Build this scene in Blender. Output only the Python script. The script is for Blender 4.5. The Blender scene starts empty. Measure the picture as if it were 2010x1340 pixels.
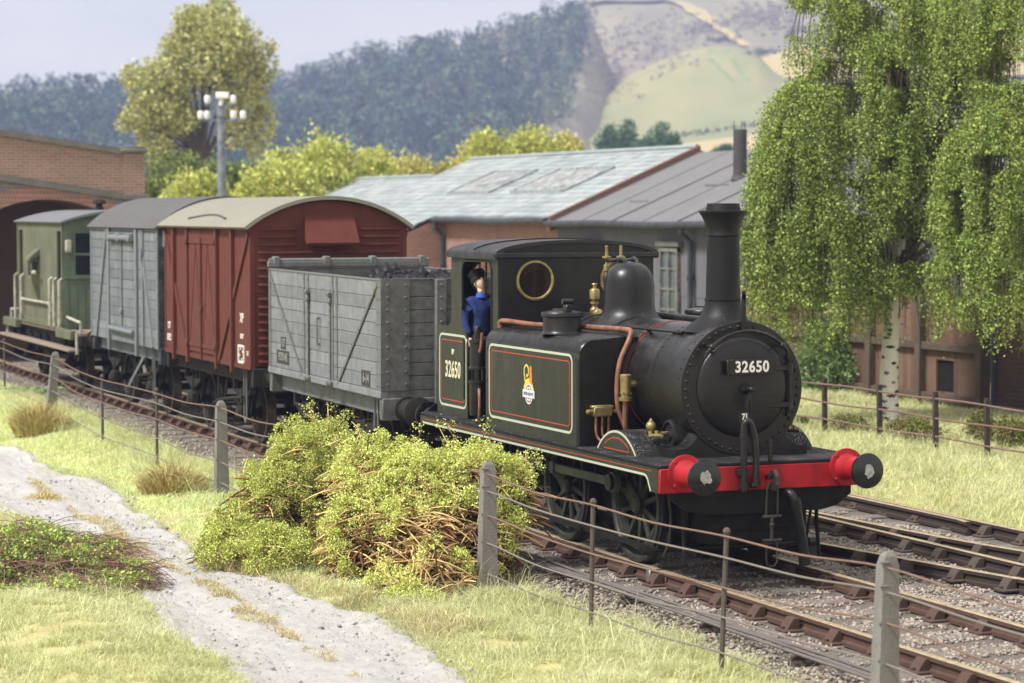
import bpy, bmesh, math, random
import numpy as np
from mathutils import Vector, Matrix, Euler, geometry

# ------------------------------------------------------------------ camera, sky, sun, exposure
SC = bpy.context.scene
R = math.radians
COL = SC.collection
CAM_POS = (21.910, -11.083, 3.548)
CAM_F = 4997.4                      # focal length in pixels of a 2010 wide frame
_F = Vector((-0.93142, 0.36021, -0.05200)); _R = Vector((0.36077, 0.93265, -0.00159)); _U = Vector((-0.04792, 0.02024, 0.99865))
cd = bpy.data.cameras.new('camera'); cam = bpy.data.objects.new('camera', cd); COL.objects.link(cam)
cam.matrix_world = Matrix(((_R.x, _U.x, -_F.x, CAM_POS[0]), (_R.y, _U.y, -_F.y, CAM_POS[1]), (_R.z, _U.z, -_F.z, CAM_POS[2]), (0, 0, 0, 1)))
cd.sensor_width = 36.0; cd.lens = 36.0 * CAM_F / 2010.0
cd.clip_start = 0.5; cd.clip_end = 5000.0
cd.dof.use_dof = True; cd.dof.focus_distance = 26.0; cd.dof.aperture_fstop = 2.0
SC.camera = cam

SUN_EL, SUN_AZ = R(52), R(-80)      # azimuth measured from +x towards +y: the light comes from the camera's left
W = bpy.data.worlds.new("World"); SC.world = W; W.use_nodes = True
nt = W.node_tree; N = nt.nodes; L = nt.links
bg = N['Background']
sky = N.new('ShaderNodeTexSky'); sky.sky_type = 'NISHITA'; sky.sun_disc = False
sky.sun_elevation = SUN_EL; sky.sun_rotation = R(90) - SUN_AZ; sky.air_density = 1.0; sky.dust_density = 2.5; sky.ozone_density = 1.0
tc = N.new('ShaderNodeTexCoord'); mp = N.new('ShaderNodeMapping'); mp.inputs['Scale'].default_value = (1, 1, 3.2)
nz = N.new('ShaderNodeTexNoise'); nz.inputs['Scale'].default_value = 2.3; nz.inputs['Detail'].default_value = 6; nz.inputs['Roughness'].default_value = .55
rp = N.new('ShaderNodeValToRGB'); rp.color_ramp.elements[0].position = .3; rp.color_ramp.elements[1].position = .68
rp.color_ramp.elements[0].color = (.90, .90, .90, 1); rp.color_ramp.elements[1].color = (.97, .97, .97, 1)
mx = N.new('ShaderNodeMix'); mx.data_type = 'RGBA'
CLOUD = (13.6, 12.9, 11.8, 1)
cl = N.new('ShaderNodeMix'); cl.data_type = 'RGBA'; cl.inputs['A'].default_value = (10.3, 10.5, 10.6, 1); cl.inputs['B'].default_value = CLOUD
n2 = N.new('ShaderNodeTexNoise'); n2.inputs['Scale'].default_value = 3.1; n2.inputs['Detail'].default_value = 7; n2.inputs['Roughness'].default_value = .6
r2 = N.new('ShaderNodeMapRange'); r2.inputs[1].default_value = .38; r2.inputs[2].default_value = .62
L.new(mp.outputs['Vector'], n2.inputs['Vector']); L.new(n2.outputs['Fac'], r2.inputs[0]); L.new(r2.outputs[0], cl.inputs['Factor']); L.new(cl.outputs['Result'], mx.inputs['B'])
L.new(tc.outputs['Generated'], mp.inputs['Vector']); L.new(mp.outputs['Vector'], nz.inputs['Vector']); L.new(nz.outputs['Fac'], rp.inputs['Fac'])
L.new(rp.outputs['Color'], mx.inputs['Factor']); L.new(sky.outputs['Color'], mx.inputs['A']); L.new(mx.outputs['Result'], bg.inputs['Color'])
bg.inputs['Strength'].default_value = 0.058

sd = bpy.data.lights.new('sun', 'SUN'); sun = bpy.data.objects.new('sun', sd); COL.objects.link(sun)
sd.energy = 3.6; sd.angle = R(10); sd.color = (1.0, 0.975, 0.942)
_sv = Vector((math.cos(SUN_EL) * math.cos(SUN_AZ), math.cos(SUN_EL) * math.sin(SUN_AZ), math.sin(SUN_EL)))
sun.rotation_euler = _sv.to_track_quat('Z', 'Y').to_euler(); sun.location = _sv * 60

vs = SC.view_settings; SC.display_settings.display_device = 'sRGB'
vs.view_transform = 'Standard'; vs.look = 'None'; vs.gamma = 1.0; vs.use_curve_mapping = False; vs.exposure = 0.64
cy = SC.cycles
cy.max_bounces = 6; cy.diffuse_bounces = 3; cy.glossy_bounces = 3; cy.transmission_bounces = 6; cy.transparent_max_bounces = 8; cy.volume_bounces = 0
cy.caustics_reflective = False; cy.caustics_refractive = False; cy.use_denoising = True

# ------------------------------------------------------------------ helpers
def at(px, py, d):
    """world point seen at a pixel of the 2010 x 1340 photograph, d metres ahead of the camera (used to survey the layout)"""
    return Vector(CAM_POS) + d * (_F + _R * ((px - 1005) / CAM_F) - _U * ((py - 670) / CAM_F))

def lin(h):
    h = h.lstrip('#'); o = []
    for i in (0, 2, 4):
        c = int(h[i:i + 2], 16) / 255
        o.append(c / 12.92 if c <= .04045 else ((c + .055) / 1.055) ** 2.4)
    return (*o, 1)

def put(o, parent=None, loc=None):
    COL.objects.link(o)
    if parent is not None: o.parent = parent
    if loc is not None: o.location = loc
    return o

def tag(o, label=None, cat=None, group=None, kind=None):
    if label: o['label'] = label
    if cat: o['category'] = cat
    if group: o['group'] = group
    if kind: o['kind'] = kind
    return o

def empty(name, loc, label, cat, group=None, rz=0):
    o = bpy.data.objects.new(name, None); o.empty_display_size = .2
    put(o, None, loc); o.rotation_euler = (0, 0, rz)
    return tag(o, label, cat, group)

def copy_tree(o, parent=None):
    c = o.copy(); COL.objects.link(c)
    if parent is not None: c.parent = parent
    for ch in o.children: copy_tree(ch, c)
    return c

def frame(t, up=Vector((0, 0, 1))):
    t = t.normalized()
    if abs(t.dot(up)) > .98: up = Vector((1, 0, 0))
    a = t.cross(up).normalized()
    return a, a.cross(t).normalized()

class MB:
    """collects primitive shapes and links them as one mesh object"""
    def __init__(s): s.v = []; s.f = []; s.m = []
    def add(s, vs, fs, m=0):
        b = len(s.v); s.v += [tuple(v) for v in vs]
        s.f += [tuple(b + i for i in f) for f in fs]; s.m += [m] * len(fs); return s
    def box(s, x0, x1, y0, y1, z0, z1, m=0, c=0.0):
        if x0 > x1: x0, x1 = x1, x0
        if y0 > y1: y0, y1 = y1, y0
        if z0 > z1: z0, z1 = z1, z0
        return s.obox(((x0 + x1) / 2, (y0 + y1) / 2, (z0 + z1) / 2), (x1 - x0, y1 - y0, z1 - z0), None, m, c)
    def obox(s, ctr, size, rot=None, m=0, c=0.0):
        h = [q / 2 for q in size]; c = min(c, *(q * .9 for q in h)) if c else 0
        ctr = Vector(ctr); P = []; F = []
        if not c:
            for sx in (-1, 1):
                for sy in (-1, 1):
                    for sz in (-1, 1): P.append(Vector((sx * h[0], sy * h[1], sz * h[2])))
            F = [(0, 1, 3, 2), (4, 6, 7, 5), (0, 4, 5, 1), (2, 3, 7, 6), (0, 2, 6, 4), (1, 5, 7, 3)]
        else:
            I = {}
            for sx in (-1, 1):
                for sy in (-1, 1):
                    for sz in (-1, 1):
                        for k in range(3):
                            q = [sx * (h[0] - c), sy * (h[1] - c), sz * (h[2] - c)]; q[k] = (sx, sy, sz)[k] * h[k]
                            I[(sx, sy, sz, k)] = len(P); P.append(Vector(q))
            for k in range(3):
                a, b = [q for q in range(3) if q != k]
                for sk in (-1, 1):
                    f = []
                    for sa, sb in ((-1, -1), (1, -1), (1, 1), (-1, 1)):
                        q = [0, 0, 0]; q[k] = sk; q[a] = sa; q[b] = sb; f.append(I[(*q, k)])
                    F.append(tuple(f))
                for sa in (-1, 1):
                    for sb in (-1, 1):
                        q0 = [0, 0, 0]; q0[k] = -1; q0[a] = sa; q0[b] = sb; q1 = list(q0); q1[k] = 1
                        F.append((I[(*q0, a)], I[(*q1, a)], I[(*q1, b)], I[(*q0, b)]))
            for sx in (-1, 1):
                for sy in (-1, 1):
                    for sz in (-1, 1): F.append(tuple(I[(sx, sy, sz, k)] for k in range(3)))
        if rot is not None: P = [rot @ p for p in P]
        return s.add([ctr + p for p in P], F, m)
    def bar(s, p0, p1, w, h, m=0, c=0.0, up=(0, 0, 1)):
        """rectangular bar from p0 to p1, w across and h along up"""
        p0, p1 = Vector(p0), Vector(p1); t = p1 - p0; a, b = frame(t, Vector(up))
        rot = Matrix((t.normalized(), a, b)).transposed()
        return s.obox((p0 + p1) / 2, (t.length, w, h), rot, m, c)
    def tube(s, pts, r, n=8, m=0, caps=True, closed=False):
        pts = [Vector(p) for p in pts]; k = len(pts)
        rr = r if isinstance(r, (list, tuple)) else [r] * k
        V = []; F = []; a = None
        for i, p in enumerate(pts):
            if closed: t = pts[(i + 1) % k] - pts[i - 1]
            else: t = pts[min(i + 1, k - 1)] - pts[max(i - 1, 0)]
            t.normalize()
            if a is None: a, b = frame(t)
            else:
                a = (a - t * a.dot(t))
                a = a.normalized() if a.length > 1e-6 else frame(t)[0]
                b = a.cross(t).normalized()
            for j in range(n):
                q = 2 * math.pi * j / n; V.append(p + (a * math.cos(q) + b * math.sin(q)) * rr[i])
        for i in range(k if closed else k - 1):
            i2 = (i + 1) % k
            for j in range(n): F.append((i * n + j, i * n + (j + 1) % n, i2 * n + (j + 1) % n, i2 * n + j))
        if caps and not closed: F += [tuple(range(n)), tuple((k - 1) * n + j for j in range(n))]
        return s.add(V, F, m)
    def cyl(s, p0, p1, r0, r1=None, n=20, m=0, caps=True):
        return s.tube([p0, p1], [r0, r0 if r1 is None else r1], n, m, caps)
    def lathe(s, prof, origin=(0, 0, 0), axis=(0, 0, 1), n=32, m=0, a0=0.0, a1=2 * math.pi):
        """revolve (radius, height) points about axis through origin"""
        o = Vector(origin); ax = Vector(axis).normalized(); a, b = frame(ax); full = abs(a1 - a0) > 6.28
        k = n if full else n + 1; V = []; F = []; rows = []
        for r, h in prof:
            if r < 1e-6 and full: rows.append([len(V)]); V.append(o + ax * h); continue
            row = []
            for j in range(k):
                q = a0 + (a1 - a0) * j / n; row.append(len(V)); V.append(o + ax * h + (a * math.cos(q) + b * math.sin(q)) * r)
            rows.append(row)
        for i in range(len(rows) - 1):
            A, B = rows[i], rows[i + 1]
            for j in range(n):
                j2 = (j + 1) % k
                if len(A) == 1 and len(B) == 1: continue
                if len(A) == 1: F.append((A[0], B[j2], B[j]))
                elif len(B) == 1: F.append((A[j], A[j2], B[0]))
                else: F.append((A[j], A[j2], B[j2], B[j]))
        return s.add(V, F, m)
    def ball(s, c, r, n=12, m=0, sc=(1, 1, 1)):
        V = []; F = []; k = max(4, n // 2); c = Vector(c)
        V.append(c + Vector((0, 0, r * sc[2])))
        for i in range(1, k):
            t = math.pi * i / k
            for j in range(n):
                q = 2 * math.pi * j / n; V.append(c + Vector((r * sc[0] * math.sin(t) * math.cos(q), r * sc[1] * math.sin(t) * math.sin(q), r * sc[2] * math.cos(t))))
        V.append(c - Vector((0, 0, r * sc[2])))
        for j in range(n):
            F.append((0, 1 + j, 1 + (j + 1) % n)); e = 1 + (k - 2) * n
            F.append((len(V) - 1, e + (j + 1) % n, e + j))
        for i in range(k - 2):
            for j in range(n):
                b = 1 + i * n; F.append((b + j, b + n + j, b + n + (j + 1) % n, b + (j + 1) % n))
        return s.add(V, F, m)
    def rivet(s, p, d, r=.014, m=0):
        d = Vector(d).normalized(); a, b = frame(d); p = Vector(p); V = []
        for q in range(6): V.append(p + (a * math.cos(q * math.pi / 3) + b * math.sin(q * math.pi / 3)) * r - d * .002)
        for q in range(6): V.append(p + (a * math.cos(q * math.pi / 3) + b * math.sin(q * math.pi / 3)) * r * .66 + d * r * .55)
        V.append(p + d * r * .75)
        return s.add(V, [(q, (q + 1) % 6, 6 + (q + 1) % 6, 6 + q) for q in range(6)] + [(6 + q, 6 + (q + 1) % 6, 12) for q in range(6)], m)
    def plate(s, outer, holes, axis, a, b, m=0):
        """flat polygon (with holes) in the plane across axis, between coordinates a and b along it"""
        def P(q, t): return {'x': (t, q[0], q[1]), 'y': (q[0], t, q[1]), 'z': (q[0], q[1], t)}[axis]
        loops = [outer] + list(holes); flat = [q for l in loops for q in l]; n = len(flat)
        if not holes: tris = [tuple(range(n))]
        else: tris = geometry.tessellate_polygon([[Vector((q[0], q[1], 0)) for q in l] for l in loops])
        V = [P(q, a) for q in flat] + [P(q, b) for q in flat]; F = [tuple(t) for t in tris] + [tuple(n + i for i in t) for t in tris]
        o = 0
        for l in loops:
            k = len(l)
            for i in range(k): F.append((o + i, o + (i + 1) % k, n + o + (i + 1) % k, n + o + i))
            o += k
        return s.add(V, F, m)
    def strip(s, pts, w, axis, a, b, closed=False, m=0):
        """flat line of width w following 2-D points in the plane across axis"""
        pts = [Vector(p) for p in pts]; k = len(pts); A = []; B = []
        for i in range(k):
            p0 = pts[i - 1] if (closed or i > 0) else pts[i]; p1 = pts[(i + 1) % k] if (closed or i < k - 1) else pts[i]
            t = (p1 - p0).normalized(); nn = Vector((-t.y, t.x)) * w / 2; A.append(pts[i] + nn); B.append(pts[i] - nn)
        for i in range(k if closed else k - 1):
            j = (i + 1) % k; s.plate([tuple(A[i]), tuple(A[j]), tuple(B[j]), tuple(B[i])], [], axis, a, b, m)
        return s
    def build(s, name, mats, parent=None, angle=38, smooth=True, loc=None, recalc=True):
        me = bpy.data.meshes.new(name); me.from_pydata(s.v, [], s.f)
        if not isinstance(mats, (list, tuple)): mats = [mats]
        for q in mats: me.materials.append(q)
        me.polygons.foreach_set('material_index', s.m)
        if recalc:
            bm = bmesh.new(); bm.from_mesh(me); bmesh.ops.recalc_face_normals(bm, faces=bm.faces); bm.to_mesh(me); bm.free()
        if smooth:
            me.polygons.foreach_set('use_smooth', [True] * len(me.polygons)); me.set_sharp_from_angle(angle=R(angle))
        me.update()
        return put(bpy.data.objects.new(name, me), parent, loc)

def rrect(x0, x1, z0, z1, r, n=5):
    """rounded rectangle outline"""
    o = []
    for cx, cz, a in ((x1 - r, z1 - r, 0), (x0 + r, z1 - r, 90), (x0 + r, z0 + r, 180), (x1 - r, z0 + r, 270)):
        for i in range(n + 1): q = R(a + 90 * i / n); o.append((cx + r * math.cos(q), cz + r * math.sin(q)))
    return o
def arc(cx, cz, r, a0, a1, n=16): return [(cx + r * math.cos(R(a0 + (a1 - a0) * i / n)), cz + r * math.sin(R(a0 + (a1 - a0) * i / n))) for i in range(n + 1)]

def smooth_path(pts, k=6):
    """Catmull-Rom through points"""
    P = [Vector(p) for p in pts]; P = [2 * P[0] - P[1]] + P + [2 * P[-1] - P[-2]]; o = []
    for i in range(1, len(P) - 2):
        for j in range(k):
            t = j / k; o.append(.5 * ((2 * P[i]) + (P[i + 1] - P[i - 1]) * t + (2 * P[i - 1] - 5 * P[i] + 4 * P[i + 1] - P[i + 2]) * t * t + (3 * P[i] - P[i - 1] - 3 * P[i + 1] + P[i + 2]) * t ** 3))
    o.append(P[-2]); return o

def letters(txt, size, mat, parent, pos, right, up, name='lettering', bold=0.0, sx=1.0, depth=.002, align='CENTER', spacing=1.0):
    """lettering as flat mesh; right and up give its plane"""
    c = bpy.data.curves.new('lettering', 'FONT'); c.body = txt; c.size = size; c.align_x = align; c.align_y = 'CENTER'
    c.offset = bold; c.extrude = depth; c.resolution_u = 4; c.space_character = spacing
    o = bpy.data.objects.new('lettering', c); COL.objects.link(o)
    me = bpy.data.meshes.new_from_object(o.evaluated_get(bpy.context.evaluated_depsgraph_get()))
    bpy.data.objects.remove(o); bpy.data.curves.remove(c)
    r = Vector(right).normalized(); u = Vector(up).normalized(); n = r.cross(u)
    M = Matrix((r * sx, u, n)).transposed().to_4x4(); M.translation = Vector(pos)
    me.transform(M); me.materials.clear(); me.materials.append(mat)
    return put(bpy.data.objects.new(name, me), parent)

# ------------------------------------------------------------------ numpy meshes for foliage, stones and grass
RNG = np.random.default_rng(11)
def mesh_np(name, V, F, mat, parent=None, loc=None, smooth=False, mi=None):
    """V (n,3) floats, F (m,k) ints with constant k"""
    me = bpy.data.meshes.new(name); n, k = len(F), F.shape[1]
    me.vertices.add(len(V)); me.vertices.foreach_set('co', np.ascontiguousarray(V, dtype=np.float32).ravel())
    me.loops.add(n * k); me.loops.foreach_set('vertex_index', np.ascontiguousarray(F, dtype=np.int32).ravel())
    me.polygons.add(n); me.polygons.foreach_set('loop_start', np.arange(0, n * k, k, dtype=np.int32))
    if smooth: me.polygons.foreach_set('use_smooth', np.ones(n, dtype=bool))
    for q in (mat if isinstance(mat, (list, tuple)) else [mat]): me.materials.append(q)
    if mi is not None: me.polygons.foreach_set('material_index', np.asarray(mi, dtype=np.int32))
    me.update(calc_edges=True); me.validate()
    return put(bpy.data.objects.new(name, me), parent, loc)
def unit(a): return a / np.maximum(np.linalg.norm(a, axis=-1, keepdims=True), 1e-9)
def leaves(P, D, Ln, Wd, rng=RNG, fold=0.0):
    """diamond leaves: base points, directions, lengths, widths -> V, F(quads)"""
    D = unit(D); n = len(P); r = rng.normal(size=(n, 3)); S = unit(np.cross(D, r)); U = np.cross(S, D)
    Ln = np.broadcast_to(Ln, (n,))[:, None]; Wd = np.broadcast_to(Wd, (n,))[:, None]
    V = np.empty((n, 4, 3)); V[:, 0] = P; V[:, 1] = P + D * Ln * .5 + S * Wd * .5 + U * fold * Ln; V[:, 2] = P + D * Ln; V[:, 3] = P + D * Ln * .5 - S * Wd * .5 + U * fold * Ln
    return V.reshape(-1, 3), np.arange(n * 4).reshape(n, 4)
def blades(P, H, Wd, lean, rng=RNG):
    """grass fibres: two quads each, bending with lean (n,3)"""
    n = len(P); H = np.broadcast_to(H, (n,))[:, None]; Wd = np.broadcast_to(Wd, (n,))[:, None]
    a = rng.uniform(0, 2 * np.pi, n); S = np.stack([np.cos(a), np.sin(a), np.zeros(n)], -1) * Wd * .5
    Z = np.array([0, 0, 1.]); M = P + Z * H * .6 + lean * H * .3; T = P + Z * H * (1 - .25 * np.linalg.norm(lean, axis=1, keepdims=True)) + lean * H
    V = np.empty((n, 6, 3)); V[:, 0] = P - S; V[:, 1] = P + S; V[:, 2] = M - S * .8; V[:, 3] = M + S * .8; V[:, 4] = T - S * .25; V[:, 5] = T + S * .25
    b = np.arange(n)[:, None] * 6
    F = np.concatenate([b + np.array([[0, 1, 3, 2]]), b + np.array([[2, 3, 5, 4]])], 0)
    return V.reshape(-1, 3), F
_ICO = None
def lumps(P, Rd, rng=RNG, jit=.25, squash=1.0):
    """small irregular 8-faced stones or flock grains"""
    n = len(P); base = np.array([[1, 0, 0], [-1, 0, 0], [0, 1, 0], [0, -1, 0], [0, 0, 1], [0, 0, -1]], float)
    q = unit(rng.normal(size=(n, 3))); w = unit(np.cross(q, rng.normal(size=(n, 3)))); e = np.cross(q, w)
    B = np.einsum('kj,njl->nkl', base, np.stack([q, w, e], 1)); B *= rng.uniform(1 - jit, 1 + jit, (n, 6, 1)); B[..., 2] *= squash
    V = P[:, None] + B * np.broadcast_to(Rd, (n,))[:, None, None]
    f = np.array([[0, 2, 4], [2, 1, 4], [1, 3, 4], [3, 0, 4], [2, 0, 5], [1, 2, 5], [3, 1, 5], [0, 3, 5]])
    F = (np.arange(n)[:, None, None] * 6 + f[None]).reshape(-1, 3)
    return V.reshape(-1, 3), F
def join(*vf):
    o = 0; VV = []; FF = []
    for V, F in vf: VV.append(V); FF.append(F + o); o += len(V)
    return np.concatenate(VV), np.concatenate(FF)
def vnoise(x, y, s=1.0, seed=0):
    """cheap smooth value noise on numpy arrays, about -1..1"""
    x = np.asarray(x, float) / s; y = np.asarray(y, float) / s; xi = np.floor(x); yi = np.floor(y); fx = x - xi; fy = y - yi
    def h(a, b):
        q = np.sin(a * 127.1 + b * 311.7 + seed * 74.7) * 43758.5453; return (q - np.floor(q)) * 2 - 1
    u = fx * fx * (3 - 2 * fx); v = fy * fy * (3 - 2 * fy)
    return (h(xi, yi) * (1 - u) + h(xi + 1, yi) * u) * (1 - v) + (h(xi, yi + 1) * (1 - u) + h(xi + 1, yi + 1) * u) * v
def interp(x, X, Y): return np.interp(x, X, Y)

# ------------------------------------------------------------------ materials
def mat(name, col, rough=.6, metal=0.0, var=0.0, scale=6.0, col2=None, bump=0.0, bscale=None, specks=None, streak=None, coat=0.0, spec=.3, island=None, trans=0.0, alpha=None, detail=5, nrough=.6):
    """procedural paint / stone / leaf. var mixes col2 by noise, island=(a,b) varies brightness per loose piece,
    specks=(colour, amount, scale) dust grains lying on faces that look up, streak=(colour, amount, scale) rain streaks"""
    m = bpy.data.materials.new(name); m.use_nodes = True; nt = m.node_tree; N = nt.nodes; L = nt.links
    b = N['Principled BSDF']; b.inputs['Roughness'].default_value = rough; b.inputs['Metallic'].default_value = metal; b.inputs['Specular IOR Level'].default_value = spec
    c = lin(col) if isinstance(col, str) else (*col[:3], 1)
    tc = N.new('ShaderNodeTexCoord'); cur = None
    def mixc(fac, A, B):
        q = N.new('ShaderNodeMix'); q.data_type = 'RGBA'
        for sock, val in (('A', A), ('B', B)):
            if isinstance(val, tuple): q.inputs[sock].default_value = val
            else: L.new(val, q.inputs[sock])
        if isinstance(fac, float): q.inputs['Factor'].default_value = fac
        else: L.new(fac, q.inputs['Factor'])
        return q.outputs['Result']
    def noise(s, det=detail, rgh=nrough, map3=None):
        q = N.new('ShaderNodeTexNoise'); q.inputs['Scale'].default_value = s; q.inputs['Detail'].default_value = det; q.inputs['Roughness'].default_value = rgh
        if map3:
            mp = N.new('ShaderNodeMapping'); mp.inputs['Scale'].default_value = map3; L.new(tc.outputs['Object'], mp.inputs['Vector']); L.new(mp.outputs['Vector'], q.inputs['Vector'])
        else: L.new(tc.outputs['Object'], q.inputs['Vector'])
        return q.outputs['Fac']
    def ramp(src, p0, p1, v0=0., v1=1.):
        q = N.new('ShaderNodeMapRange'); q.inputs[1].default_value = p0; q.inputs[2].default_value = p1; q.inputs[3].default_value = v0; q.inputs[4].default_value = v1
        L.new(src, q.inputs[0]); return q.outputs[0]
    cur = c
    if col2 is not None:
        c2 = lin(col2) if isinstance(col2, str) else (*col2[:3], 1)
        cur = mixc(ramp(noise(scale), .5 - .28 / max(var, .2), .5 + .28 / max(var, .2)), cur, c2)
    elif var:
        d = tuple(q * (1 - var) for q in c[:3]) + (1,); e = tuple(min(1, q * (1 + var)) for q in c[:3]) + (1,)
        cur = mixc(ramp(noise(scale), .3, .7), d, e)
    if streak:
        cur = mixc(ramp(noise(streak[2], 4, .6, (1, 1, .08)), .5, .75, 0., streak[1]), cur, lin(streak[0]))
    if island:
        g = N.new('ShaderNodeNewGeometry'); hs = N.new('ShaderNodeHueSaturation')
        L.new(ramp(g.outputs['Random Per Island'], 0, 1, island[0], island[1]), hs.inputs['Value'])
        if len(island) > 2: 
            mm = N.new('ShaderNodeMath'); mm.operation = 'MULTIPLY'; mm.inputs[1].default_value = 7.31; L.new(g.outputs['Random Per Island'], mm.inputs[0])
            fr = N.new('ShaderNodeMath'); fr.operation = 'FRACT'; L.new(mm.outputs[0], fr.inputs[0])
            L.new(ramp(fr.outputs[0], 0, 1, .5 - island[2], .5 + island[2]), hs.inputs['Hue'])
        if isinstance(cur, tuple): hs.inputs['Color'].default_value = cur
        else: L.new(cur, hs.inputs['Color'])
        cur = hs.outputs['Color']
    if specks:
        g = N.new('ShaderNodeNewGeometry'); sp = N.new('ShaderNodeSeparateXYZ'); L.new(g.outputs['Normal'], sp.inputs[0])
        up = ramp(sp.outputs['Z'], .1, .9)
        th = ramp(noise(specks[2], 2, .5), .76 - .3 * specks[1], .80 - .3 * specks[1])
        pm = ramp(noise(specks[2] * .06, 2, .5), .4, .65)
        q = N.new('ShaderNodeMath'); q.operation = 'MULTIPLY'; L.new(up, q.inputs[0]); L.new(th, q.inputs[1])
        q2 = N.new('ShaderNodeMath'); q2.operation = 'MULTIPLY'; L.new(q.outputs[0], q2.inputs[0]); L.new(pm, q2.inputs[1])
        cur = mixc(q2.outputs[0], cur, lin(specks[0]))
    if isinstance(cur, tuple): b.inputs['Base Color'].default_value = cur
    else: L.new(cur, b.inputs['Base Color'])
    if bump:
        bp = N.new('ShaderNodeBump'); bp.inputs['Strength'].default_value = bump; bp.inputs['Distance'].default_value = .02
        L.new(noise(bscale or scale * 4), bp.inputs['Height']); L.new(bp.outputs['Normal'], b.inputs['Normal'])
    if coat: b.inputs['Coat Weight'].default_value = coat; b.inputs['Coat Roughness'].default_value = .25
    if trans:
        t = N.new('ShaderNodeBsdfTranslucent'); ms = N.new('ShaderNodeMixShader'); ms.inputs[0].default_value = trans
        if isinstance(cur, tuple): t.inputs['Color'].default_value = cur
        else: L.new(cur, t.inputs['Color'])
        L.new(b.outputs[0], ms.inputs[1]); L.new(t.outputs[0], ms.inputs[2]); L.new(ms.outputs[0], N['Material Output'].inputs['Surface'])
    if rough and var and not trans and not metal:
        L.new(ramp(noise(scale * 1.7, 3), .3, .7, max(.05, rough - .1), min(1, rough + .1)), b.inputs['Roughness'])
    return m
M = {}
# ------------------------------------------------------------------ ground, path, ballast
G = .73                                # half the spacing of the rail centres
def bed(y):                            # 1 on the ballasted formation of the running lines, 0 outside
    return np.clip((y + 1.95) / .35, 0, 1) * np.clip((4.75 - y) / .4, 0, 1)
PATH_C = np.array([(-60, -4.2), (-30, -4.45), (-19, -4.6), (-12, -4.62), (-7, -4.70), (-4, -4.72), (-2, -4.75), (0, -4.72), (2.5, -4.95), (6, -5.4), (24, -6.5)])
PATH_W = np.array([.6, .6, .68, .92, .60, .52, .80, 1.02, .95, 1.0, 1.0])
def path_c(x): return np.interp(x, PATH_C[:, 0], PATH_C[:, 1]) + .06 * np.sin(x * 1.3)
def path_w(x): return np.interp(x, PATH_C[:, 0], PATH_W) + .10 * vnoise(x, x * 0, .7, 5)
def height(x, y):
    x = np.asarray(x, float); y = np.asarray(y, float); b = bed(y)
    z = -.26 + .035 * vnoise(x, y, 1.1, 1) + .02 * vnoise(x, y, .35, 2)
    far = np.clip((y - 4.6) / 1.5, 0, 1)
    z = z * (1 - far) + far * (.02 + .05 * vnoise(x, y, 1.7, 3))
    left = np.clip((-9 - x) / 9, 0, 1) * np.clip((y + 3.6) / .8, 0, 1) * np.clip((-1.5 - y) / .4, 0, 1)
    z = z + .17 * left
    pd = np.clip(1 - np.abs(y - path_c(x)) / (path_w(x) + .35), 0, 1)
    z = z - .07 * np.minimum(1, pd * 2.2)
    hump = np.exp(-((x - 2.2) / 3.2) ** 2 - ((y + 3.1) / .65) ** 2) * .10 + np.exp(-((x + .8) / 2.4) ** 2 - ((y + 6.6) / .75) ** 2) * .13
    z = z + hump
    z = z * (1 - b) + b * (-.180 + .014 * vnoise(x, y, .3, 4))
    return z
def grid(xs, ys, zf, name, mat_, **kw):
    X, Y = np.meshgrid(xs, ys, indexing='ij'); Z = zf(X, Y); n, k = len(xs), len(ys)
    I = np.arange(n * k).reshape(n, k); F = np.stack([I[:-1, :-1], I[1:, :-1], I[1:, 1:], I[:-1, 1:]], -1).reshape(-1, 4)
    return mesh_np(name, np.stack([X, Y, Z], -1).reshape(-1, 3), F, mat_, smooth=True, **kw)

M['ground'] = mat('matted pale grass thatch', '#b9b87e', .95, var=.8, scale=2.4, col2='#a2946c', bump=.4, bscale=30)
M['path'] = mat('pale dusty path', '#918d89', .95, var=.55, scale=6, col2='#dbd8d4', bump=1.0, bscale=45, detail=12, nrough=.8, streak=None)
M['ballast'] = mat('ballast bed', '#7a7068', .95, var=.8, scale=22, col2='#6d645c', bump=1.0, bscale=60)
xs = np.unique(np.concatenate([np.linspace(-900, -120, 12), np.linspace(-120, -40, 20), np.linspace(-40, -14, 110), np.linspace(-14, 8, 280), np.linspace(8, 24, 40), np.linspace(24, 300, 8)]))
ys = np.unique(np.concatenate([np.linspace(-300, -14, 10), np.linspace(-14, -8, 14), np.linspace(-8, -1.4, 110), np.linspace(-1.4, 4.6, 40), np.linspace(4.6, 16, 70), np.linspace(16, 60, 12), np.linspace(60, 900, 12)]))
tag(grid(xs, ys, height, 'ground', M['ground']), kind='structure')

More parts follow.
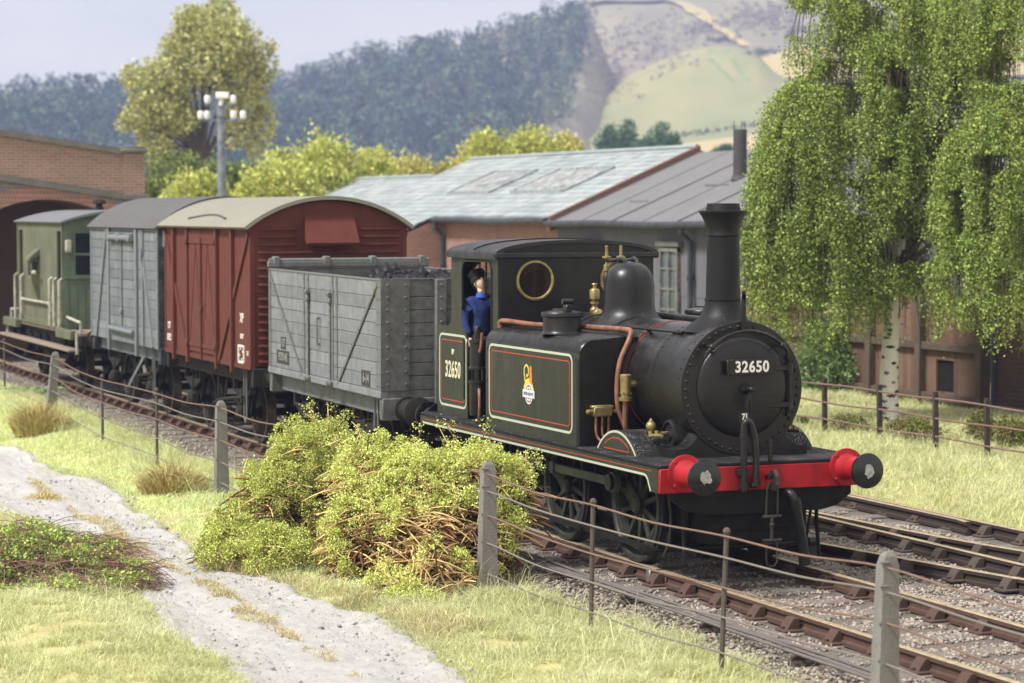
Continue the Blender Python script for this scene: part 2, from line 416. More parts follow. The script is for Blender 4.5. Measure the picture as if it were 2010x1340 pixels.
def path_mesh():
    xs = np.concatenate([np.linspace(-34, -14, 120), np.linspace(-14, 5, 480)[1:], np.linspace(5, 12, 40)[1:]]); t = np.linspace(-1, 1, 61)
    X = np.repeat(xs[:, None], len(t), 1); Y = path_c(xs)[:, None] + t[None] * (path_w(xs)[:, None] + .12 + .06 * vnoise(X, X * 0 + t[None] * 3, .25, 8))
    rut = .026 * np.exp(-((np.abs(t)[None] - .5) / .22) ** 2)
    rough = .010 * vnoise(X, Y, .13, 9) + .006 * np.random.default_rng(3).normal(size=X.shape) - .03 * np.maximum(0, vnoise(X, Y, .35, 12) - .3)
    Z = height(X, Y) + .062 - rut + rough - .10 * np.clip((np.abs(t)[None] - .8) / .2, 0, 1)
    n, k = X.shape; I = np.arange(n * k).reshape(n, k); F = np.stack([I[:-1, :-1], I[1:, :-1], I[1:, 1:], I[:-1, 1:]], -1).reshape(-1, 4)
    return mesh_np('path', np.stack([X, Y, Z], -1).reshape(-1, 3), F, M['path'], smooth=True)
tag(path_mesh(), kind='structure')
xs = np.concatenate([np.linspace(-60, -10, 80), np.linspace(-10, 14, 170)[1:]]); ys = np.linspace(-1.9, 4.72, 60)
tag(grid(xs, ys, lambda x, y: height(x, y) + .012 - .03 * np.clip((np.abs(y - 1.4) - 3.1) / .2, 0, 1), 'ballast_bed', M['ballast']), kind='structure')

# loose ballast stones lying between the sleepers
M['stone'] = mat('ballast stones', '#968d84', .9, island=(.5, 1.4, .03), var=.35, scale=30, col2='#a39586')
def stones():
    n = 76000; x = -6 + 18.5 * RNG.random(n) ** .8; y = RNG.uniform(-1.85, 3.9, n)
    x2 = RNG.uniform(-40, -6, 9000); y2 = RNG.uniform(-1.7, 1.5, 9000); x = np.concatenate([x, x2]); y = np.concatenate([y, y2])
    on = (np.abs(np.abs(y) - G) > .10) & (np.abs(y - 2.78) > .10) & (np.abs(y - 4.25) > .1)
    ph = np.abs(((x + .36) / .72) - np.round((x + .36) / .72)) * .72
    on &= ~((ph < .13) & (np.abs(y) < 1.25) & (RNG.random(len(x)) < .94)) & (bed(y) > .2)
    x, y = x[on], y[on]; r = RNG.uniform(.010, .029, len(x)) * np.where(x < -6, 1.3, 1)
    V, F = lumps(np.stack([x, y, height(x, y) + .016 + RNG.uniform(0, .012, len(x))], -1), r, squash=.8)
    return mesh_np('ballast_stones', V, F, M['stone'])
tag(stones(), kind='stuff', label='pale brown and grey ballast stones between the sleepers', cat='ballast')

# ------------------------------------------------------------------ railway tracks
M['rail'] = mat('rusty rail side', '#5f473c', .8, var=.9, scale=9, col2='#463630', bump=.2)
M['rail_dark'] = mat('dark rail side', '#453832', .8, var=.9, scale=9, col2='#382e2b', bump=.2)
M['rail_top'] = mat('worn rail head', '#c9b694', .38, metal=.55, var=.3, scale=12)
M['sleeper'] = mat('weathered sleeper wood', '#6c6661', .95, var=.9, scale=5, col2='#857b72', bump=.7, bscale=45)
M['chair'] = mat('rusty cast chair', '#5b463d', .85, var=.8, scale=14, col2='#4d3b34', bump=.3)
M['chair_dark'] = mat('dark cast chair', '#56493f', .85, var=.8, scale=14, col2='#4a423d', bump=.3)
def rail(pts, mats, parent, name='rail', h=.15):
    """bullhead rail along plan points (top at z=0): rusty web and feet, bright head"""
    sec = [(-.034, -h), (.034, -h), (.034, -h + .035), (.010, -h + .05), (.010, -.055), (.034, -.04), (.034, -.006), (.026, 0), (-.026, 0), (-.034, -.006), (-.034, -.04), (-.010, -.055), (-.010, -h + .05), (-.034, -h + .035)]
    P = [Vector((p[0], p[1], 0)) for p in pts]; mb = MB(); V = []; F = []; MI = []; k = len(sec)
    for i, p in enumerate(P):
        t = (P[min(i + 1, len(P) - 1)] - P[max(i - 1, 0)]).normalized(); s = Vector((-t.y, t.x, 0))
        V += [p + s * a + Vector((0, 0, b)) for a, b in sec]
    for i in range(len(P) - 1):
        for j in range(k):
            F.append((i * k + j, i * k + (j + 1) % k, (i + 1) * k + (j + 1) % k, (i + 1) * k + j)); MI.append(1 if j in (6, 7, 8) else 0)
    F += [tuple(range(k)), tuple((len(P) - 1) * k + j for j in range(k))]; MI += [0, 0]
    mb.v = V; mb.f = F; mb.m = MI
    return mb.build(name, mats, parent, angle=30)
def chair_mb(mb, x, y, side=1):
    """cast chair with its two jaws holding a rail, in coordinates of its sleeper"""
    mb.box(x - .10, x + .10, y - .19, y + .19, -.003, .028, c=.01)
    for s in (-1, 1):
        mb.plate([(y + s * .155, .02), (y + s * .115, .085), (y + s * .085, .122), (y + s * .030, .122), (y + s * .034, .02)], [], 'x', x - .072, x + .072)
        mb.cyl((x + .0, y + s * .165, .02), (x, y + s * .165, .05), .02, n=8)
    return mb
def sleeper_proto(half, rails_y, cm, name='sleeper'):
    mb = MB(); mb.box(-.125, .125, -half, half, -.15, 0, c=.012)
    s = mb.build(name, M['sleeper'], None)
    for y in rails_y:
        c = MB(); chair_mb(c, 0, y); c.build('rail_chair', cm, s)
    return s
def wavy(x0, x1, y, n=60): return [(x0 + (x1 - x0) * i / n, y) for i in range(n + 1)]
# the running line under the train: each sleeper with its two chairs is a part of the track
trk = empty('railway_track', (0, 0, -.02), 'rusty running line with bright rail heads under the tank engine and its wagons', 'railway track')
for y in (-G, G):
    o = rail(wavy(-62, 14, y), [M['rail'], M['rail_top']], trk); o.location = (0, 0, .02)
s0 = sleeper_proto(1.28, (-G, G), M['chair'])
s0.parent = trk; first = True
for i in range(-52, 17):
    s = s0 if first else copy_tree(s0, trk); first = False
    s.location = (i * .72 + random.Random(i).uniform(-.015, .015), random.Random(i + 99).uniform(-.03, .03), -.128); s.rotation_euler = (0, 0, random.Random(i + 7).uniform(-.012, .012))
# fish plates where two rails meet beside the bush
fp = MB()
for s in (-1, 1):
    fp.box(-1.06, -.62, -G + s * .012, -G + s * .03, -.11, -.05, c=.005)
    for x in (-1.0, -.9, -.78, -.68): fp.cyl((x, -G + s * .02, -.08), (x, -G + s * .045, -.08), .016, n=6)
o = fp.build('fishplate', M['chair'], trk); o.location = (0, 0, .02)
j = MB(); j.box(-.95, -.86, -G - .10, -G - .045, -.13, .0, c=.012); o = j.build('rail_joint', mat('greasy metal', '#5a5754', .35, metal=.6, var=.6, scale=20, col2='#b8b4ae'), trk); o.location = (0, 0, .02)

# the second line with the turnout running into it
trk2 = empty('railway_track', (0, 3.5, -.02), 'dark weathered turnout line beyond the engine, beside the grass bank', 'railway track')
def rail2(pts, mats=None):
    o = rail(pts, mats or [M['rail_dark'], M['rail_top']], trk2); o.location = (0, -3.5, .02); return o
rail2(wavy(-62, 14, 2.78)); rail2(wavy(-62, 14, 4.25))
rail2([(p.x, p.y) for p in smooth_path([(-9, .92), (-6, 1.18), (-2.15, 1.66), (1.06, 2.24), (2.6, 2.60)], 5)])
rail2([(p.x, p.y) for p in smooth_path([(-8.5, 2.70), (-4.55, 2.94), (-2.14, 3.13), (-.69, 3.34), (2.2, 3.86), (3.9, 4.17)], 5)])
rail2([(-7.5, 4.10), (-6.0, 4.135), (-3.3, 4.14), (-3.0, 4.09)])
s1 = sleeper_proto(1.25, (-.735, .735), M['chair_dark'], 'sleeper'); s1.parent = trk2; first = True
for i in range(-34, 14):
    s = s1 if first else copy_tree(s1, trk2); first = False
    s.location = (i * .74 + .2, .02 + random.Random(i + 5).uniform(-.02, .02), -.128)
ch = MB()
for i in range(-11, 4):
    x = i * .74 + .2
    for ya in (np.interp(x, [-9, -6, -2.15, 1.06, 2.6], [.92, 1.18, 1.66, 2.24, 2.6]), np.interp(x, [-8.5, -4.55, -2.14, -.69, 2.2, 3.9], [2.7, 2.94, 3.13, 3.34, 3.86, 4.17])):
        if min(abs(ya - 2.78), abs(ya - 4.25), abs(ya - G)) > .26:
            c0 = MB(); chair_mb(c0, x, ya); c0.v = [(p[0], p[1] - 3.5, p[2] - .108) for p in c0.v]; c0.build('rail_chair', M['chair_dark'], trk2)
tb = MB()
for i in range(-10, 3):
    x = i * .74 + .2; tb.box(x - .12, x + .12, 1.20 - 3.5, 2.24 - 3.5, -.281, -.130, c=.01)
tb.build('turnout_timber', M['sleeper'], trk2)
# the siding half lost in the grass below the birch
trk3 = empty('railway_track', (-14, 10.7, -.02), 'disused siding almost buried in pale grass behind the birch', 'railway track')
for y in (10.0, 11.46):
    o = rail([(x, y) for x in np.linspace(-30, 0, 30)], [M['rail'], M['rail']], trk3); o.location = (14, -10.7, .06)
s2 = sleeper_proto(1.25, (-.73, .73), M['chair']); s2.parent = trk3; first = True
for i in range(-20, 18):
    s = s2 if first else copy_tree(s2, trk3); first = False
    s.location = (i * .74, .03, -.085)

# point rodding on low stools beside the near rail
rod = empty('point_rodding', (1, -1.48, -.2), 'grey point rods on low roller stools beside the near rail', 'point rodding')
M['rod'] = mat('grey galvanised rod', '#6a6462', .6, metal=.3, var=.6, scale=8, col2='#857d78')
for k in range(3):
    mb = MB(); y = -1.40 - k * .08; mb.tube([(x - 1, y + 1.48 + .008 * math.sin(x * 1.7 + k), .15 + .005 * math.sin(x * 2.1 + k * 2)) for x in np.linspace(-9, 12, 60)], .015, 6); mb.build('rod', M['rod'], rod)
for x in np.arange(-8.4, 11, 1.72):
    mb = MB(); mb.box(x - 1 - .06, x - 1 + .06, -.13, .13, -.06, .09, c=.02); mb.box(x - 1 - .02, x - 1 + .02, -.12, .13, .085, .13, c=.008); mb.build('stool', M['rail_dark'], rod)
# ------------------------------------------------------------------ hills and far woods
M['wood_floor'] = mat('far wood floor', '#2c3a26', .95, var=.5, scale=.06, col2='#3c4a30')
M['moor'] = mat('moorland', '#7f776c', .95, var=1.0, scale=.025, col2='#a39c7e', bump=.6, bscale=.15, streak=None)
M['field'] = mat('far hill pasture', '#758659', .95, var=1.0, scale=.02, col2='#b5a878', bump=.6, bscale=.12)
M['field2'] = mat('far straw field', '#c4ae7a', .95, var=.4, scale=.05, col2='#b7a774')
def loft(name, rows, mat_, sub=10, cols=90, rough=1.0, seed=0):
    """terrain sheet lofted through rows, each a list of (pixel x, pixel y) surveyed at distance d; the last row falls away behind"""
    x0 = max(r[1][0][0] for r in rows); x1 = min(r[1][-1][0] for r in rows); X = np.linspace(x0, x1, cols)
    pts = []
    for d, r in rows:
        d = d * 2; a = np.array(r, float); pts.append([at(x, np.interp(x, a[:, 0], a[:, 1]), d) for x in X])
    P = np.array([[tuple(p) for p in row] for row in pts]); Q = []
    for i in range(len(P) - 1):
        for k in range(sub): t = k / sub; Q.append(P[i] * (1 - t) + P[i + 1] * t)
    Q.append(P[-1]); Q = np.array(Q); D = np.linalg.norm(Q[..., :2] - np.array(CAM_POS[:2]), axis=-1)
    Q[..., 2] += rough * .004 * D * (vnoise(Q[..., 0], Q[..., 1], 32, seed) + .5 * vnoise(Q[..., 0], Q[..., 1], 12, seed + 1)) * .5
    n, k = Q.shape[:2]; I = np.arange(n * k).reshape(n, k); F = np.stack([I[:-1, :-1], I[1:, :-1], I[1:, 1:], I[:-1, 1:]], -1).reshape(-1, 4)
    return tag(mesh_np(name, Q.reshape(-1, 3), F, mat_, smooth=True), kind='structure'), Q
SK1 = [(-200, 232), (0, 224), (60, 212), (130, 206), (250, 204), (330, 212), (430, 222), (560, 240), (700, 260)]
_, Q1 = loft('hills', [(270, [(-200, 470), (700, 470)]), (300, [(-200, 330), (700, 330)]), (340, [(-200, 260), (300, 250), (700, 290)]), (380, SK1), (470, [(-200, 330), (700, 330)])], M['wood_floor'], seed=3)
SK2 = [(330, 280), (430, 246), (535, 203), (640, 176), (700, 148), (800, 131), (900, 120), (1000, 86), (1080, 58), (1140, 38), (1165, 50), (1200, 140), (1240, 330), (1420, 400)]
_, Q2 = loft('hills', [(290, [(330, 470), (1420, 470)]), (320, [(330, 345), (1000, 335), (1420, 400)]), (370, [(330, 300), (640, 252), (900, 222), (1080, 222), (1140, 250), (1200, 335), (1420, 400)]), (420, SK2), (520, [(330, 330), (1420, 330)])], M['moor'], seed=5)
SK3 = [(950, 60), (1080, 30), (1155, 6), (1225, -14), (1330, -30), (1500, -60), (1750, -110), (2100, -120)]
loft('hills', [(400, [(950, 330), (2100, 330)]), (425, [(950, 240), (1300, 190), (1500, 170), (2100, 165)]), (460, [(950, 130), (1240, 70), (1400, 60), (1500, 40), (2100, 20)]), (510, SK3), (560, [(950, 300), (2100, 300)])], M['moor'], cols=120, seed=8)
# the broad ridge that runs down the moor, and the terraced knoll in front of it
loft('hills', [(345, [(1040, 330), (2100, 330)]), (385, [(1040, 262), (1180, 238), (1350, 226), (1500, 214), (2100, 205)]), (400, [(1040, 250), (1120, 222), (1190, 190), (1240, 165), (1300, 140), (1360, 118), (1440, 108), (1490, 120), (1530, 150), (1600, 190), (2100, 220)]),
    (415, [(1040, 246), (1110, 215), (1180, 180), (1240, 147), (1300, 116), (1340, 100), (1395, 89), (1450, 90), (1480, 98), (1520, 140), (1600, 180), (2100, 200)]), (440, [(1040, 330), (2100, 330)])], M['field'], cols=130, rough=.5, seed=9)
loft('hills', [(405, [(1440, 150), (2100, 150)]), (415, [(1440, 128), (1480, 122), (1560, 112), (1620, 104), (2100, 80)]), (430, [(1440, 126), (1500, 108), (1560, 96), (1620, 88), (2100, 60)]), (440, [(1440, 300), (2100, 300)])], M['field2'], cols=60, rough=.4, seed=10)
loft('hills', [(330, [(1180, 330), (2100, 330)]), (355, [(1180, 292), (1330, 283), (1480, 262), (1600, 252), (2100, 240)]), (368, [(1180, 330), (2100, 330)])], M['field2'], cols=60, rough=.4, seed=11)

FL = [mat('far wood leaves', c, .9, island=(.7, 1.3, .02)) for c in ('#27403f', '#3b594f', '#5f7a64', '#84936c', '#75705a')]  # darker leaf colours lean blue-green to paint in part of the haze
def wood(name, Q, n, rows, hts, label, seed, conif=.6, lim=None):
    r = np.random.default_rng(seed); a, b = Q.shape[:2]; VV = []; FF = []; MI = []; off = 0
    for _ in range(n):
        i = rows[0] + (rows[1] - rows[0]) * r.random(); j = r.random() * (b - 1.01); i0, j0 = int(i), int(j)
        if lim and 330 + 1090 * j / (b - 1) > np.interp(i, lim[0], lim[1]) + 8 * r.normal(): continue
        p = Q[i0, j0] * (1 - (j - j0)) + Q[i0, j0 + 1] * (j - j0); q = Q[min(i0 + 1, a - 1), j0] * (1 - (j - j0)) + Q[min(i0 + 1, a - 1), j0 + 1] * (j - j0); p = p + (q - p) * (i - i0)
        h = r.uniform(*hts); w = h * r.uniform(.2, .32); k = 84
        t = r.random(k); ang = r.uniform(0, 2 * np.pi, k)
        if r.random() < conif: rad = w * (1 - t) ** .8 * (.5 + .5 * r.random(k)) + .05 * w; z = .08 * h + t * h * .92
        else: s = np.sqrt(r.random(k)); z = h * (.55 + .43 * np.cos(t * np.pi)); rad = w * 1.15 * np.sin(t * np.pi) ** .7 * (.55 + .45 * s)
        C = p + np.stack([np.cos(ang) * rad, np.sin(ang) * rad, z], -1)
        V, F = leaves(C - r.normal(size=(k, 3)) * .2, np.stack([np.cos(ang), np.sin(ang), r.uniform(-.7, .9, k)], -1), r.uniform(.5, 1.0, k) * h * .115, r.uniform(.6, 1., k) * h * .10, r)
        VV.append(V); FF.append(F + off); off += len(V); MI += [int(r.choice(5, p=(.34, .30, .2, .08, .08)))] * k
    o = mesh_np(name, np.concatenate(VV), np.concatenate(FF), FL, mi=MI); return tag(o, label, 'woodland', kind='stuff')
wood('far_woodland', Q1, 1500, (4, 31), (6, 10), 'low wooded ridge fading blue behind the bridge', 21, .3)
wood('far_woodland', Q2, 3000, (4, 31.5), (6.5, 11), 'steep conifer wood tinted blue for haze on the hillside in the middle distance', 22, .65, ((0, 8, 15, 20, 25, 30), (860, 930, 1040, 1105, 1140, 1150)))

# scrub, furrows and paths on the open hillside, laid on the surface of the hills
from mathutils.bvhtree import BVHTree
BV = [BVHTree.FromPolygons([v.co.copy() for v in o.data.vertices], [tuple(p.vertices) for p in o.data.polygons]) for o in COL.objects if o.name.startswith('hills')]
def on_hill(px, py):
    o = Vector(CAM_POS); d = (at(px, py, 1) - o).normalized(); h = [q for q in (b.ray_cast(o, d) for b in BV) if q[0] is not None]
    return min(h, key=lambda q: q[3])[0] if h else None
M['scrub'] = mat('hillside scrub', '#3f4f38', .9, island=(.5, 1.5, .03), var=.8, scale=.1, col2='#5a5a44')
def scrub(patches, label, size=(1.2, 3.0), name='hillside_scrub', m=None):
    r = np.random.default_rng(33); VV = []
    for x, y, rx, ry, n in patches:
        for _ in range(n):
            p = on_hill(x + r.normal() * rx * .5, y + r.normal() * ry * .5)
            if p is None: continue
            s = r.uniform(*size); c = np.array(p) + r.normal(size=(9, 3)) * s * np.array([.5, .5, .3]) + np.array([0, 0, s * .3])
            VV.append(leaves(c, r.normal(size=(9, 3)), s * .7, s * .6, r))
    tag(mesh_np(name, *join(*VV), m or M['scrub']), label, 'scrub', kind='stuff')
def ln(pts, n, w=3): return [(pts[0][0] + (pts[1][0] - pts[0][0]) * (k + .5) / n, pts[0][1] + (pts[1][1] - pts[0][1]) * (k + .5) / n, w, w * .5, 3) for k in range(n)]
def ribbon(pts, w, m, lift=.5):
    P = [on_hill(p.x, p.y) for p in smooth_path([(*q, 0) for q in pts], 5)]; P = [p for p in P if p is not None]; V = []; ww = w if isinstance(w, tuple) else (w, w)
    for i, p in enumerate(P):
        t = P[min(i + 1, len(P) - 1)] - P[max(i - 1, 0)]; s_ = Vector((-t.y, t.x, 0)); s_ = s_.normalized() if s_.length > 1e-6 else Vector((1, 0, 0)); k = (ww[0] + (ww[1] - ww[0]) * i / len(P)) * random.Random(i).uniform(.7, 1.2)
        V += [tuple(p + s_ * k + Vector((0, 0, lift))), tuple(p - s_ * k + Vector((0, 0, lift)))]
    n = len(P) - 1; tag(mesh_np('hill_path', np.array(V), np.array([[2 * i, 2 * i + 1, 2 * i + 3, 2 * i + 2] for i in range(n)]), m, smooth=True), kind='structure')
M['hill_straw'] = mat('pale straw ridge', '#c8b588', .95, var=.5, scale=.06, col2='#b5a878'); M['furrow'] = mat('grass furrow', '#8a9c6c', .95, var=.4, scale=.1)
ribbon([(1158, 12), (1200, 4), (1260, 6), (1330, 4), (1370, 26), (1412, 52), (1450, 80), (1468, 92)], (5, 2.4), M['hill_straw'])
ribbon([(1392, 96), (1408, 125), (1440, 160)], .6, M['furrow'], .2); ribbon([(1426, 94), (1445, 125), (1470, 158)], .6, M['furrow'], .2)
scrub([(1420, 78, 36, 6, 40), (1500, 104, 26, 8, 30), (1560, 62, 50, 10, 30)] + ln(((1330, 268), (1540, 238)), 12), 'dark scrub in the folds of the pale open hillside', (.6, 1.5))
M['heath'] = mat('purple heath', '#8f8892', .95, island=(.75, 1.25, .02), var=.8, scale=.03, col2='#b3a48c')
scrub([(1500, 30, 80, 26, 300), (1250, 80, 130, 60, 260), (1380, 55, 60, 20, 90), (1180, 140, 60, 80, 120)], 'purple brown heath covering the upper hillside', (.7, 1.7), 'hillside_heath', M['heath'])

# dark trees at the foot of the pasture
def leafmat(name, c, c2, lo=.5, hi=1.5, hue=.03, tr=.18, sc=2.0): return mat(name, c, .75, island=(lo, hi, hue), var=.8, scale=sc, col2=c2, trans=tr, spec=.2)
M['dark_leaf'] = leafmat('dark distant leaves', '#4f7a50', '#3c5f4c')
M['bark'] = mat('brown bark', '#5b5048', .95, var=.7, scale=5, col2='#463d36', bump=.6)
M['hedge_leaf'] = leafmat('yellow green hedge leaves', '#b5c560', '#d0c97a', .5, 1.5, .025)
M['hedge_dark'] = leafmat('dark hedge leaves', '#6b7b40', '#8c9450', .45, 1.5, .02)
M['hedge_dry'] = leafmat('dry hedge leaves', '#cdb97c', '#bcc56a', .5, 1.45, .02)
def crown_pts(r, lobes, n, shell=.55):
    """points and outward directions spread through ellipsoid lobes [(centre, radii)], leaving hollows"""
    w = np.array([l[1][0] * l[1][1] + l[1][0] * l[1][2] for l in lobes]); k = r.choice(len(lobes), n, p=w / w.sum())
    d = unit(r.normal(size=(n, 3))); q = shell + (1 - shell) * r.random(n) ** .6
    C = np.array([l[0] for l in lobes], float)[k]; Rr = np.array([l[1] for l in lobes], float)[k]
    bump = 1 + .34 * vnoise(d[:, 0] * 3 + k * 7, d[:, 2] * 3 + d[:, 1] * 2.3, .5, 31) + .16 * vnoise(d[:, 0] * 9 + k * 5, d[:, 2] * 9 + d[:, 1] * 7, .6, 32)
    return C + d * Rr * (q * bump)[:, None], d
def bush(name, base, lobes, n, leaf, mats, label, cat, group=None, twigs=14, seed=1, shell=.5, trunk=None, kind=None, hang=0.0):
    """bush or tree: lobes are (offset from base, radii); tapered limbs reach into the lobes"""
    r = np.random.default_rng(seed); root = empty(name, tuple(base), label, cat, group)
    P, D = crown_pts(r, lobes, n, shell); D = unit(D * .7 + r.normal(size=D.shape) * .75 + np.array([0, 0, .25 - hang]))
    L_ = r.uniform(.6, 1.3, n) * leaf; V, F = leaves(P, D, L_, L_ * r.uniform(.4, .7, n), r, .08)
    mesh_np('crown' if trunk else 'foliage', V, F, mats, root)
    if trunk:
        rad, fork = trunk; mb = MB(); top = Vector((r.normal() * .1, r.normal() * .1, fork))
        mb.tube([(0, 0, -.15), tuple(top * .5 + Vector((rad * .3, 0, 0))), tuple(top)], [rad * 1.25, rad, rad * .8], 10)
        for c, rr in lobes:
            c = Vector(c); m_ = top.lerp(c, .5) + Vector((r.normal() * .1, r.normal() * .1, .1 * fork)); mb.tube([tuple(top * .92), tuple(m_), tuple(c), tuple(c + Vector((r.normal() * .2, r.normal() * .2, rr[2] * .6)))], [rad * .5, rad * .30, rad * .16, rad * .03], 7)
        mb.build('trunk', M['bark'], root)
    elif twigs:
        mb = MB()
        for i in range(twigs):
            c, rr = lobes[r.integers(len(lobes))]; e = Vector(c) + Vector(unit(r.normal(size=3))) .__mul__(1.0) * (rr[0] * .8); e.z = max(e.z, .1)
            mb.tube([(r.normal() * .06, r.normal() * .06, -.03), tuple(Vector(c) * .5 + Vector((r.normal() * .05, r.normal() * .05, .05))), tuple(e)], [.02, .014, .004], 5)
        mb.build('twigs', M['bark'], root)
    return root
for i, (px, py, d, h, w) in enumerate([(1192, 312, 250, 3.6, 1.5), (1228, 312, 252, 4.2, 1.4), (1262, 316, 248, 2.6, 1.6), (1292, 312, 255, 4.0, 1.7), (1318, 314, 250, 2.9, 1.2), (1418, 310, 262, 1.6, 1.6)]):
    b = at(px, py, d)
    bush('distant_tree', (b.x, b.y, b.z - .3), [((0, 0, h * .42), (w * .8, w * .8, h * .42)), ((.2 * w, .3, h * .72), (w * .5, w * .5, h * .3)), ((-.5 * w, 0, h * .3), (w * .5, w * .5, h * .28))], 1500, .32, M['dark_leaf'],
         ['leftmost of the dark trees at the foot of the pasture', 'taller dark tree second from the left at the pasture foot', 'low dark tree in the dip between two taller distant trees', 'tall dark tree furthest right in the clump below the knoll', 'short dark tree at the right end of the clump', 'small lone dark bush right of the clump, above the stovepipe roof'][i], 'tree', 'dark trees at the foot of the hill', seed=40 + i, trunk=(.14, h * .25))

# hedge of separate shrubs behind the yard
hz = [  # px, base py, d, half width px, height px, kind
 (330, 470, 96, 85, 165, 1, 'dark green hedge shrub beside the bridge pilaster'),
 (470, 470, 99, 80, 155, 1, 'dark hedge shrub behind the lamp tower and the tree trunk'),
 (385, 470, 90, 85, 130, 0, 'mid green low shrub in front of the dark hedge, left of the lamp tower'),
 (590, 470, 96, 80, 170, 0, 'rounded shrub behind the bright one right of the lamp tower'),
 (760, 450, 99, 75, 150, 0, 'green shrub filling the hedge behind the low yellowish one'),
 (930, 440, 100, 60, 150, 2, 'dry shrub left of the upright spiky one behind the slate roof'),
 (1005, 440, 101, 60, 172, 0, 'shrub between the spiky one and the highest one behind the skylights'),
 (545, 470, 86, 95, 150, 0, 'bright shrub just right of the lamp tower'),
 (640, 470, 92, 95, 205, 0, 'tallest yellow green shrub between the lamp tower and the slate roof'),
 (725, 450, 94, 70, 150, 0, 'rounded yellow green shrub right of the tallest one'),
 (815, 450, 96, 70, 142, 2, 'low yellowish shrub with dry patches in the dip of the hedge'),
 (890, 450, 96, 60, 128, 2, 'lowest dry shrub at the left of the slate roof verge'),
 (960, 440, 97, 65, 180, 0, 'upright yellow green shrub with spiky top behind the slate roof'),
 (1050, 440, 97, 75, 190, 0, 'highest shrub directly behind the skylights'),
 (1115, 440, 98, 50, 165, 2, 'dry brownish shrub at the right end of the hedge')]
for i, (px, py, d, w, h, k, lab) in enumerate(hz):
    b = at(px, py, d); s = d / CAM_F; w *= s; h *= s; zb = b.z; H = h
    r = np.random.default_rng(60 + i); lobes = [((0, 0, H * .45), (w, w * .8, H * .5))]
    for q in range(6): lobes.append(((r.uniform(-.8, .8) * w, r.uniform(-.5, .3) * w, H * r.uniform(.35, .8)), (w * r.uniform(.3, .5), w * r.uniform(.3, .5), H * r.uniform(.16, .28))))
    bush('hedge_shrub', (b.x, b.y, zb), lobes, 9000, .17, [M['hedge_leaf'], M['hedge_dark'], M['hedge_dry']][k], lab, 'shrub', 'shrubs of the hedge behind the yard', seed=70 + i, shell=.72)

# the big tree behind the bridge
b = at(404, 440, 112); s = 112 / CAM_F
def lob(x, y, rx, rz, dy=0): return ((_R.x * (x - 404) * s + _F.x * dy, _R.y * (x - 404) * s + _F.y * dy, (440 - y) * s), (rx * s, rx * s * .8, rz * s))
bush('broadleaf_tree', tuple(b), [lob(410, 110, 85, 75), lob(405, 60, 60, 45), lob(470, 130, 62, 80), lob(480, 190, 52, 70), lob(340, 150, 60, 42), lob(300, 170, 55, 42), lob(330, 205, 60, 40), lob(280, 225, 40, 30), lob(300, 265, 42, 35, 1), lob(350, 235, 50, 30), lob(445, 85, 60, 50, -1), lob(460, 250, 34, 40), lob(360, 100, 50, 40), lob(262, 150, 26, 22), lob(522, 240, 22, 42), lob(322, 292, 30, 30), lob(440, 22, 34, 22), lob(372, 42, 34, 26), lob(248, 240, 18, 18), lob(500, 290, 16, 26), lob(530, 120, 20, 40), lob(285, 300, 18, 20)],
     27000, .20, M['hedge_dry'] if False else leafmat('pale olive tree leaves', '#b3ba70', '#cbc493', .45, 1.5, .02), 'large pale olive tree rising behind the bridge and the lamp tower', 'tree', seed=91, trunk=(.17, 3.0), shell=.6)
# ------------------------------------------------------------------ bridge, workshop, timber wall, lamp tower
def brickmat(name, c1, c2, mortar, sc=1.0, rough=.9, stain='#6d6660', bump=.3, row=.075, wid=.225, stainamt=.5):
    m = mat(name, c1, rough); nt = m.node_tree; N = nt.nodes; L = nt.links; b = N['Principled BSDF']
    tc = N.new('ShaderNodeTexCoord'); s = N.new('ShaderNodeSeparateXYZ'); L.new(tc.outputs['Object'], s.inputs[0])
    ad = N.new('ShaderNodeMath'); L.new(s.outputs['X'], ad.inputs[0]); L.new(s.outputs['Y'], ad.inputs[1])
    cb = N.new('ShaderNodeCombineXYZ'); L.new(ad.outputs[0], cb.inputs['X']); L.new(s.outputs['Z'], cb.inputs['Y'])
    t = N.new('ShaderNodeTexBrick'); L.new(cb.outputs[0], t.inputs['Vector'])
    t.inputs['Color1'].default_value = lin(c1); t.inputs['Color2'].default_value = lin(c2); t.inputs['Mortar'].default_value = lin(mortar)
    t.inputs['Scale'].default_value = 1.0 / sc; t.inputs['Mortar Size'].default_value = .009; t.inputs['Brick Width'].default_value = wid; t.inputs['Row Height'].default_value = row
    n = N.new('ShaderNodeTexNoise'); n.inputs['Scale'].default_value = 1.1; n.inputs['Detail'].default_value = 6; L.new(tc.outputs['Object'], n.inputs['Vector'])
    rp = N.new('ShaderNodeMapRange'); rp.inputs[1].default_value = .48; rp.inputs[2].default_value = .75; rp.inputs[4].default_value = stainamt; L.new(n.outputs['Fac'], rp.inputs[0])
    x = N.new('ShaderNodeMix'); x.data_type = 'RGBA'; L.new(rp.outputs[0], x.inputs['Factor']); L.new(t.outputs['Color'], x.inputs['A']); x.inputs['B'].default_value = lin(stain); L.new(x.outputs['Result'], b.inputs['Base Color'])
    bp = N.new('ShaderNodeBump'); bp.inputs['Strength'].default_value = bump; bp.inputs['Distance'].default_value = .01; bp.invert = True; L.new(t.outputs['Fac'], bp.inputs['Height']); L.new(bp.outputs['Normal'], b.inputs['Normal'])
    return m
M['brick_bridge'] = brickmat('orange brown brick', '#9c786b', '#8a6a60', '#a59a8a', 1.0, stain='#857565')
M['stone_span'] = brickmat('grey engineering brick', '#6f6c6c', '#7e7a78', '#8f8b87', 1.0, stain='#56504c')
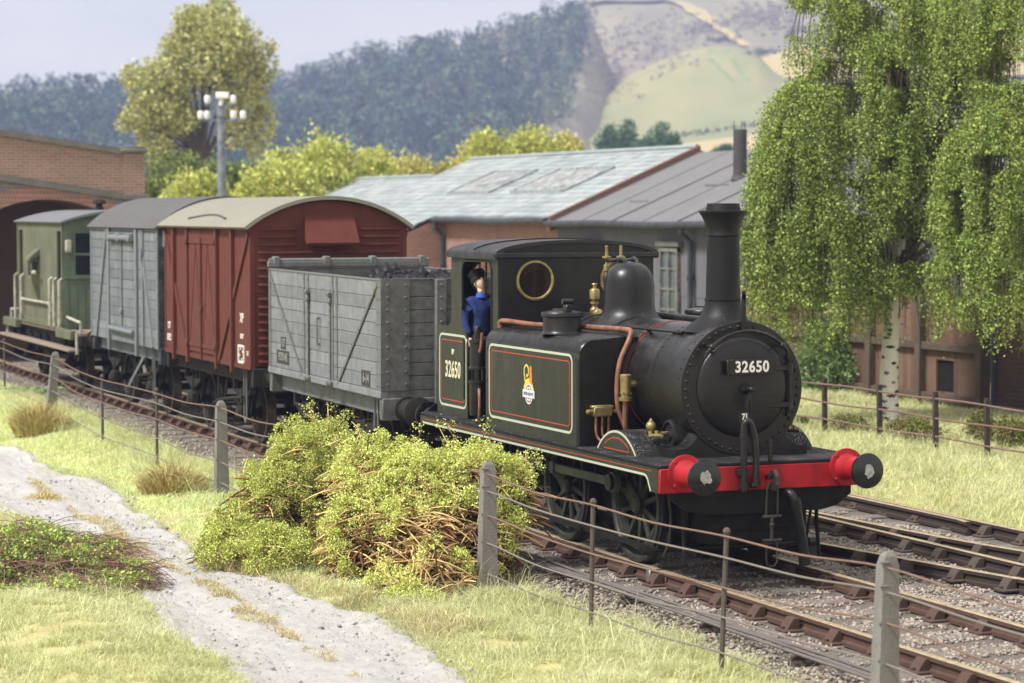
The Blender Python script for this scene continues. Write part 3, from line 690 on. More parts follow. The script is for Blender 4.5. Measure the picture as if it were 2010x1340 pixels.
M['coping'] = mat('weathered coping stone', '#7f7c76', .95, var=.8, scale=3, col2='#5f5b55', bump=.4)
M['brick_red'] = brickmat('red workshop brick', '#8d5f53', '#9a7466', '#a08c80', 1.0, stain='#7a5c50')
M['soot'] = mat('sooty tunnel brick', '#8d745f', .95, var=.6, scale=1.5, col2='#7a6350', bump=.3)
br = empty('brick_bridge', (-40, 0, -.3), 'orange brick road bridge with an arch that the brake van has just passed under', 'bridge')
def tt(y): return 5.0 + (2.61 - y) * .147 if y > -3.2 else 5.854 - (-3.2 - y) * .12
def sl(y): return 3.86 + (2.61 - y) * .150 if y > -3.2 else 4.73 - (-3.2 - y) * .12
YS = [2.61, 1.5, .4, -.8, -2, -3.2, -5, -7, -9]
z0 = .3       # the empty stands on the ground at z = -.3
mb = MB(); mb.plate([(y, sl(y) + .1 + z0) for y in YS] + [(y, tt(y) - .1 + z0) for y in reversed(YS)], [], 'x', -.42, 0); mb.build('parapet', M['brick_bridge'], br)
mb = MB(); mb.plate([(y, tt(y) - .1 + z0) for y in YS] + [(y, tt(y) + .04 + z0) for y in reversed(YS)], [], 'x', -.5, .07); mb.build('coping', M['coping'], br)
mb = MB(); mb.plate([(y, sl(y) - .06 + z0) for y in YS] + [(y, sl(y) + .1 + z0) for y in reversed(YS)], [], 'x', -.5, .06)
mb.box(-.5, .10, 2.612, 3.28, 3.78 + z0, 3.93 + z0, c=.02); mb.build('string_course', M['coping'], br)
mb = MB(); mb.box(-.55, .03, 2.613, 3.16, 3.932 + z0, 4.93 + z0, c=.01); pil = mb.build('pilaster', M['brick_bridge'], br)
mb = MB(); mb.box(-.62, .10, 2.55, 3.23, 4.932 + z0, 5.05 + z0, c=.03); mb.box(-.58, .06, 2.60, 3.18, 5.052 + z0, 5.10 + z0, c=.02); mb.build('pilaster_cap', M['coping'], br)
EL = lambda a, b, n=28: [(.75 + a * math.cos(math.pi * i / n), 2.1 + b * math.sin(math.pi * i / n) + z0) for i in range(n + 1)]
ins = EL(2.3, 1.7); outs = EL(2.66, 2.05)
wall = [(-9, 0), (-1.91, 0)] + list(reversed(outs)) + [(3.41, 0), (4.6, 0), (4.6, 3.2 + z0), (3.3, 3.78 + z0)] + [(y, sl(y) - .06 + z0) for y in YS]
mb = MB(); mb.plate(wall, [], 'x', -.40, 0); mb.build('spandrel_wall', M['stone_span'], br)
mb = MB()
for i in range(len(ins) - 1): mb.plate([ins[i], outs[i], outs[i + 1], ins[i + 1]], [], 'x', -.5, .025)
mb.plate([(3.05, 0), (3.41, 0), (3.41, 2.1 + z0), (3.05, 2.1 + z0)], [], 'x', -.5, .025); mb.plate([(-1.55, 0), (-1.91, 0), (-1.91, 2.1 + z0), (-1.55, 2.1 + z0)], [], 'x', -.5, .025)
mb.build('arch_ring', brickmat('red arch brick', '#9a5f4d', '#7f5a4e', '#9c8c80', 1.0, row=.12, wid=.08), br)
mb = MB(); o2 = [(3.05, 0)] + ins + [(-1.55, 0)]
for i in range(len(o2) - 1):
    a, b = o2[i], o2[i + 1]; mb.add([(-.5, a[0], a[1]), (-.5, b[0], b[1]), (-4.5, b[0], b[1]), (-4.5, a[0], a[1])], [(0, 1, 2, 3)])
mb.plate([(3.05, 0)] + ins + [(-1.55, 0)], [], 'x', -4.8, -4.5)
mb.build('tunnel_lining', M['soot'], br)
mb = MB(); mb.plate([(y, sl(y) + .1 + z0) for y in YS] + [(y, tt(y) - .1 + z0) for y in reversed(YS)], [], 'x', -8.4, -8.0); mb.build('parapet', M['brick_bridge'], br)
mb = MB(); mb.plate([(y, sl(y) - .1 + z0) for y in YS] + [(y, sl(y) + .05 + z0) for y in reversed(YS)], [], 'x', -8.0, -.52); mb.build('deck', M['coping'], br)

# workshop: slate roofed brick end and felt roofed corrugated end under one ridge
EY, EZ, RY, RZ = 14.0, 3.28, 18.0, 5.0
SLP = (RZ - EZ) / (RY - EY)
def rz(y): return EZ + (y - EY) * SLP
M['slate'] = mat('pale slate', '#8b9293', .92, var=.9, scale=.9, col2='#a2a7a6', island=(.82, 1.15), streak=('#7c8688', .5, 3))
M['felt'] = mat('grey felt roof', '#6a696a', .95, var=.8, scale=1.4, col2='#777576', bump=.2, bscale=40)
M['tin'] = mat('painted corrugated iron', '#636b76', .8, var=1.0, scale=.7, col2='#6f686b', streak=('#5e5658', .5, 5), detail=3)
M['dark_metal'] = mat('dark gutter metal', '#3d3f45', .6, var=.5, scale=5)
M['cream'] = mat('faded cream paint', '#716f68', .85, var=.4, scale=8)
M['glass_old'] = mat('old window glass', '#4f5a60', .2, var=.4, scale=3, spec=.6)
shop = empty('workshop', (-44, 14, -.2), 'long brick and corrugated workshop under a slate roof with two skylights', 'workshop')
ox, oy, oz = 44, -14, .2
def SB(name, mat_, f, **k):
    mb = MB(); f(mb); mb.v = [(p[0] + ox, p[1] + oy, p[2] + oz) for p in mb.v]; return mb.build(name, mat_, k.pop('parent', shop), **k)
def slates(mb, x0, x1, y0, y1, w=.30, lift=.0, seed=0):
    """courses of individual slates laid up the slope, each course lapping the one below"""
    r = random.Random(seed); L_ = math.hypot(1, SLP); k = int(round((y1 - y0) * L_ / w)); dy = (y1 - y0) / k
    for i in range(k):
        ya = y0 + i * dy; x = x0 - (i % 2) * .25
        while x < x1:
            xb = x + .5 + r.uniform(-.004, .004); a, b = max(x, x0), min(xb, x1) - .006
            if b > a + .02:
                l = lift + .03 + r.uniform(0, .012); yb = min(ya + dy * 1.25, y1)
                mb.add([(a, ya, rz(ya) + l), (b, ya, rz(ya) + l), (b, yb, rz(yb) + lift + .008), (a, yb, rz(yb) + lift + .008), (a, ya, rz(ya) + lift - .02), (b, ya, rz(ya) + lift - .02)], [(0, 1, 2, 3), (4, 5, 1, 0)])
            x = xb
def f(mb):
    slates(mb, -57, -39.62, 14 - .25, 18, lift=.16, seed=1); slates(mb, -72, -48.6, 12.4, 14 - .25, lift=.16, seed=2); slates(mb, -72, -57.0, 14 - .25, 16.7, lift=.16, seed=3)
    # boarding under the slates and the far slope
    for x0, x1, y0, y1 in ((-57, -39.62, 13.75, 18), (-72, -48.6, 12.4, 13.75), (-72, -57, 13.75, 16.7)):
        mb.add([(x0, y0, rz(y0) + .15), (x1, y0, rz(y0) + .15), (x1, y1, rz(y1) + .15), (x0, y1, rz(y1) + .15), (x0, y0, rz(y0) + .05), (x1, y0, rz(y0) + .05), (x1, y1, rz(y1) + .05), (x0, y1, rz(y1) + .05)], [(0, 1, 2, 3), (7, 6, 5, 4), (0, 4, 5, 1), (1, 5, 6, 2), (3, 2, 6, 7), (0, 3, 7, 4)])
    mb.add([(-57, 18.0, rz(18) + .15), (-39.62, 18, rz(18) + .15), (-39.62, 22, EZ + .1), (-57, 22, EZ + .1)], [(0, 1, 2, 3)]); mb.add([(-72, 16.7, rz(16.7) + .15), (-57, 16.7, rz(16.7) + .15), (-57, 21, EZ), (-72, 21, EZ)], [(0, 1, 2, 3)])
sr = SB('slate_roof', M['slate'], f, smooth=False, recalc=False)
def f(mb):
    for y in (18.0,): mb.tube([(-57, y, rz(y) + .2), (-39.6, y, rz(y) + .2)], .07, 6)
    mb.tube([(-72, 16.7, rz(16.7) + .2), (-57, 16.7, rz(16.7) + .2)], .06, 6)
SB('ridge_tile', M['slate'], f, parent=shop)
def f(mb):
    for y0, y1 in ((14.0, 18.0),): mb.plate([(y0 - .3, rz(y0) - .32), (y0 - .3, rz(y0 - .3) + .19), (y1, rz(y1) + .22), (y1, rz(y1) - .2)], [], 'x', -39.62, -39.40)
SB('verge', mat('red verge brick', '#604840', .9, var=.6, scale=7, col2='#7a5a4c', bump=.3), f)
for i, (xa, xb) in enumerate(((-51.6, -48.0), (-46.2, -42.3))):
    def f(mb):
        ya, yb = 15.25, 16.75; l = .22
        mb.add([(xa, ya, rz(ya) + l), (xb, ya, rz(ya) + l), (xb, yb, rz(yb) + l), (xa, yb, rz(yb) + l)], [(0, 1, 2, 3)])
        for x in np.arange(xa + .25, xb - .1, .25): mb.bar((x, ya, rz(ya) + l), (x, yb, rz(yb) + l), .03, .03)
    def fr(mb):
        ya, yb = 15.25, 16.75; l = .21
        for p, q in (((xa, ya), (xb, ya)), ((xa, yb), (xb, yb)), ((xa, ya), (xa, yb)), ((xb, ya), (xb, yb))): mb.bar((p[0], p[1], rz(p[1]) + l), (q[0], q[1], rz(q[1]) + l), .10, .09)
    s = SB('skylight', mat('dusty skylight glazing', '#a3a4a3', .8, var=.5, scale=3, streak=('#75777a', .6, 6)), f, smooth=False)
    SB('skylight_frame', mat('grey skylight frame', '#8f9594', .8, var=.5, scale=5), fr, parent=shop)
def f(mb): # felt roof sheets
    for i in range(9):
        xa = -39.39 + i * 1.9; mb.add([(xa, 13.72, rz(13.72) + .045 + .012 * (i % 2)), (xa + 1.93, 13.72, rz(13.72) + .045 + .012 * (i % 2)), (xa + 1.93, 18, rz(18) + .045 + .012 * (i % 2)), (xa, 18, rz(18) + .045 + .012 * (i % 2)),
            (xa, 13.72, rz(13.72) - .03), (xa + 1.93, 13.72, rz(13.72) - .03)], [(0, 1, 2, 3), (4, 5, 1, 0)])
    for i in range(9): mb.bar((-39.4 + i * 1.9, 13.75, rz(13.75) + .07), (-39.4 + i * 1.9, 18, rz(18) + .06), .035, .016)
    mb.bar((-37, 14.9, rz(14.9) + .07), (-35.9, 14.9, rz(14.9) + .07), .03, .02); mb.bar((-34.5, 15.8, rz(15.8) + .07), (-33.2, 15.8, rz(15.8) + .07), .03, .02)
    mb.add([(-39.4, 18, rz(18) + .045), (-22.3, 18, rz(18) + .045), (-22.3, 22, EZ), (-39.4, 22, EZ)], [(0, 1, 2, 3)])
SB('felt_roof', M['felt'], f, smooth=False, recalc=False)
def f(mb):
    mb.box(-48.6, -39.62, 14, 14.3, -.5, EZ + .1)
    mb.plate([(12.6, -.5), (14.0, -.5), (14.0, rz(14.0) + .14), (12.6, rz(12.6) + .14)], [], 'x', -48.9, -48.6)
    mb.box(-72, -48.9, 12.6, 12.9, -.5, rz(12.6) + .1)
    mb.plate([(12.9, -.5), (21, -.5), (21, EZ), (16.7, rz(16.7)), (12.9, rz(12.9))], [], 'x', -72, -71.7)
    mb.plate([(16.2, EZ), (21.9, EZ), (18, rz(18) + .1), (16.7, rz(16.7) + .12)], [], 'x', -57.0, -56.7)
    mb.plate([(14.3, -.5), (21.9, -.5), (21.9, EZ), (18, rz(18) + .02), (14.3, rz(14.3) + .02)], [], 'x', -39.9, -39.63)
SB('brick_wall', M['brick_red'], f, smooth=False)
def f(mb): # corrugated sheets in panels
    x = -39.6
    while x < -22.3:
        w = 1.25; n = 14; P = []
        for i in range(n + 1): P.append((x + w * i / n, 14.02 + (.02 if i % 2 else -.012)))
        for i in range(n):
            for z0_, z1_ in ((-.4, 1.55), (1.5, EZ + .05)):
                e = .012 if z0_ > 0 else 0
                mb.add([(P[i][0], P[i][1] - e, z0_), (P[i + 1][0], P[i + 1][1] - e, z0_), (P[i + 1][0], P[i + 1][1] - e, z1_), (P[i][0], P[i][1] - e, z1_)], [(0, 1, 2, 3)])
        x += w + .012
    mb.plate([(14, -.4), (22, -.4), (22, EZ), (18, rz(18)), (14, EZ)], [], 'x', -22.3, -22.1)
SB('corrugated_wall', M['tin'], f, smooth=False)
def f(mb): mb.tube([(x, 13.66, EZ - .06 + .02 * math.sin(x * .9)) for x in np.linspace(-48.7, -39.6, 20)], .085, 8); mb.tube([(x, 13.62, EZ - .10 + .015 * math.sin(x)) for x in np.linspace(-39.5, -22.2, 30)], .08, 8)
SB('gutter', M['dark_metal'], f)
for x in (-48.3, -35.8 + 4.5):
    def f(mb): mb.tube([(x, 13.66, EZ - .12), (x, 13.66, EZ - .3), (x, 13.9, EZ - .5), (x, 13.9, -.2)], .07, 8); mb.cyl((x, 13.9, 1.9), (x, 13.9, 2.02), .09)
    SB('downpipe', M['dark_metal'], f)
for xc in (-32.55, -37.3):
    def f(mb):
        w, z0_, z1_ = .52, .7, 2.62
        for xa in (-w, w - .08): mb.box(xc + xa, xc + xa + .08, 13.90, 13.98, z0_, z1_)
        for z in (z0_, z1_ - .08): mb.box(xc - w, xc + w, 13.895, 13.985, z, z + .08)
        mb.box(xc - .025, xc + .025, 13.91, 13.97, z0_, z1_)
        for k in range(1, 4): mb.box(xc - w, xc + w, 13.915, 13.965, z0_ + k * .48 - .02, z0_ + k * .48 + .02)
        mb.box(xc - w - .12, xc + w + .12, 13.86, 13.99, z1_ + .04, z1_ + .16, c=.01)
    wn = SB('window', M['cream'], f)
    def f(mb): mb.box(xc - .5, xc + .5, 13.955, 13.975, .72, 2.6)
    SB('pane', M['glass_old'], f, parent=shop)
# stovepipe on the felt roof
def f(mb):
    x, y = -33.4, 16.2; zb = rz(y)
    mb.cyl((x, y, zb - .1), (x, y, zb + 1.22), .165, n=16); mb.cyl((x, y, zb + .0), (x, y, zb + .12), .24, .18, n=16)
    for a in range(3): q = a * 2.1 + .3; mb.tube([(x + .15 * math.cos(q), y + .15 * math.sin(q), zb + 1.2), (x + .15 * math.cos(q), y + .15 * math.sin(q), zb + 1.42)], .012, 5)
SB('stovepipe', mat('sooty iron pipe', '#3b3a40', .75, var=.7, scale=5, col2='#55504e'), f)

# brown timber wall behind the birch
M['brown_plank'] = mat('stained brown planks', '#5f463a', .85, var=1.0, scale=1.6, col2='#7a6455', island=(.72, 1.2), streak=('#6a3f30', .6, 5), bump=.2)
M['beam'] = mat('weathered brown beam', '#483d35', .9, var=.8, scale=4, col2='#615549', bump=.4)
tw = empty('timber_wall', (-18, 12.5, 0), 'brown boarded wall with heavy posts standing behind the birch trunk', 'wall')
mb = MB(); x = -8.0
while x < 1.65:
    if not (.08 < x < .58):
        mb.box(x, x + .148, -.02, .03, .02, 1.95)
    else: mb.box(x, x + .148, -.02, .03, .84, 1.95); mb.box(x, x + .148, -.02, .03, .02, .27)
    x += .15
mb.build('boarding', M['brown_plank'], tw, smooth=False)
mb = MB(); mb.box(-.1, .8, .032, .20, .1, 1.2); mb.build('shade_backing', mat('painted opening shade', '#15120f', .95), tw)  # near-black block behind the gap in the boards stands in for its shade
for x in (-8.0, -6.1, -4.1, -2.2, -.36, 1.72):
    mb = MB(); mb.box(x - .095, x + .095, -.16, .05, -.2, 2.0, c=.012); mb.build('post', M['beam'], tw)
for z in (1.08, .17):
    for a, b in ((-8, -6.2), (-6, -4.2), (-4, -2.3), (-2.1, -.46), (-.26, 1.62)):
        mb = MB(); mb.box(a, b, -.13, -.022, z - .07, z + .07, c=.012); mb.build('rail', M['beam'], tw)
rd = empty('ribbed_door', (-15, 12.6, 0), 'dark ribbed door with a pale worn foot at the right edge, beside the brown wall', 'door')
mb = MB()
for k in range(26): mb.obox((.9, 0, .10 + k * .083), (3.9, .05, .085), Matrix.Rotation(.35, 3, 'X'))
mb.build('ribbed_panel', mat('dark ribbed shutter', '#4d4644', .7, var=.9, scale=1.5, col2='#6a4a44', streak=('#8a8683', .3, 2)), rd)
mb = MB(); mb.box(-1.12, -1.04, -.10, .04, -.1, 2.3, c=.01); mb.build('door_post', mat('blue grey post', '#4b5064', .6), rd)
mb = MB(); mb.box(-1.0, 3.0, -.12, .1, -.2, .14, c=.02); mb.build('threshold', mat('worn concrete', '#8a8684', .95, var=.6, scale=4, bump=.3), rd)

# lamp tower
lt = empty('lamp_tower', (-54.9, 9, -.2), 'tall grey yard lamp mast with white lamps on two crossarms', 'lamp mast')
M['mast'] = mat('galvanised mast', '#7b8088', .6, metal=.2, var=.5, scale=4)
M['white_lamp'] = mat('white lamp housing', '#e8e8e4', .4)
mb = MB(); mb.tube([(0, 0, -.2), (0, 0, 6.95)], [.145, .12], 14); mb.cyl((0, 0, 6.6), (0, 0, 6.9), .15, n=14); mb.build('mast', M['mast'], lt)
hx = Vector((_R.x, _R.y, 0)).normalized()
for z, w, ls in ((6.50, .72, (-.63, -.43, .38, .68)), (6.98, .50, (-.42, .38))):
    mb = MB(); mb.bar(hx * -w + Vector((0, 0, z)), hx * w + Vector((0, 0, z)), .07, .07); mb.build('crossarm', M['mast'], lt)
    for l in ls:
        p = hx * l + Vector((0, 0, z + .035)); mb = MB(); mb.lathe([(0, 0), (.07, 0), (.095, .05), (.095, .2), (.07, .25), (0, .26)], p, n=14); mb.build('lamp', M['white_lamp'], lt)
mb = MB(); mb.obox((hx.x * .05, hx.y * .05, 7.26), (.24, .4, .2), Matrix.Rotation(math.atan2(hx.y, hx.x) + math.pi / 2, 3, 'Z'), c=.03); mb.cyl((0, 0, 6.95), (0, 0, 7.17), .07); mb.build('head_lamp', M['white_lamp'], lt)
# ------------------------------------------------------------------ tank engine
DUST = ('#a5a099', .45, 110)
M['black'] = mat('satin black engine paint', '#0f0f10', .38, var=1.0, scale=3.2, col2='#1b1816', streak=('#2b2825', .45, 8), specks=DUST, spec=.42)
M['black_dull'] = mat('sooty black paint', '#0f0f10', .52, var=.5, scale=4, specks=('#8f8a84', .35, 70), spec=.3)
M['plate_black'] = mat('dusty footplate black', '#19191a', .75, var=.5, scale=6, specks=('#a8a39b', .55, 75))
M['green'] = mat('dark olive green paint', '#36382b', .55, var=.9, scale=2.5, col2='#2d2f25', streak=('#4b4a3c', .4, 7), specks=DUST)
M['under'] = mat('grimy underframe', '#0e0c0a', .85, var=.6, scale=5, col2='#211d18')
M['wheel'] = mat('grimy green grey wheel', '#33342b', .65, var=.5, scale=6)
M['tyre_l'] = mat('worn tyre', '#3b3933', .55, metal=.3, var=.4, scale=8)
M['steel'] = mat('dull steel', '#4d4b48', .4, metal=.8, var=.4, scale=10)
M['red'] = mat('signal red paint', '#bd2029', .55, var=.8, scale=6, col2='#86171c', streak=('#4c1413', .6, 9), bump=.1)
M['cream_line'] = mat('cream lining', '#b4b8a4', .6)
M['red_line'] = mat('red lining', '#a4462f', .6)
M['brass'] = mat('tarnished brass', '#9c8c5e', .42, metal=.6, var=.35, scale=12)
M['copper'] = mat('dull copper pipe', '#8a614c', .55, metal=.25, var=.35, scale=9)
M['cream_fig'] = mat('cream transfer', '#d6cfae', .7)
M['white_fig'] = mat('white figures', '#e6e3dc', .6)
M['spec_glass'] = mat('smoky brown glass', '#2a231a', .08, var=.5, scale=4, spec=.7)
M['clear'] = mat('clear pane', '#ffffff', .05)
def _clear():
    m = M['clear']; nt = m.node_tree; t = nt.nodes.new('ShaderNodeBsdfTransparent'); t.inputs[0].default_value = (.75, .74, .7, 1); x = nt.nodes.new('ShaderNodeMixShader'); x.inputs[0].default_value = .12
    nt.links.new(t.outputs[0], x.inputs[1]); nt.links.new(nt.nodes['Principled BSDF'].outputs[0], x.inputs[2]); nt.links.new(x.outputs[0], nt.nodes['Material Output'].inputs['Surface'])
_clear()
eng = empty('steam_locomotive', (0, 0, 0), 'small black and olive green steam tank engine with red buffer beam, numbered 32650', 'locomotive')
def E(name, m, f, parent=None, **k):
    mb = MB(); f(mb); return mb.build(name, m if not isinstance(m, str) else M[m], parent or eng, **k)
BZ = 1.79
X1 = (1, 0, 0)
# footplate, valances, lining
E('running_plate', 'plate_black', lambda b: b.box(-6.87, .02, -1.13, 1.13, 1.085, 1.12, c=.006))
for s in (-1, 1):
    pts = [(-6.87, 1.084), (-6.87, .985), (-.34, .985)] + arc(-.34, .885, .10, 90, 20, 6)[1:] + [(-.20, .85), (-.02, .85), (-.02, 1.084)]
    v = E('valance', 'green', lambda b: b.plate(pts, [], 'y', s * 1.10, s * 1.122))
    edge = [(-6.8, 1.003), (-.35, 1.003)] + arc(-.34, .885, .118, 88, 20, 7)[1:] + [(-.182, .856)]
    E('edge_lining', 'cream_line', lambda b: b.strip(edge, .022, 'y', s * 1.1225, s * 1.125), v)
    E('red_line', 'red_line', lambda b: b.strip([(-6.78, 1.048), (-.16, 1.048)], .008, 'y', s * 1.1225, s * 1.1245), v)
# buffer beams
def beam(x0, x1):
    def f(b):
        b.box(x0, x1, -1.12, 1.12, .85, 1.083, c=.006)
    return f
bb = E('buffer_beam', 'red', beam(-.018, .03))
E('buffer_beam', 'black', beam(-6.91, -6.872))
def buffer(x, y, d, stock='red', head='black', flange=.182, root=None, z=1.035, r=.168):
    dr = (d, 0, 0); root = root or eng
    mb = MB(); mb.lathe([(0, 0), (flange, 0), (flange, .028), (.135, .034), (.122, .06), (.104, .30), (.110, .33), (.06, .335), (.045, .34), (.045, .41)], (x, y, z), dr, 24)
    for q in range(4): a = q * math.pi / 2 + .78; mb.rivet((x + d * .028, y + .16 * math.cos(a), z + .16 * math.sin(a)), dr, .02)
    o = mb.build('buffer', M[stock], root)
    mb = MB(); mb.lathe([(0, .395), (r * .6, .40), (r, .415), (r + .004, .43), (r, .445), (r * .7, .462), (0, .47)], (x, y, z), dr, 32); mb.build('buffer_head', M[head], o)
    return o
M['worn'] = mat('worn bare metal', '#a9aaa9', .4, metal=.5, var=.4, scale=30)
M['head_black'] = mat('gloss black buffer head', '#131416', .25, var=.3, scale=9, spec=.6)
for y, sd in ((-.863, 3), (.863, 8)):
    o = buffer(.03, y, 1, head='head_black'); rr = random.Random(sd)
    E('worn_patch', 'worn', lambda b: b.plate([(y + .066 * math.cos(a) * rr.uniform(.6, 1.1), 1.04 + .074 * math.sin(a) * rr.uniform(.6, 1.15)) for a in np.linspace(0, 6.0, 16)], [], 'x', .496, .5035), o)
    buffer(-6.91, y, -1, stock='black', head='head_black')
# hook, screw coupling, brake pipes
E('coupling_plate', 'red', lambda b: (b.box(.031, .05, -.13, .13, .87, 1.05, c=.004), [b.rivet((.05, yy, zz), X1, .016) for yy in (-.1, .1) for zz in (.9, 1.02)]))
hk = E('coupling_hook', 'steel', lambda b: b.strip([(.04, .97), (.12, .975), (.17, 1.02), (.21, 1.03), (.245, .99), (.245, .92), (.21, .875), (.16, .875), (.145, .90)], .045, 'y', -.022, .022))
def cpl(b):
    for s in (-1, 1): b.tube([(.165, s * .028, .93), (.16, s * .055, .86), (.15, s * .062, .60)], .011, 7)
    b.tube([(.165, -.028, .93), (.165, .028, .93)], .011, 7)
    b.cyl((.15, -.10, .60), (.15, .10, .60), .016, n=8); b.cyl((.15, 0, .62), (.15, 0, .37), .017, n=8); b.ball((.15, 0, .52), .028, 8); b.cyl((.15, -.10, .37), (.15, .10, .37), .018, n=8)
    b.tube([(.15, -.06, .38), (.15, -.058, .16), (.15, -.03, .12), (.15, .03, .12), (.15, .058, .16), (.15, .06, .38)], .010, 7)
E('screw_coupling', 'steel', cpl, hk)
def vac(b):
    b.cyl((.09, -.27, .84), (.09, -.27, 1.38), .034, n=12); b.cyl((.09, -.27, 1.35), (.09, -.27, 1.39), .044, n=12); b.cyl((.09, -.27, .86), (.09, -.27, .93), .048, n=12); b.box(.03, .10, -.33, -.21, 1.0, 1.05)
    b.tube(smooth_path([(.09, -.27, 1.38), (.09, -.268, 1.47), (.10, -.245, 1.515), (.10, -.205, 1.49), (.10, -.165, 1.36), (.10, -.145, 1.15), (.10, -.145, .93)], 5), .034, 12)
    b.cyl((.10, -.145, .95), (.10, -.145, .90), .044, n=12); b.tube([(.10, -.145, .905), (.1, -.2, .90)], .03, 10)
E('vacuum_pipe', 'black', vac)
def steam(b):
    b.tube(smooth_path([(-.02, .22, .80), (.07, .24, .80), (.11, .27, .73), (.10, .30, .62), (.07, .37, .35), (.05, .41, .13)], 6), .047, 12)
    b.cyl((.11, .262, .75), (.105, .285, .655), .062, n=12); b.cyl((.055, .40, .20), (.05, .412, .10), .056, n=12)
E('steam_heat_pipe', 'black', steam)
E('lamp_iron', 'black', lambda b: (b.box(.03, .05, .02, .06, 1.12, 1.34), b.box(.03, .09, .02, .06, 1.12, 1.135)))
# frames, cylinder block and guard irons under the front
def frames(b):
    for s in (-1, 1): b.plate([(-6.8, 1.08), (-6.8, .62), (-6.2, .45), (-.5, .42), (-.35, .80), (-.08, .80), (-.08, 1.08)], [], 'y', s * .585, s * .61)
    b.plate([(-.95, .848), (.95, .848), (.95, .77), (.80, .66), (.62, .62), (-.62, .62), (-.80, .66), (-.95, .77)], [], 'x', -.14, -.02)
    b.box(-1.2, -.16, -.55, .55, .42, 1.0, c=.03); b.box(-.60, -.2, -.5, .5, .30, .46, c=.03)
    for x in (-2.6, -4.2, -5.9): b.box(x, x + .04, -.58, .58, .45, 1.05)
    b.box(-5.9, -4.4, -.5, .5, .35, 1.05, c=.03)
E('frame', 'under', frames)
for s in (-1, 1): E('guard_iron', 'under', lambda b: b.tube([(-.30, s * .72, .80), (-.30, s * .72, .5), (-.26, s * .73, .12)], .022, 6))
for s in (-1, 1): E('sand_pipe', 'wheel', lambda b: b.tube([(-.55, s * .78, .9), (-.50, s * .76, .55), (-.56, s * .75, .30), (-.72, s * .74, .14)], .016, 7))
# wheels
WR = .585
def wheel_pair(xc, s, ang):
    y = s * .69; out = s
    def spokes(b):
        b.lathe([(0, -.06), (.085, -.06), (.10, -.02), (.10, .06), (.075, .085), (0, .085)], (xc, y, WR), (0, out, 0), 20)
        b.lathe([(.475, -.05), (.515, -.05), (.515, .045), (.475, .045), (.475, -.05)], (xc, y, WR), (0, out, 0), 40)
        for k in range(10):
            a = ang + k * math.pi / 5; c, sn = math.cos(a), math.sin(a)
            b.bar((xc + .08 * c, y, WR + .08 * sn), (xc + .49 * c, y, WR + .49 * sn), .055, .042, up=(0, 1, 0), c=.008)
        px, pz = -.29, .20; b.lathe([(0, -.03), (.115, -.03), (.115, .07), (.0, .07)], (xc + px, y, WR + pz), (0, out, 0), 16); b.bar((xc, y + out * .02, WR), (xc + px, y + out * .02, WR + pz), .19, .09, up=(0, 1, 0))
        A = [(xc + .47 * math.cos(t), WR + .47 * math.sin(t)) for t in np.linspace(-.9 - .6, .25 - .6, 9)]
        b.plate(A, [], 'y', y - .03, y + out * .05)
    w = E('wheel', 'wheel', spokes)
    E('tyre', M['tyre_l'], lambda b: b.lathe([(.513, -.065), (.615, -.065), (.618, -.05), (.60, -.035), (.588, -.03), (.583, .068), (.575, .075), (.53, .075), (.52, .06), (.513, .055), (.513, -.065)], (xc, y, WR), (0, out, 0), 48), w)
WX = (-1.37, -3.23, -5.06)
for s in (-1, 1):
    for i, xc in enumerate(WX): wheel_pair(xc, s, .25 + .2 * i)
    def rodf(b):
        z = WR + .2; y = s * .86
        for a, c in ((WX[0], WX[1]), (WX[1], WX[2])):
            b.bar((a - .29, y, z), (c - .29, y, z), .035, .095, c=.008)
        for xc in WX:
            b.lathe([(.045, -.03), (.105, -.03), (.105, .03), (.06, .035), (.045, .03)], (xc - .29, y, z), (0, s, 0), 20)
        b.obox((WX[1] - .05, y + s * .01, z), (.12, .05, .15), c=.02)
    r_ = E('coupling_rod', mat('dull green steel rod', '#54574b', .5, metal=.25, var=.3, scale=6), rodf)
    E('crank_pin', 'black', lambda b: [(b.cyl((xc - .29, s * .72, WR + .2), (xc - .29, s * .93, WR + .2), .058, n=16), b.cyl((xc - .29, s * .90, WR + .2), (xc - .29, s * .935, WR + .2), .085 if i == 0 else .07, n=16)) for i, xc in enumerate(WX)], r_)
    def brake(b):
        b.bar((-5.9, s * .80, .21), (-.85, s * .80, .20), .02, .055)
        for xc in WX:
            b.tube([(xc + .70, s * .74, .95), (xc + .68, s * .76, .5), (xc + .60, s * .78, .2)], .022, 6)
            A = [(xc + rr * math.cos(t), WR + rr * math.sin(t)) for rr, t in [(.6, -.35), (.6, -.1), (.6, .18), (.68, .15), (.69, -.1), (.68, -.3)]]; b.plate(A, [], 'y', s * .66, s * .75)
            b.cyl((xc + .6, s * .84, .2), (xc + .6, s * .70, .2), .03, n=8)
    E('brake_gear', 'under', brake)
E('brake_cross_shaft', 'black', lambda b: (b.cyl((-.78, -.92, .2), (-.78, .92, .2), .034, n=12), b.cyl((-.78, -.95, .2), (-.78, -.88, .2), .05, n=12), b.cyl((-.78, .95, .2), (-.78, .88, .2), .05, n=12)))
for s in (-1, 1):
    E('axle_spring', 'under', lambda b: [b.bar((xc - .35 + k * .03, s * .66, .98 - k * .018), (xc + .35 - k * .03, s * .66, .98 - k * .018), .07, .015) for xc in WX for k in range(5)])
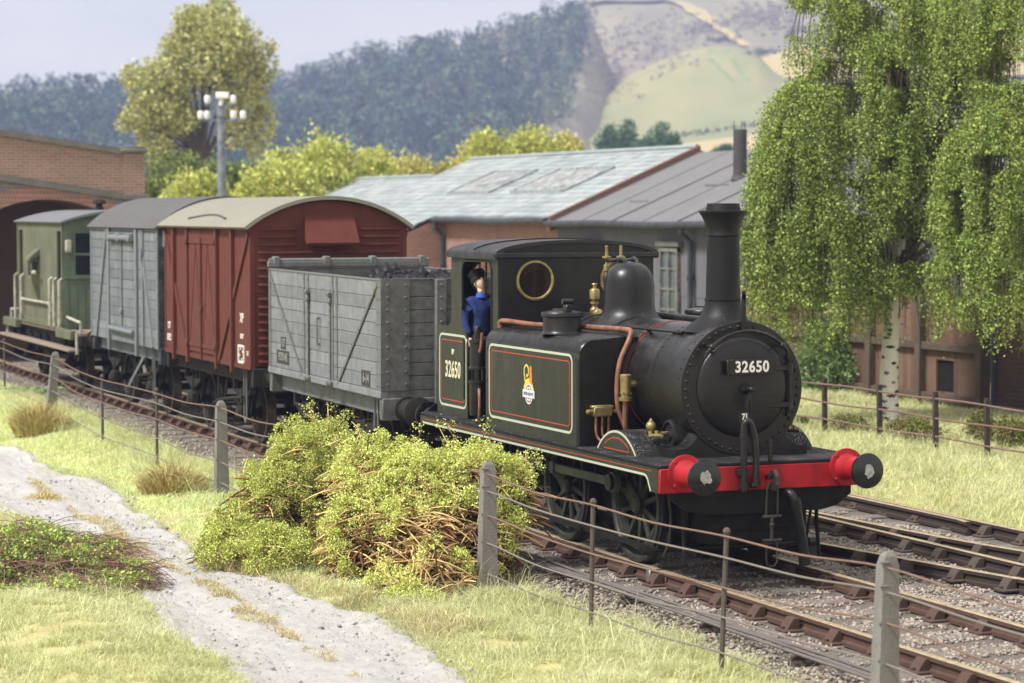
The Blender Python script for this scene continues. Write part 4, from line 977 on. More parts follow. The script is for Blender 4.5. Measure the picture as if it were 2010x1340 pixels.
# splashers
for s in (-1, 1):
    A = arc(-1.34, .68, .66, 138, 42, 16); A = [(x, max(z, 1.12)) for x, z in A]
    sp = E('splasher', 'green', lambda b: b.plate(A, [], 'y', s * .955, s * .975))
    def top(b):
        for i in range(len(A) - 1): b.add([(A[i][0], s * .954, A[i][1]), (A[i + 1][0], s * .954, A[i + 1][1]), (A[i + 1][0], s * .58, A[i + 1][1]), (A[i][0], s * .58, A[i][1])], [(0, 1, 2, 3)])
    E('splasher_top', 'plate_black', top, sp)
    E('edge_lining', 'cream_line', lambda b: b.strip(arc(-1.34, .68, .648, 137, 43, 16), .022, 'y', s * .9755, s * .979), sp)
    E('red_line', 'red_line', lambda b: b.strip([(-1.66, 1.145), (-1.62, 1.19)] + arc(-1.34, .69, .575, 118, 62, 10) + [(-1.06, 1.19), (-1.02, 1.145)], .012, 'y', s * .9755, s * .978, closed=True), sp)
# smokebox
def smokebox(b):
    b.lathe([(0, -1.28), (.642, -1.28), (.645, -1.27), (.645, -.55), (.66, -.545), (.66, -.505), (.652, -.498), (.5, -.497), (0, -.497)], (0, 0, BZ), X1, 64)
    for k in range(46): a = k * 2 * math.pi / 46; b.rivet((-.497, .607 * math.cos(a), BZ + .607 * math.sin(a)), X1, .021)
    for xx in (-1.24, -.60):
        for k in range(40): a = k * 2 * math.pi / 40; b.rivet((xx, .645 * math.cos(a), BZ + .645 * math.sin(a)), (0, math.cos(a), math.sin(a)), .011)
sb_ = E('smokebox', 'black', smokebox)
L_ = [(-.72, 1.12), (-.72, 1.20), (-.66, 1.21)] + [(-.66 + .20 * math.sin(t), 1.41 - .20 * math.cos(t)) for t in np.linspace(.2, 1.45, 7)]
E('smokebox_saddle', 'black', lambda b: b.plate(L_ + [(-x, z) for x, z in reversed(L_)], [], 'x', -1.25, -.51))
for s in (-1, 1): E('cylinder_cover', 'black', lambda b: (b.lathe([(0, -.3), (.17, -.3), (.175, .0), (.165, .03), (.14, .035), (.135, .01), (.05, .0), (.04, .03), (0, .03)], (-.92, s * .58, 1.30), (0, s, .1), 24), b.box(-1.22, -.56, s * .45, s * .70, 1.12, 1.2, c=.03)))
door = E('smokebox_door', 'black', lambda b: b.lathe([(0, -.50), (.49, -.50), (.49, -.485), (.478, -.47), (.44, -.455), (.30, -.435), (0, -.42)], (0, 0.0, BZ + .01), X1, 56), sb_)
def hing(zz): return lambda b: (b.bar((-.44, .08, zz), (-.455, .50, zz), .02, .055, c=.005, up=(0, 0, 1)), b.cyl((-.455, .50, zz - .05), (-.455, .50, zz + .05), .028, n=10))
for zz in (1.98, 1.62): E('hinge_strap', 'black', hing(zz), sb_)
E('hinge_rod', 'black', lambda b: (b.cyl((-.46, .505, 1.50), (-.46, .505, 2.10), .016, n=8), [b.obox((-.47, .505, z), (.05, .07, .03)) for z in (1.52, 2.08)]), sb_)
E('door_handle', 'black', lambda b: (b.lathe([(0, 0), (.05, 0), (.055, .02), (.03, .05), (.022, .09), (.022, .16), (0, .16)], (-.43, .0, BZ), X1, 16), b.bar((-.30, 0, BZ), (-.30, -.055, BZ - .17), .018, .028), b.bar((-.34, 0, BZ), (-.34, .02, BZ - .22), .018, .03), b.ball((-.29, .0, BZ), .03, 10)), sb_)
def hrail(b):
    A = [(-.38, .565 * math.sin(t), BZ + .565 * math.cos(t)) for t in np.linspace(-.86, .86, 26)]
    A = [(-.40, A[0][1] - .015, A[0][2] - .05)] + A + [(-.40, A[-1][1] + .015, A[-1][2] - .05)]; b.tube(A, .018, 8)
    for t in (-.74, .74): b.tube([(-.5, .565 * math.sin(t), BZ + .565 * math.cos(t)), (-.38, .565 * math.sin(t), BZ + .565 * math.cos(t))], .018, 8); b.ball((-.38, .565 * math.sin(t), BZ + .565 * math.cos(t)), .034, 10)
E('hand_rail', 'black', hrail, sb_)
E('lamp_iron', 'black', lambda b: (b.box(-.49, -.465, -.03, .03, 2.34, 2.72, c=.008), b.obox((-.475, .0, 2.70), (.02, .05, .1), c=.008)), sb_)
npl = E('number_plate', 'black', lambda b: (b.box(-.375, -.345, -.235, .30, 1.93, 2.08, c=.004), b.box(-.45, -.375, -.18, -.14, 1.96, 2.05), b.box(-.45, -.375, .2, .24, 1.96, 2.05)), sb_)
letters('32650', .152, M['white_fig'], npl, (-.3435, .032, 2.004), (0, 1, 0), (0, 0, 1), 'number', bold=.004, sx=.90, spacing=1.10)
shp = E('shed_plate', 'black', lambda b: b.lathe([(0, 0), (.075, 0), (.075, .012), (0, .012)], (-.445, .0, 1.50), X1, 20), sb_); shp.scale = (1, 1, 1)
letters('71', .082, M['white_fig'], shp, (-.4315, .0, 1.512), (0, 1, 0), (0, 0, 1), 'shed_code', bold=.004, sx=.8)
# boiler with bands, chimney, dome
def boiler(b): b.lathe([(.0, -4.6), (.60, -4.6), (.60, -1.29), (0, -1.285)], (0, 0, BZ), X1, 64)
boi = E('boiler', 'black', boiler)
for xx in (-1.33, -2.02, -2.95, -3.9):
    bd = E('boiler_band', 'black', lambda b: b.lathe([(.600, xx - .03), (.606, xx - .03), (.606, xx + .03), (.60, xx + .03)], (0, 0, BZ), X1, 64), boi)
for xx in (-2.065, -1.975): E('band_lining', 'red_line', lambda b: b.lathe([(.600, xx - .007), (.6045, xx - .007), (.6045, xx + .007), (.6, xx + .007)], (0, 0, BZ), X1, 64), boi)
CH = [(.40, 2.33), (.33, 2.40), (.25, 2.455), (.20, 2.53), (.180, 2.60), (.176, 2.635), (.186, 2.64), (.186, 2.655), (.172, 2.66), (.160, 3.275), (.170, 3.28), (.170, 3.292), (.166, 3.30), (.170, 3.35), (.185, 3.41), (.212, 3.47), (.238, 3.505), (.243, 3.515), (.241, 3.528), (.175, 3.532), (.172, 3.545), (.160, 3.60), (.135, 3.60), (.130, 3.3), (0, 3.3)]
E('chimney', 'black_dull', lambda b: b.lathe(CH, (-.93, 0, 0), (0, 0, 1), 40))
DM = [(.42, 2.30), (.36, 2.355), (.315, 2.40), (.285, 2.455), (.275, 2.52), (.273, 2.72), (.262, 2.80), (.235, 2.87), (.19, 2.925), (.12, 2.965), (0, 2.985)]
dome = E('dome', 'black', lambda b: b.lathe(DM, (-3.24, 0, 0), (0, 0, 1), 40))
for s in (-1, 1):
    E('safety_valve_spring', 'brass', lambda b: b.lathe([(0, 2.3), (.022, 2.3), (.022, 2.86), (.035, 2.87), (.035, 2.93), (.016, 2.945), (.014, 3.0), (.05, 3.01), (.05, 3.03), (.018, 3.035), (.016, 3.12), (.02, 3.14), (0, 3.15)], (-3.66, s * .085, 0), (0, 0, 1), 12), dome)
    E('safety_valve_lever', 'black', lambda b: (b.tube(smooth_path([(-3.68, s * .085, 2.985), (-3.45, s * .085, 2.99), (-3.30, s * .08, 3.01), (-3.20, s * .07, 2.985), (-3.16, s * .06, 2.93)], 4), .022, 8), b.ball((-3.3, s * .08, 2.995), .04, 8)), dome)
# side handrails on the boiler
for s in (-1, 1):
    E('hand_rail', 'black', lambda b: (b.tube([(-2.75, s * .40, 2.32), (-1.02, s * .40, 2.32)], .016, 8), [(b.tube([(x, s * .36, BZ + .46), (x, s * .40, 2.32)], .018, 7), b.ball((x, s * .40, 2.32), .028, 8)) for x in (-2.6, -1.85, -1.1)]), boi)
# side tanks
def tank(s):
    sec = [(1.10, 1.121), (1.10, 2.02)] + [(.93 + .17 * math.cos(t), 2.05 + .17 * math.sin(t)) for t in np.linspace(.15, math.pi / 2, 7)] + [(.62, 2.245), (.42, 2.245), (.42, 1.121)]
    mb = MB(); x0, x1 = -4.718, -2.05; n = len(sec)
    V = [(x0, s * y, z) for y, z in sec] + [(x1 - .03, s * y, z) for y, z in sec] + [(x1, s * (y - .02 if y > .9 else y), z - (.015 if z > 2.0 else 0)) for y, z in sec]
    F = []; mi = []
    for a in (0, n):
        for i in range(n): F.append((a + i, a + (i + 1) % n, a + n + (i + 1) % n, a + n + i)); mi.append(0 if i in (0,) and a == 0 else (0 if i in (1,) else 1))
    F += [tuple(range(n)), tuple(2 * n + i for i in range(n))]; mi += [1, 1]
    mb.v = V; mb.f = F; mb.m = mi
    t = mb.build('side_tank', [M['green'], M['black']], eng, angle=50)
    yy = s * 1.1012
    E('panel_lining', 'cream_line', lambda b: b.strip(rrect(-4.60, -2.19, 1.245, 2.045, .085), .026, 'y', yy, yy + s * .003, closed=True), t)
    E('red_line', 'red_line', lambda b: b.strip(rrect(-4.535, -2.255, 1.31, 1.98, .05), .013, 'y', yy, yy + s * .002, closed=True), t)
    def bolts(b):
        for x in np.linspace(-4.3, -2.5, 5):
            for z in (1.215, 2.07): b.rivet((x, s * 1.10, z), (0, s, 0), .014)
        for z in (1.25, 1.65, 2.0):
            for x in (-2.12, -4.66): b.rivet((x, s * 1.10, z), (0, s, 0), .014)
    E('tank_bolt', 'black', bolts, t)
    def filler(b):
        b.lathe([(.23, 2.225), (.215, 2.24), (.205, 2.26), (.205, 2.40), (.225, 2.41), (.225, 2.44), (.215, 2.455), (.10, 2.475), (0, 2.478)], (-3.10, s * .84, 0), (0, 0, 1), 32)
        b.box(-3.00, -2.90, s * .84 - .035, s * .84 + .035, 2.44, 2.54, c=.01); b.cyl((-2.95, s * .84 - .06, 2.57), (-2.95, s * .84 + .06, 2.57), .03, n=10); b.bar((-3.30, s * .84, 2.475), (-2.95, s * .84, 2.485), .05, .02); b.ball((-3.32, s * .84, 2.43), .04, 8)
    E('water_filler', 'black', filler, t)
    return t
tk = tank(-1); tank(1)
# lion over wheel crest on the tank side
def C2(o, h, name='crest_part'): return None
cx0, cz0 = -3.40, 1.67
M['c_yel'] = mat('crest yellow', '#d9c14c', .6); M['c_or'] = mat('crest orange', '#cf7a3a', .6); M['c_white'] = mat('crest white', '#dcd8d6', .6); M['c_maroon'] = mat('crest maroon', '#7c4c48', .6); M['c_blue'] = mat('crest pale blue', '#b9c9d2', .6); M['c_ink'] = mat('crest ink', '#2a2f3a', .6)
cr = E('lion_and_wheel_crest', 'c_yel', lambda b: (
    b.strip(smooth_path([(-.10, .02, 0), (-.13, .10, 0), (-.125, .17, 0), (-.07, .205, 0), (-.015, .175, 0), (-.01, .12, 0), (-.05, .085, 0), (-.07, .105, 0)], 5) and [(cx0 + p.x, cz0 + p.y) for p in smooth_path([(-.10, .02, 0), (-.13, .10, 0), (-.125, .17, 0), (-.07, .205, 0), (-.015, .175, 0), (-.01, .12, 0), (-.05, .085, 0), (-.07, .105, 0)], 5)], .022, 'y', -1.1015, -1.104),
    b.strip([(cx0 + q[0], cz0 + q[1]) for q in [(-.13, -.10), (-.115, -.03), (-.06, .03), (.01, .045), (.07, .01), (.11, -.05), (.13, -.12)]], .055, 'y', -1.1015, -1.1035)), tk)
E('lion_mane', 'c_or', lambda b: b.plate([(cx0 + q[0], cz0 + q[1]) for q in [(.02, .04), (.03, .13), (.025, .18), (.05, .205), (.085, .195), (.09, .165), (.08, .15), (.095, .12), (.10, .06), (.09, .0), (.06, .01)]], [], 'y', -1.1037, -1.105), cr)
ell = lambda a, b_, n=28: [(cx0 + .005 + a * math.cos(t), cz0 - .10 + b_ * math.sin(t)) for t in np.linspace(0, 2 * math.pi, n, endpoint=False)]
E('wheel_disc', 'c_white', lambda b: b.plate(ell(.112, .112), [], 'y', -1.1038, -1.1062), cr)
E('wheel_ring', 'c_maroon', lambda b: (b.strip(ell(.088, .088), .014, 'y', -1.1063, -1.107, closed=True), b.strip(ell(.045, .045), .02, 'y', -1.1063, -1.107, closed=True), [b.strip([(cx0 + .005 + .05 * math.cos(a), cz0 - .10 + .05 * math.sin(a)), (cx0 + .005 + .085 * math.cos(a), cz0 - .10 + .085 * math.sin(a))], .008, 'y', -1.1063, -1.107) for a in np.arange(0, 6.2, .785)]), cr)
bn = E('banner', 'c_white', lambda b: b.box(cx0 - .165, cx0 + .175, -1.1085, -1.1072, cz0 - .142, cz0 - .06), cr)
E('banner_field', 'c_blue', lambda b: b.box(cx0 - .150, cx0 + .16, -1.1100, -1.1087, cz0 - .130, cz0 - .072), cr)
letters('BRITISH RAILWAYS', .041, M['c_ink'], cr, (cx0 + .005, -1.1105, cz0 - .1015), (1, 0, 0), (0, 0, 1), 'banner_lettering', bold=.0008, sx=.78, depth=.0005)
# cab and bunker
CY = .955
cabpts = [(-6.75, 1.121), (-5.67, 1.121), (-5.67, 2.0), (-5.69, 2.08), (-5.76, 2.15), (-5.83, 2.22), (-5.86, 2.32), (-5.86, 2.84), (-5.84, 2.90), (-5.79, 2.945), (-5.70, 2.955), (-5.06, 2.955), (-4.97, 2.945), (-4.92, 2.90), (-4.90, 2.84), (-4.90, 1.121), (-4.72, 1.121), (-4.72, 3.03), (-6.25, 3.03), (-6.25, 2.30), (-6.28, 2.22), (-6.36, 2.17), (-6.75, 2.17)]
cabo = E('cab', 'black_dull', lambda b: (b.box(-6.75, -4.72, -CY + .06, CY - .06, 1.121, 1.36), b.box(-6.25, -5.6, -CY + .021, CY - .021, 1.191, 1.95), b.box(-6.72, -6.26, -CY + .021, CY - .021, 1.191, 2.08)))
for s in (-1, 1):
    sdp = E('cab_side', 'green', lambda b: b.plate(cabpts, [], 'y', s * CY, s * (CY - .018)), cabo)
    yy = s * (CY + .0012)
    E('panel_lining', 'cream_line', lambda b: b.strip(rrect(-6.66, -5.745, 1.235, 2.07, .085), .026, 'y', yy, yy + s * .003, closed=True), sdp)
    E('red_line', 'red_line', lambda b: b.strip(rrect(-6.60, -5.805, 1.30, 2.005, .05), .013, 'y', yy, yy + s * .002, closed=True), sdp)
    E('opening_beading', 'black', lambda b: b.tube([(x, s * (CY + .004), z) for x, z in cabpts[1:16]], .014, 6), sdp)
    r_ = (s * -1, 0, 0)
    letters('32650', .27, M['cream_fig'], sdp, (-6.20, s * (CY + .0025), 1.655), r_, (0, 0, 1), 'number', bold=.004, sx=.74, spacing=1.08)
    letters('0P', .085, M['cream_fig'], sdp, (-6.20, s * (CY + .0025), 1.87), r_, (0, 0, 1), 'power_class', bold=.003, sx=.9)
    E('cab_hand_rail', 'steel', lambda b: b.tube([(-5.72, s * (CY + .04), 2.05), (-5.72, s * (CY + .04), 1.35)], .013, 6), sdp)
WIN = [(-.51, 2.745), (.51, 2.745)]
circ = lambda y, z, r, n=36: [(y + r * math.cos(t), z + r * math.sin(t)) for t in np.linspace(0, 2 * math.pi, n, endpoint=False)]
fr = [(-CY + .019, 1.2), (CY - .019, 1.2), (CY - .019, 3.03)] + [(CY * math.cos(t), 3.03 + .15 * math.sin(t)) for t in np.linspace(.2, math.pi - .2, 12)] + [(-CY + .019, 3.03)]
cf = E('cab_front', 'black', lambda b: (b.plate(fr, [circ(y, z, .20) for y, z in WIN], 'x', -4.72, -4.735), [b.rivet((-4.72, s * (CY - .035), z), X1, .009) for s in (-1, 1) for z in np.arange(2.3, 3.0, .07)]), cabo, smooth=False)
cb = E('cab_back', 'black', lambda b: b.plate(fr, [circ(y, z, .20) for y, z in WIN], 'x', -6.25, -6.235), cabo, smooth=False)
for y, z in WIN:
    wd = E('spectacle_window', 'brass', lambda b: (b.lathe([(.195, 0), (.195, .022), (.205, .03), (.225, .026), (.228, 0)], (-4.718, y, z), X1, 40), [b.rivet((-4.69, y + .213 * math.cos(a), z + .213 * math.sin(a)), X1, .01) for a in np.arange(.4, 6.6, .785)]), cf)
    E('pane', 'spec_glass', lambda b: b.lathe([(0, 0), (.198, 0), (.198, .008), (0, .008)], (-4.727, y, z), X1, 36), wd)
    wd = E('spectacle_window', 'brass', lambda b: b.lathe([(.195, 0), (.195, .022), (.222, .02), (.225, 0)], (-6.233, y, z), X1, 32), cb)
    E('pane', 'clear', lambda b: b.lathe([(0, 0), (.198, 0), (.198, .006), (0, .006)], (-6.247, y, z), X1, 32), wd)
    E('window_bar', 'black', lambda b: [b.cyl((-6.27, y + k * .08, z - .19), (-6.27, y + k * .08, z + .19), .012, n=6) for k in (-1, 0, 1)], wd)
rf = [(-1.0, 2.985), (-1.0, 3.045)] + [(1.0 * math.cos(t), 3.045 + .155 * math.sin(t)) for t in np.linspace(math.pi, 0, 23)][1:-1] + [(1.0, 3.045), (1.0, 2.985), (.97, 2.985)] + [(.97 * math.cos(t), 3.01 + .155 * math.sin(t)) for t in np.linspace(0, math.pi, 15)] + [(-.97, 2.985)]
M['roof_black'] = mat('dusty sheen tinted cab roof', '#1e1f22', .55, var=.5, scale=3, specks=DUST, spec=.5)  # black lifted towards blue grey, sky sheen put into the colour
E('cab_roof', 'roof_black', lambda b: (b.plate(rf, [], 'x', -6.29, -4.68), b.box(-4.718, -4.66, -1.0, 1.0, 3.0, 3.055, c=.006), [b.strip([(math.cos(t), 3.050 + .155 * math.sin(t)) for t in np.linspace(math.pi - .2, .2, 15)], .02, 'x', xx, xx + .03) for xx in (-5.45,)]), cabo, angle=30)
E('cab_door', 'black_dull', lambda b: b.box(-5.66, -4.91, -.92, -.90, 1.191, 2.10), cabo)
E('backhead', 'black_dull', lambda b: (b.lathe([(0, -5.0), (.52, -5.0), (.52, -4.74), (0, -4.74)], (0, 0, 1.85), X1, 32), b.box(-5.0, -4.74, -.5, .5, 1.2, 1.85)), cabo)
# pump at the cab doorway, pipes and brass fittings
pm = E('air_pump', 'black', lambda b: (
    b.lathe([(0, 1.20), (.10, 1.20), (.105, 1.22), (.105, 1.56), (.115, 1.57), (.115, 1.60), (.03, 1.605), (.03, 1.72), (.115, 1.725), (.115, 1.75), (.10, 1.76), (.10, 2.02), (.11, 2.03), (.11, 2.06), (.05, 2.07), (.045, 2.16), (0, 2.16)], (-5.22, -1.0, 0), (0, 0, 1), 20),
    [b.cyl((-5.22 + .07 * math.cos(a), -1.0 + .07 * math.sin(a), 1.58), (-5.22 + .07 * math.cos(a), -1.0 + .07 * math.sin(a), 1.75), .012, n=6) for a in (.5, 1.8, 3.2, 4.6)], b.box(-5.26, -5.18, -1.04, -.96, 2.06, 2.22, c=.01)))
E('pump_pipe', 'copper', lambda b: (b.tube(smooth_path([(-5.13, -1.02, 1.95), (-5.06, -1.04, 1.93), (-5.03, -1.04, 2.0), (-5.02, -1.03, 2.15)], 4), .018, 7), b.tube(smooth_path([(-5.13, -1.03, 1.50), (-5.04, -1.06, 1.50), (-5.0, -1.07, 1.42), (-5.0, -1.07, 1.30), (-5.04, -1.06, 1.16)], 4), .018, 7)), pm)
def cpipe(b):
    b.tube(smooth_path([(-4.715, -.93, 2.20), (-4.70, -.93, 2.285), (-4.55, -.90, 2.30), (-3.9, -.82, 2.285), (-3.35, -.66, 2.295), (-2.75, -.60, 2.30), (-2.15, -.545, 2.305), (-2.0, -.53, 2.29), (-1.955, -.57, 2.20), (-1.95, -.665, 2.0), (-1.95, -.70, 1.78), (-1.95, -.695, 1.55), (-1.95, -.64, 1.38), (-1.93, -.58, 1.24), (-1.9, -.55, 1.12)], 6), .029, 10)
E('copper_pipe', 'copper', cpipe)
E('clack_valve', 'brass', lambda b: (b.lathe([(0, 1.60), (.072, 1.60), (.072, 1.635), (.05, 1.64), (.05, 1.665), (.055, 1.67), (.058, 1.83), (.06, 1.86), (.05, 1.87), (0, 1.872)], (-1.74, -.70, 0), (0, 0, 1), 14), b.tube([(-1.74, -.70, 1.77), (-1.74, -.56, 1.77)], .035, 8), b.box(-1.785, -1.695, -.745, -.655, 1.665, 1.69)))
E('feed_pipe', 'copper', lambda b: b.tube(smooth_path([(-1.74, -.70, 1.60), (-1.75, -.70, 1.36), (-1.80, -.64, 1.2), (-1.82, -.60, 1.12)], 4), .03, 9))
lb = E('lubricator_box', 'brass', lambda b: (b.box(-2.045, -1.96, -.955, -.745, 1.425, 1.53, c=.012), b.box(-2.04, -1.965, -.97, -.73, 1.51, 1.54, c=.008), b.cyl((-2.0, -.99, 1.48), (-2.0, -.71, 1.48), .022, n=8), b.ball((-2.0, -1.0, 1.475), .03, 8), b.ball((-2.0, -.70, 1.475), .026, 8)))
for k in range(3):
    y = -.92 + k * .07; E('oil_pipe', 'copper', lambda b: b.tube(smooth_path([(-1.99, y, 1.43), (-1.99, y, 1.28 - .03 * k), (-1.97, y + .02, 1.20 + .02 * k), (-1.90, y + .06, 1.16 + .03 * k), (-1.78, y + .08, 1.15 + .035 * k)], 4), .014, 7), lb)
E('whistle_valve', 'brass', lambda b: (b.lathe([(0, 2.36), (.03, 2.36), (.05, 2.40), (.055, 2.43), (.03, 2.46), (.035, 2.49), (.048, 2.495), (.048, 2.515), (.025, 2.52), (.055, 2.55), (.057, 2.64), (.045, 2.66), (.02, 2.665), (.02, 2.70), (.035, 2.71), (.03, 2.72), (0, 2.725)], (-4.15, -.02, 0), (0, 0, 1), 16), b.tube(smooth_path([(-4.15, -.02, 2.38), (-3.98, .0, 2.38), (-3.95, 0, 2.30)], 4), .04, 8), b.tube([(-4.20, -.06, 2.36), (-4.35, -.2, 2.28)], .035, 8), b.ball((-4.10, 0, 2.38), .065, 10)))
for s in (-1, 1):
    E('oil_cup', 'brass', lambda b: (b.tube([(-.98, s * .74, 1.325), (-.98, s * .5, 1.33)], .02, 8), b.tube([(-.98, s * .76, 1.31), (-.72, s * .76, 1.33)], .018, 8), b.cyl((-.98, s * .76, 1.30), (-.98, s * .76, 1.36), .026, n=10), b.ball((-.98, s * .76, 1.405), .052, 12), b.lathe([(.02, 1.44), (.022, 1.46), (.012, 1.47), (0, 1.485)], (-.98, s * .76, 0), (0, 0, 1), 10), b.lathe([(0, 0), (.02, 0), (.02, .05), (0, .05)], (-.84, s * .76, 1.32), (0, 0, 1), 8)))
E('ejector_pipe', 'black', lambda b: b.tube([(-4.6, .52, 2.36), (-2.2, .50, 2.36), (-1.25, .46, 2.34)], .055, 10))
# coal in the bunker is hidden from here; the driver leans out of the doorway
# ------------------------------------------------------------------ wagons
M['w_grey'] = mat('weathered wagon grey', '#6b6d6f', .9, var=1.0, scale=7, col2='#878a8c', island=(.86, 1.14), streak=('#55534f', .5, 6), bump=.15, bscale=60)
M['w_iron'] = mat('grey painted ironwork', '#5c5d5c', .7, var=.8, scale=8, col2='#777876')
M['w_dark'] = mat('dark grey end ironwork', '#4a4a49', .85, var=1.0, scale=9, col2='#747472', bump=.25, bscale=70)
M['gear'] = mat('dusty black running gear', '#1b1917', .85, var=.9, scale=5, col2='#332f2b')
M['tyre_w'] = mat('rusty brown tyre', '#4a4038', .5, metal=.35, var=.5, scale=9)
M['van_red'] = mat('bauxite brown red', '#66352a', .85, var=.9, scale=3.5, col2='#562c23', streak=('#4c342c', .5, 5))
M['van_red_end'] = M['van_red']
M['roof_beige'] = mat('pale beige roof', '#8e8a7c', .85, var=.6, scale=2, col2='#7f7c72')
M['roof_grey'] = mat('dark grey roof canvas', '#555352', .85, var=.6, scale=2, col2='#61605f')
M['v_grey'] = mat('bleached grey planks', '#80868a', .9, var=1.0, scale=3, col2='#64696d', island=(.82, 1.12), streak=('#59564f', .6, 7), bump=.3, bscale=50)
M['v_iron'] = mat('blue grey ironwork', '#6b7078', .8, var=.8, scale=6, col2='#7d7f80')
M['v_end'] = mat('dark grey van end', '#43454a', .85, var=.6, scale=5)  # van ends in a darker grey than the sides
M['bv_green'] = mat('faded sage green paint', '#555849', .85, var=1.0, scale=2.0, col2='#74765f', streak=('#57523f', .7, 5))
M['bv_green2'] = mat('dull green end paint', '#4a584d', .85, var=.8, scale=2.4, col2='#6c7a64', streak=('#4c584a', .5, 6))
M['bv_white'] = mat('chalky white handrail', '#a8a598', .8, var=.4, scale=9)
M['bv_roof'] = mat('blue grey roof', '#64656a', .85, var=.8, scale=2, col2='#76777a')
M['board_pale'] = mat('dusty footboard', '#97897b', .95, var=.7, scale=4, col2='#857769')

def wpart(root):
    def P(name, m, f, parent=None, **k):
        mb = MB(); f(mb); return mb.build(name, M[m] if isinstance(m, str) else m, parent or root, **k)
    return P
def running_gear(root, hl, wb, sole='w_grey', head='w_dark', z0=.96, z1=1.20, r=.475, heads_y=1.20):
    P = wpart(root)
    for s in (-1, 1):
        P('solebar', sole, lambda b: (b.box(-hl + .10, hl - .10, s * .95, s * 1.04, z0, z1, c=.008), [b.rivet((x, s * 1.04, z), (0, s, 0), .016) for x in np.linspace(-hl + .3, hl - .3, 11) for z in (z0 + .06, z1 - .06)]))
        P('headstock', head, lambda b: b.box(s * (hl - .10), s * (hl + .02), -heads_y, heads_y, z0 - .03, z1 + .01, c=.012))
        for y in (-.863, .863): buffer(s * (hl + .02), y, s, 'gear', 'gear', .17, root, z=1.06, r=.19)
        for x in (-wb / 2, wb / 2):
            def wi(b):
                y = s * .93
                b.strip([(x - .42, z0), (x - .10, .42), (x + .10, .42), (x + .42, z0)], .055, 'y', y - .012, y + .012)
                b.strip([(x - .16, z0), (x - .11, .42)], .06, 'y', y - .012, y + .012); b.strip([(x + .16, z0), (x + .11, .42)], .06, 'y', y - .012, y + .012)
                b.strip([(x - .22, .36), (x + .22, .36)], .04, 'y', y - .012, y + .012)
            P('axle_guard', 'gear', wi)
            P('axle_box', 'gear', lambda b: (b.box(x - .11, x + .11, s * .94, s * 1.10, .38, .60, c=.03), b.box(x - .08, x + .08, s * 1.08, s * 1.13, .40, .54, c=.02), [b.bar((x - .48 + k * .07, s * 1.0, .80 - .028 * k), (x + .48 - k * .07, s * 1.0, .80 - .028 * k), .07, .024) for k in range(5)], b.box(x - .05, x + .05, s * .95, s * 1.05, .60, .84), [b.box(x + q - .03, x + q + .03, s * .96, s * 1.04, .78, z0 + .01) for q in (-.47, .47)]))
            def whl(b):
                b.lathe([(0, -.07), (.08, -.07), (.09, .05), (.41, .01), (.41, -.04), (.10, -.05), (0, -.05)], (x, s * .70, r), (0, s, 0), 28)
            w = P('wheel', 'gear', whl)
            P('tyre', 'tyre_w', lambda b: b.lathe([(.40, -.07), (r + .03, -.07), (r + .03, -.045), (r + .004, -.035), (r - .006, .065), (.42, .07), (.40, .06), (.40, -.07)], (x, s * .70, r), (0, s, 0), 40), w)
    for x in (-wb / 2, wb / 2): P('axle', 'gear', lambda b: b.cyl((x, -1.0, r), (x, 1.0, r), .06, n=12))
    P('floor_frame', 'under', lambda b: (b.box(-hl + .1, hl - .1, -.90, .90, z1 - .04, z1 + .005), b.box(-hl + .1, hl - .1, -.45, -.38, z0, z1 - .041), b.box(-hl + .1, hl - .1, .38, .45, z0, z1 - .041), [b.box(x - .05, x + .05, -.94, .94, z0 + .002, z1 - .042) for x in (-1.1, 0, 1.1)]))
    P('draw_hook', 'gear', lambda b: [(b.strip([(s * (hl + .02), 1.05), (s * (hl + .15), 1.05), (s * (hl + .2), 1.02), (s * (hl + .16), .97)], .04, 'y', -.02, .02), b.tube([(s * (hl + .16), 0, .99), (s * (hl + .2), .0, .85), (s * (hl + .16), 0, .72)], .02, 6)) for s in (-1, 1)])
def brake_side(root, s, x_end, xv=0.0, z0=.96, flip=1):
    P = wpart(root)
    P('brake_hanger', 'gear', lambda b: (b.strip([(xv - .28, z0), (xv, .50), (xv + .28, z0)], .05, 'y', s * .90, s * .93), b.strip([(xv - .05, z0), (xv - .02, .5)], .04, 'y', s * .97, s * 1.0), b.cyl((xv, -.9, .5), (xv, .9, .5), .03, n=8)))
    P('brake_lever', 'gear', lambda b: b.tube(smooth_path([(xv, s * 1.08, .52), (xv + flip * .5, s * 1.12, .60), (xv + flip * 1.2, s * 1.13, .68), (x_end, s * 1.14, .74)], 4), [.026] * 12 + [.03]))
    P('lever_guard', 'w_iron', lambda b: (b.strip([(x_end - flip * .12, 1.15), (x_end - flip * .12, .42), (x_end - flip * .04, .36), (x_end + flip * .02, .42), (x_end + flip * .02, 1.15)], .03, 'y', s * 1.07, s * 1.09)))
    P('push_rod', 'gear', lambda b: [b.bar((xv + q * .08, s * .78, .5 + q * .07), (xv + q * .92, s * .72, .46), .02, .045) for q in (-1, 1)])
    P('brake_block', 'gear', lambda b: [b.strip([(xv + q * .88, .26), (xv + q * .84, .46), (xv + q * .88, .68)], .09, 'y', s * .66, s * .76) for q in (-1, 1)])

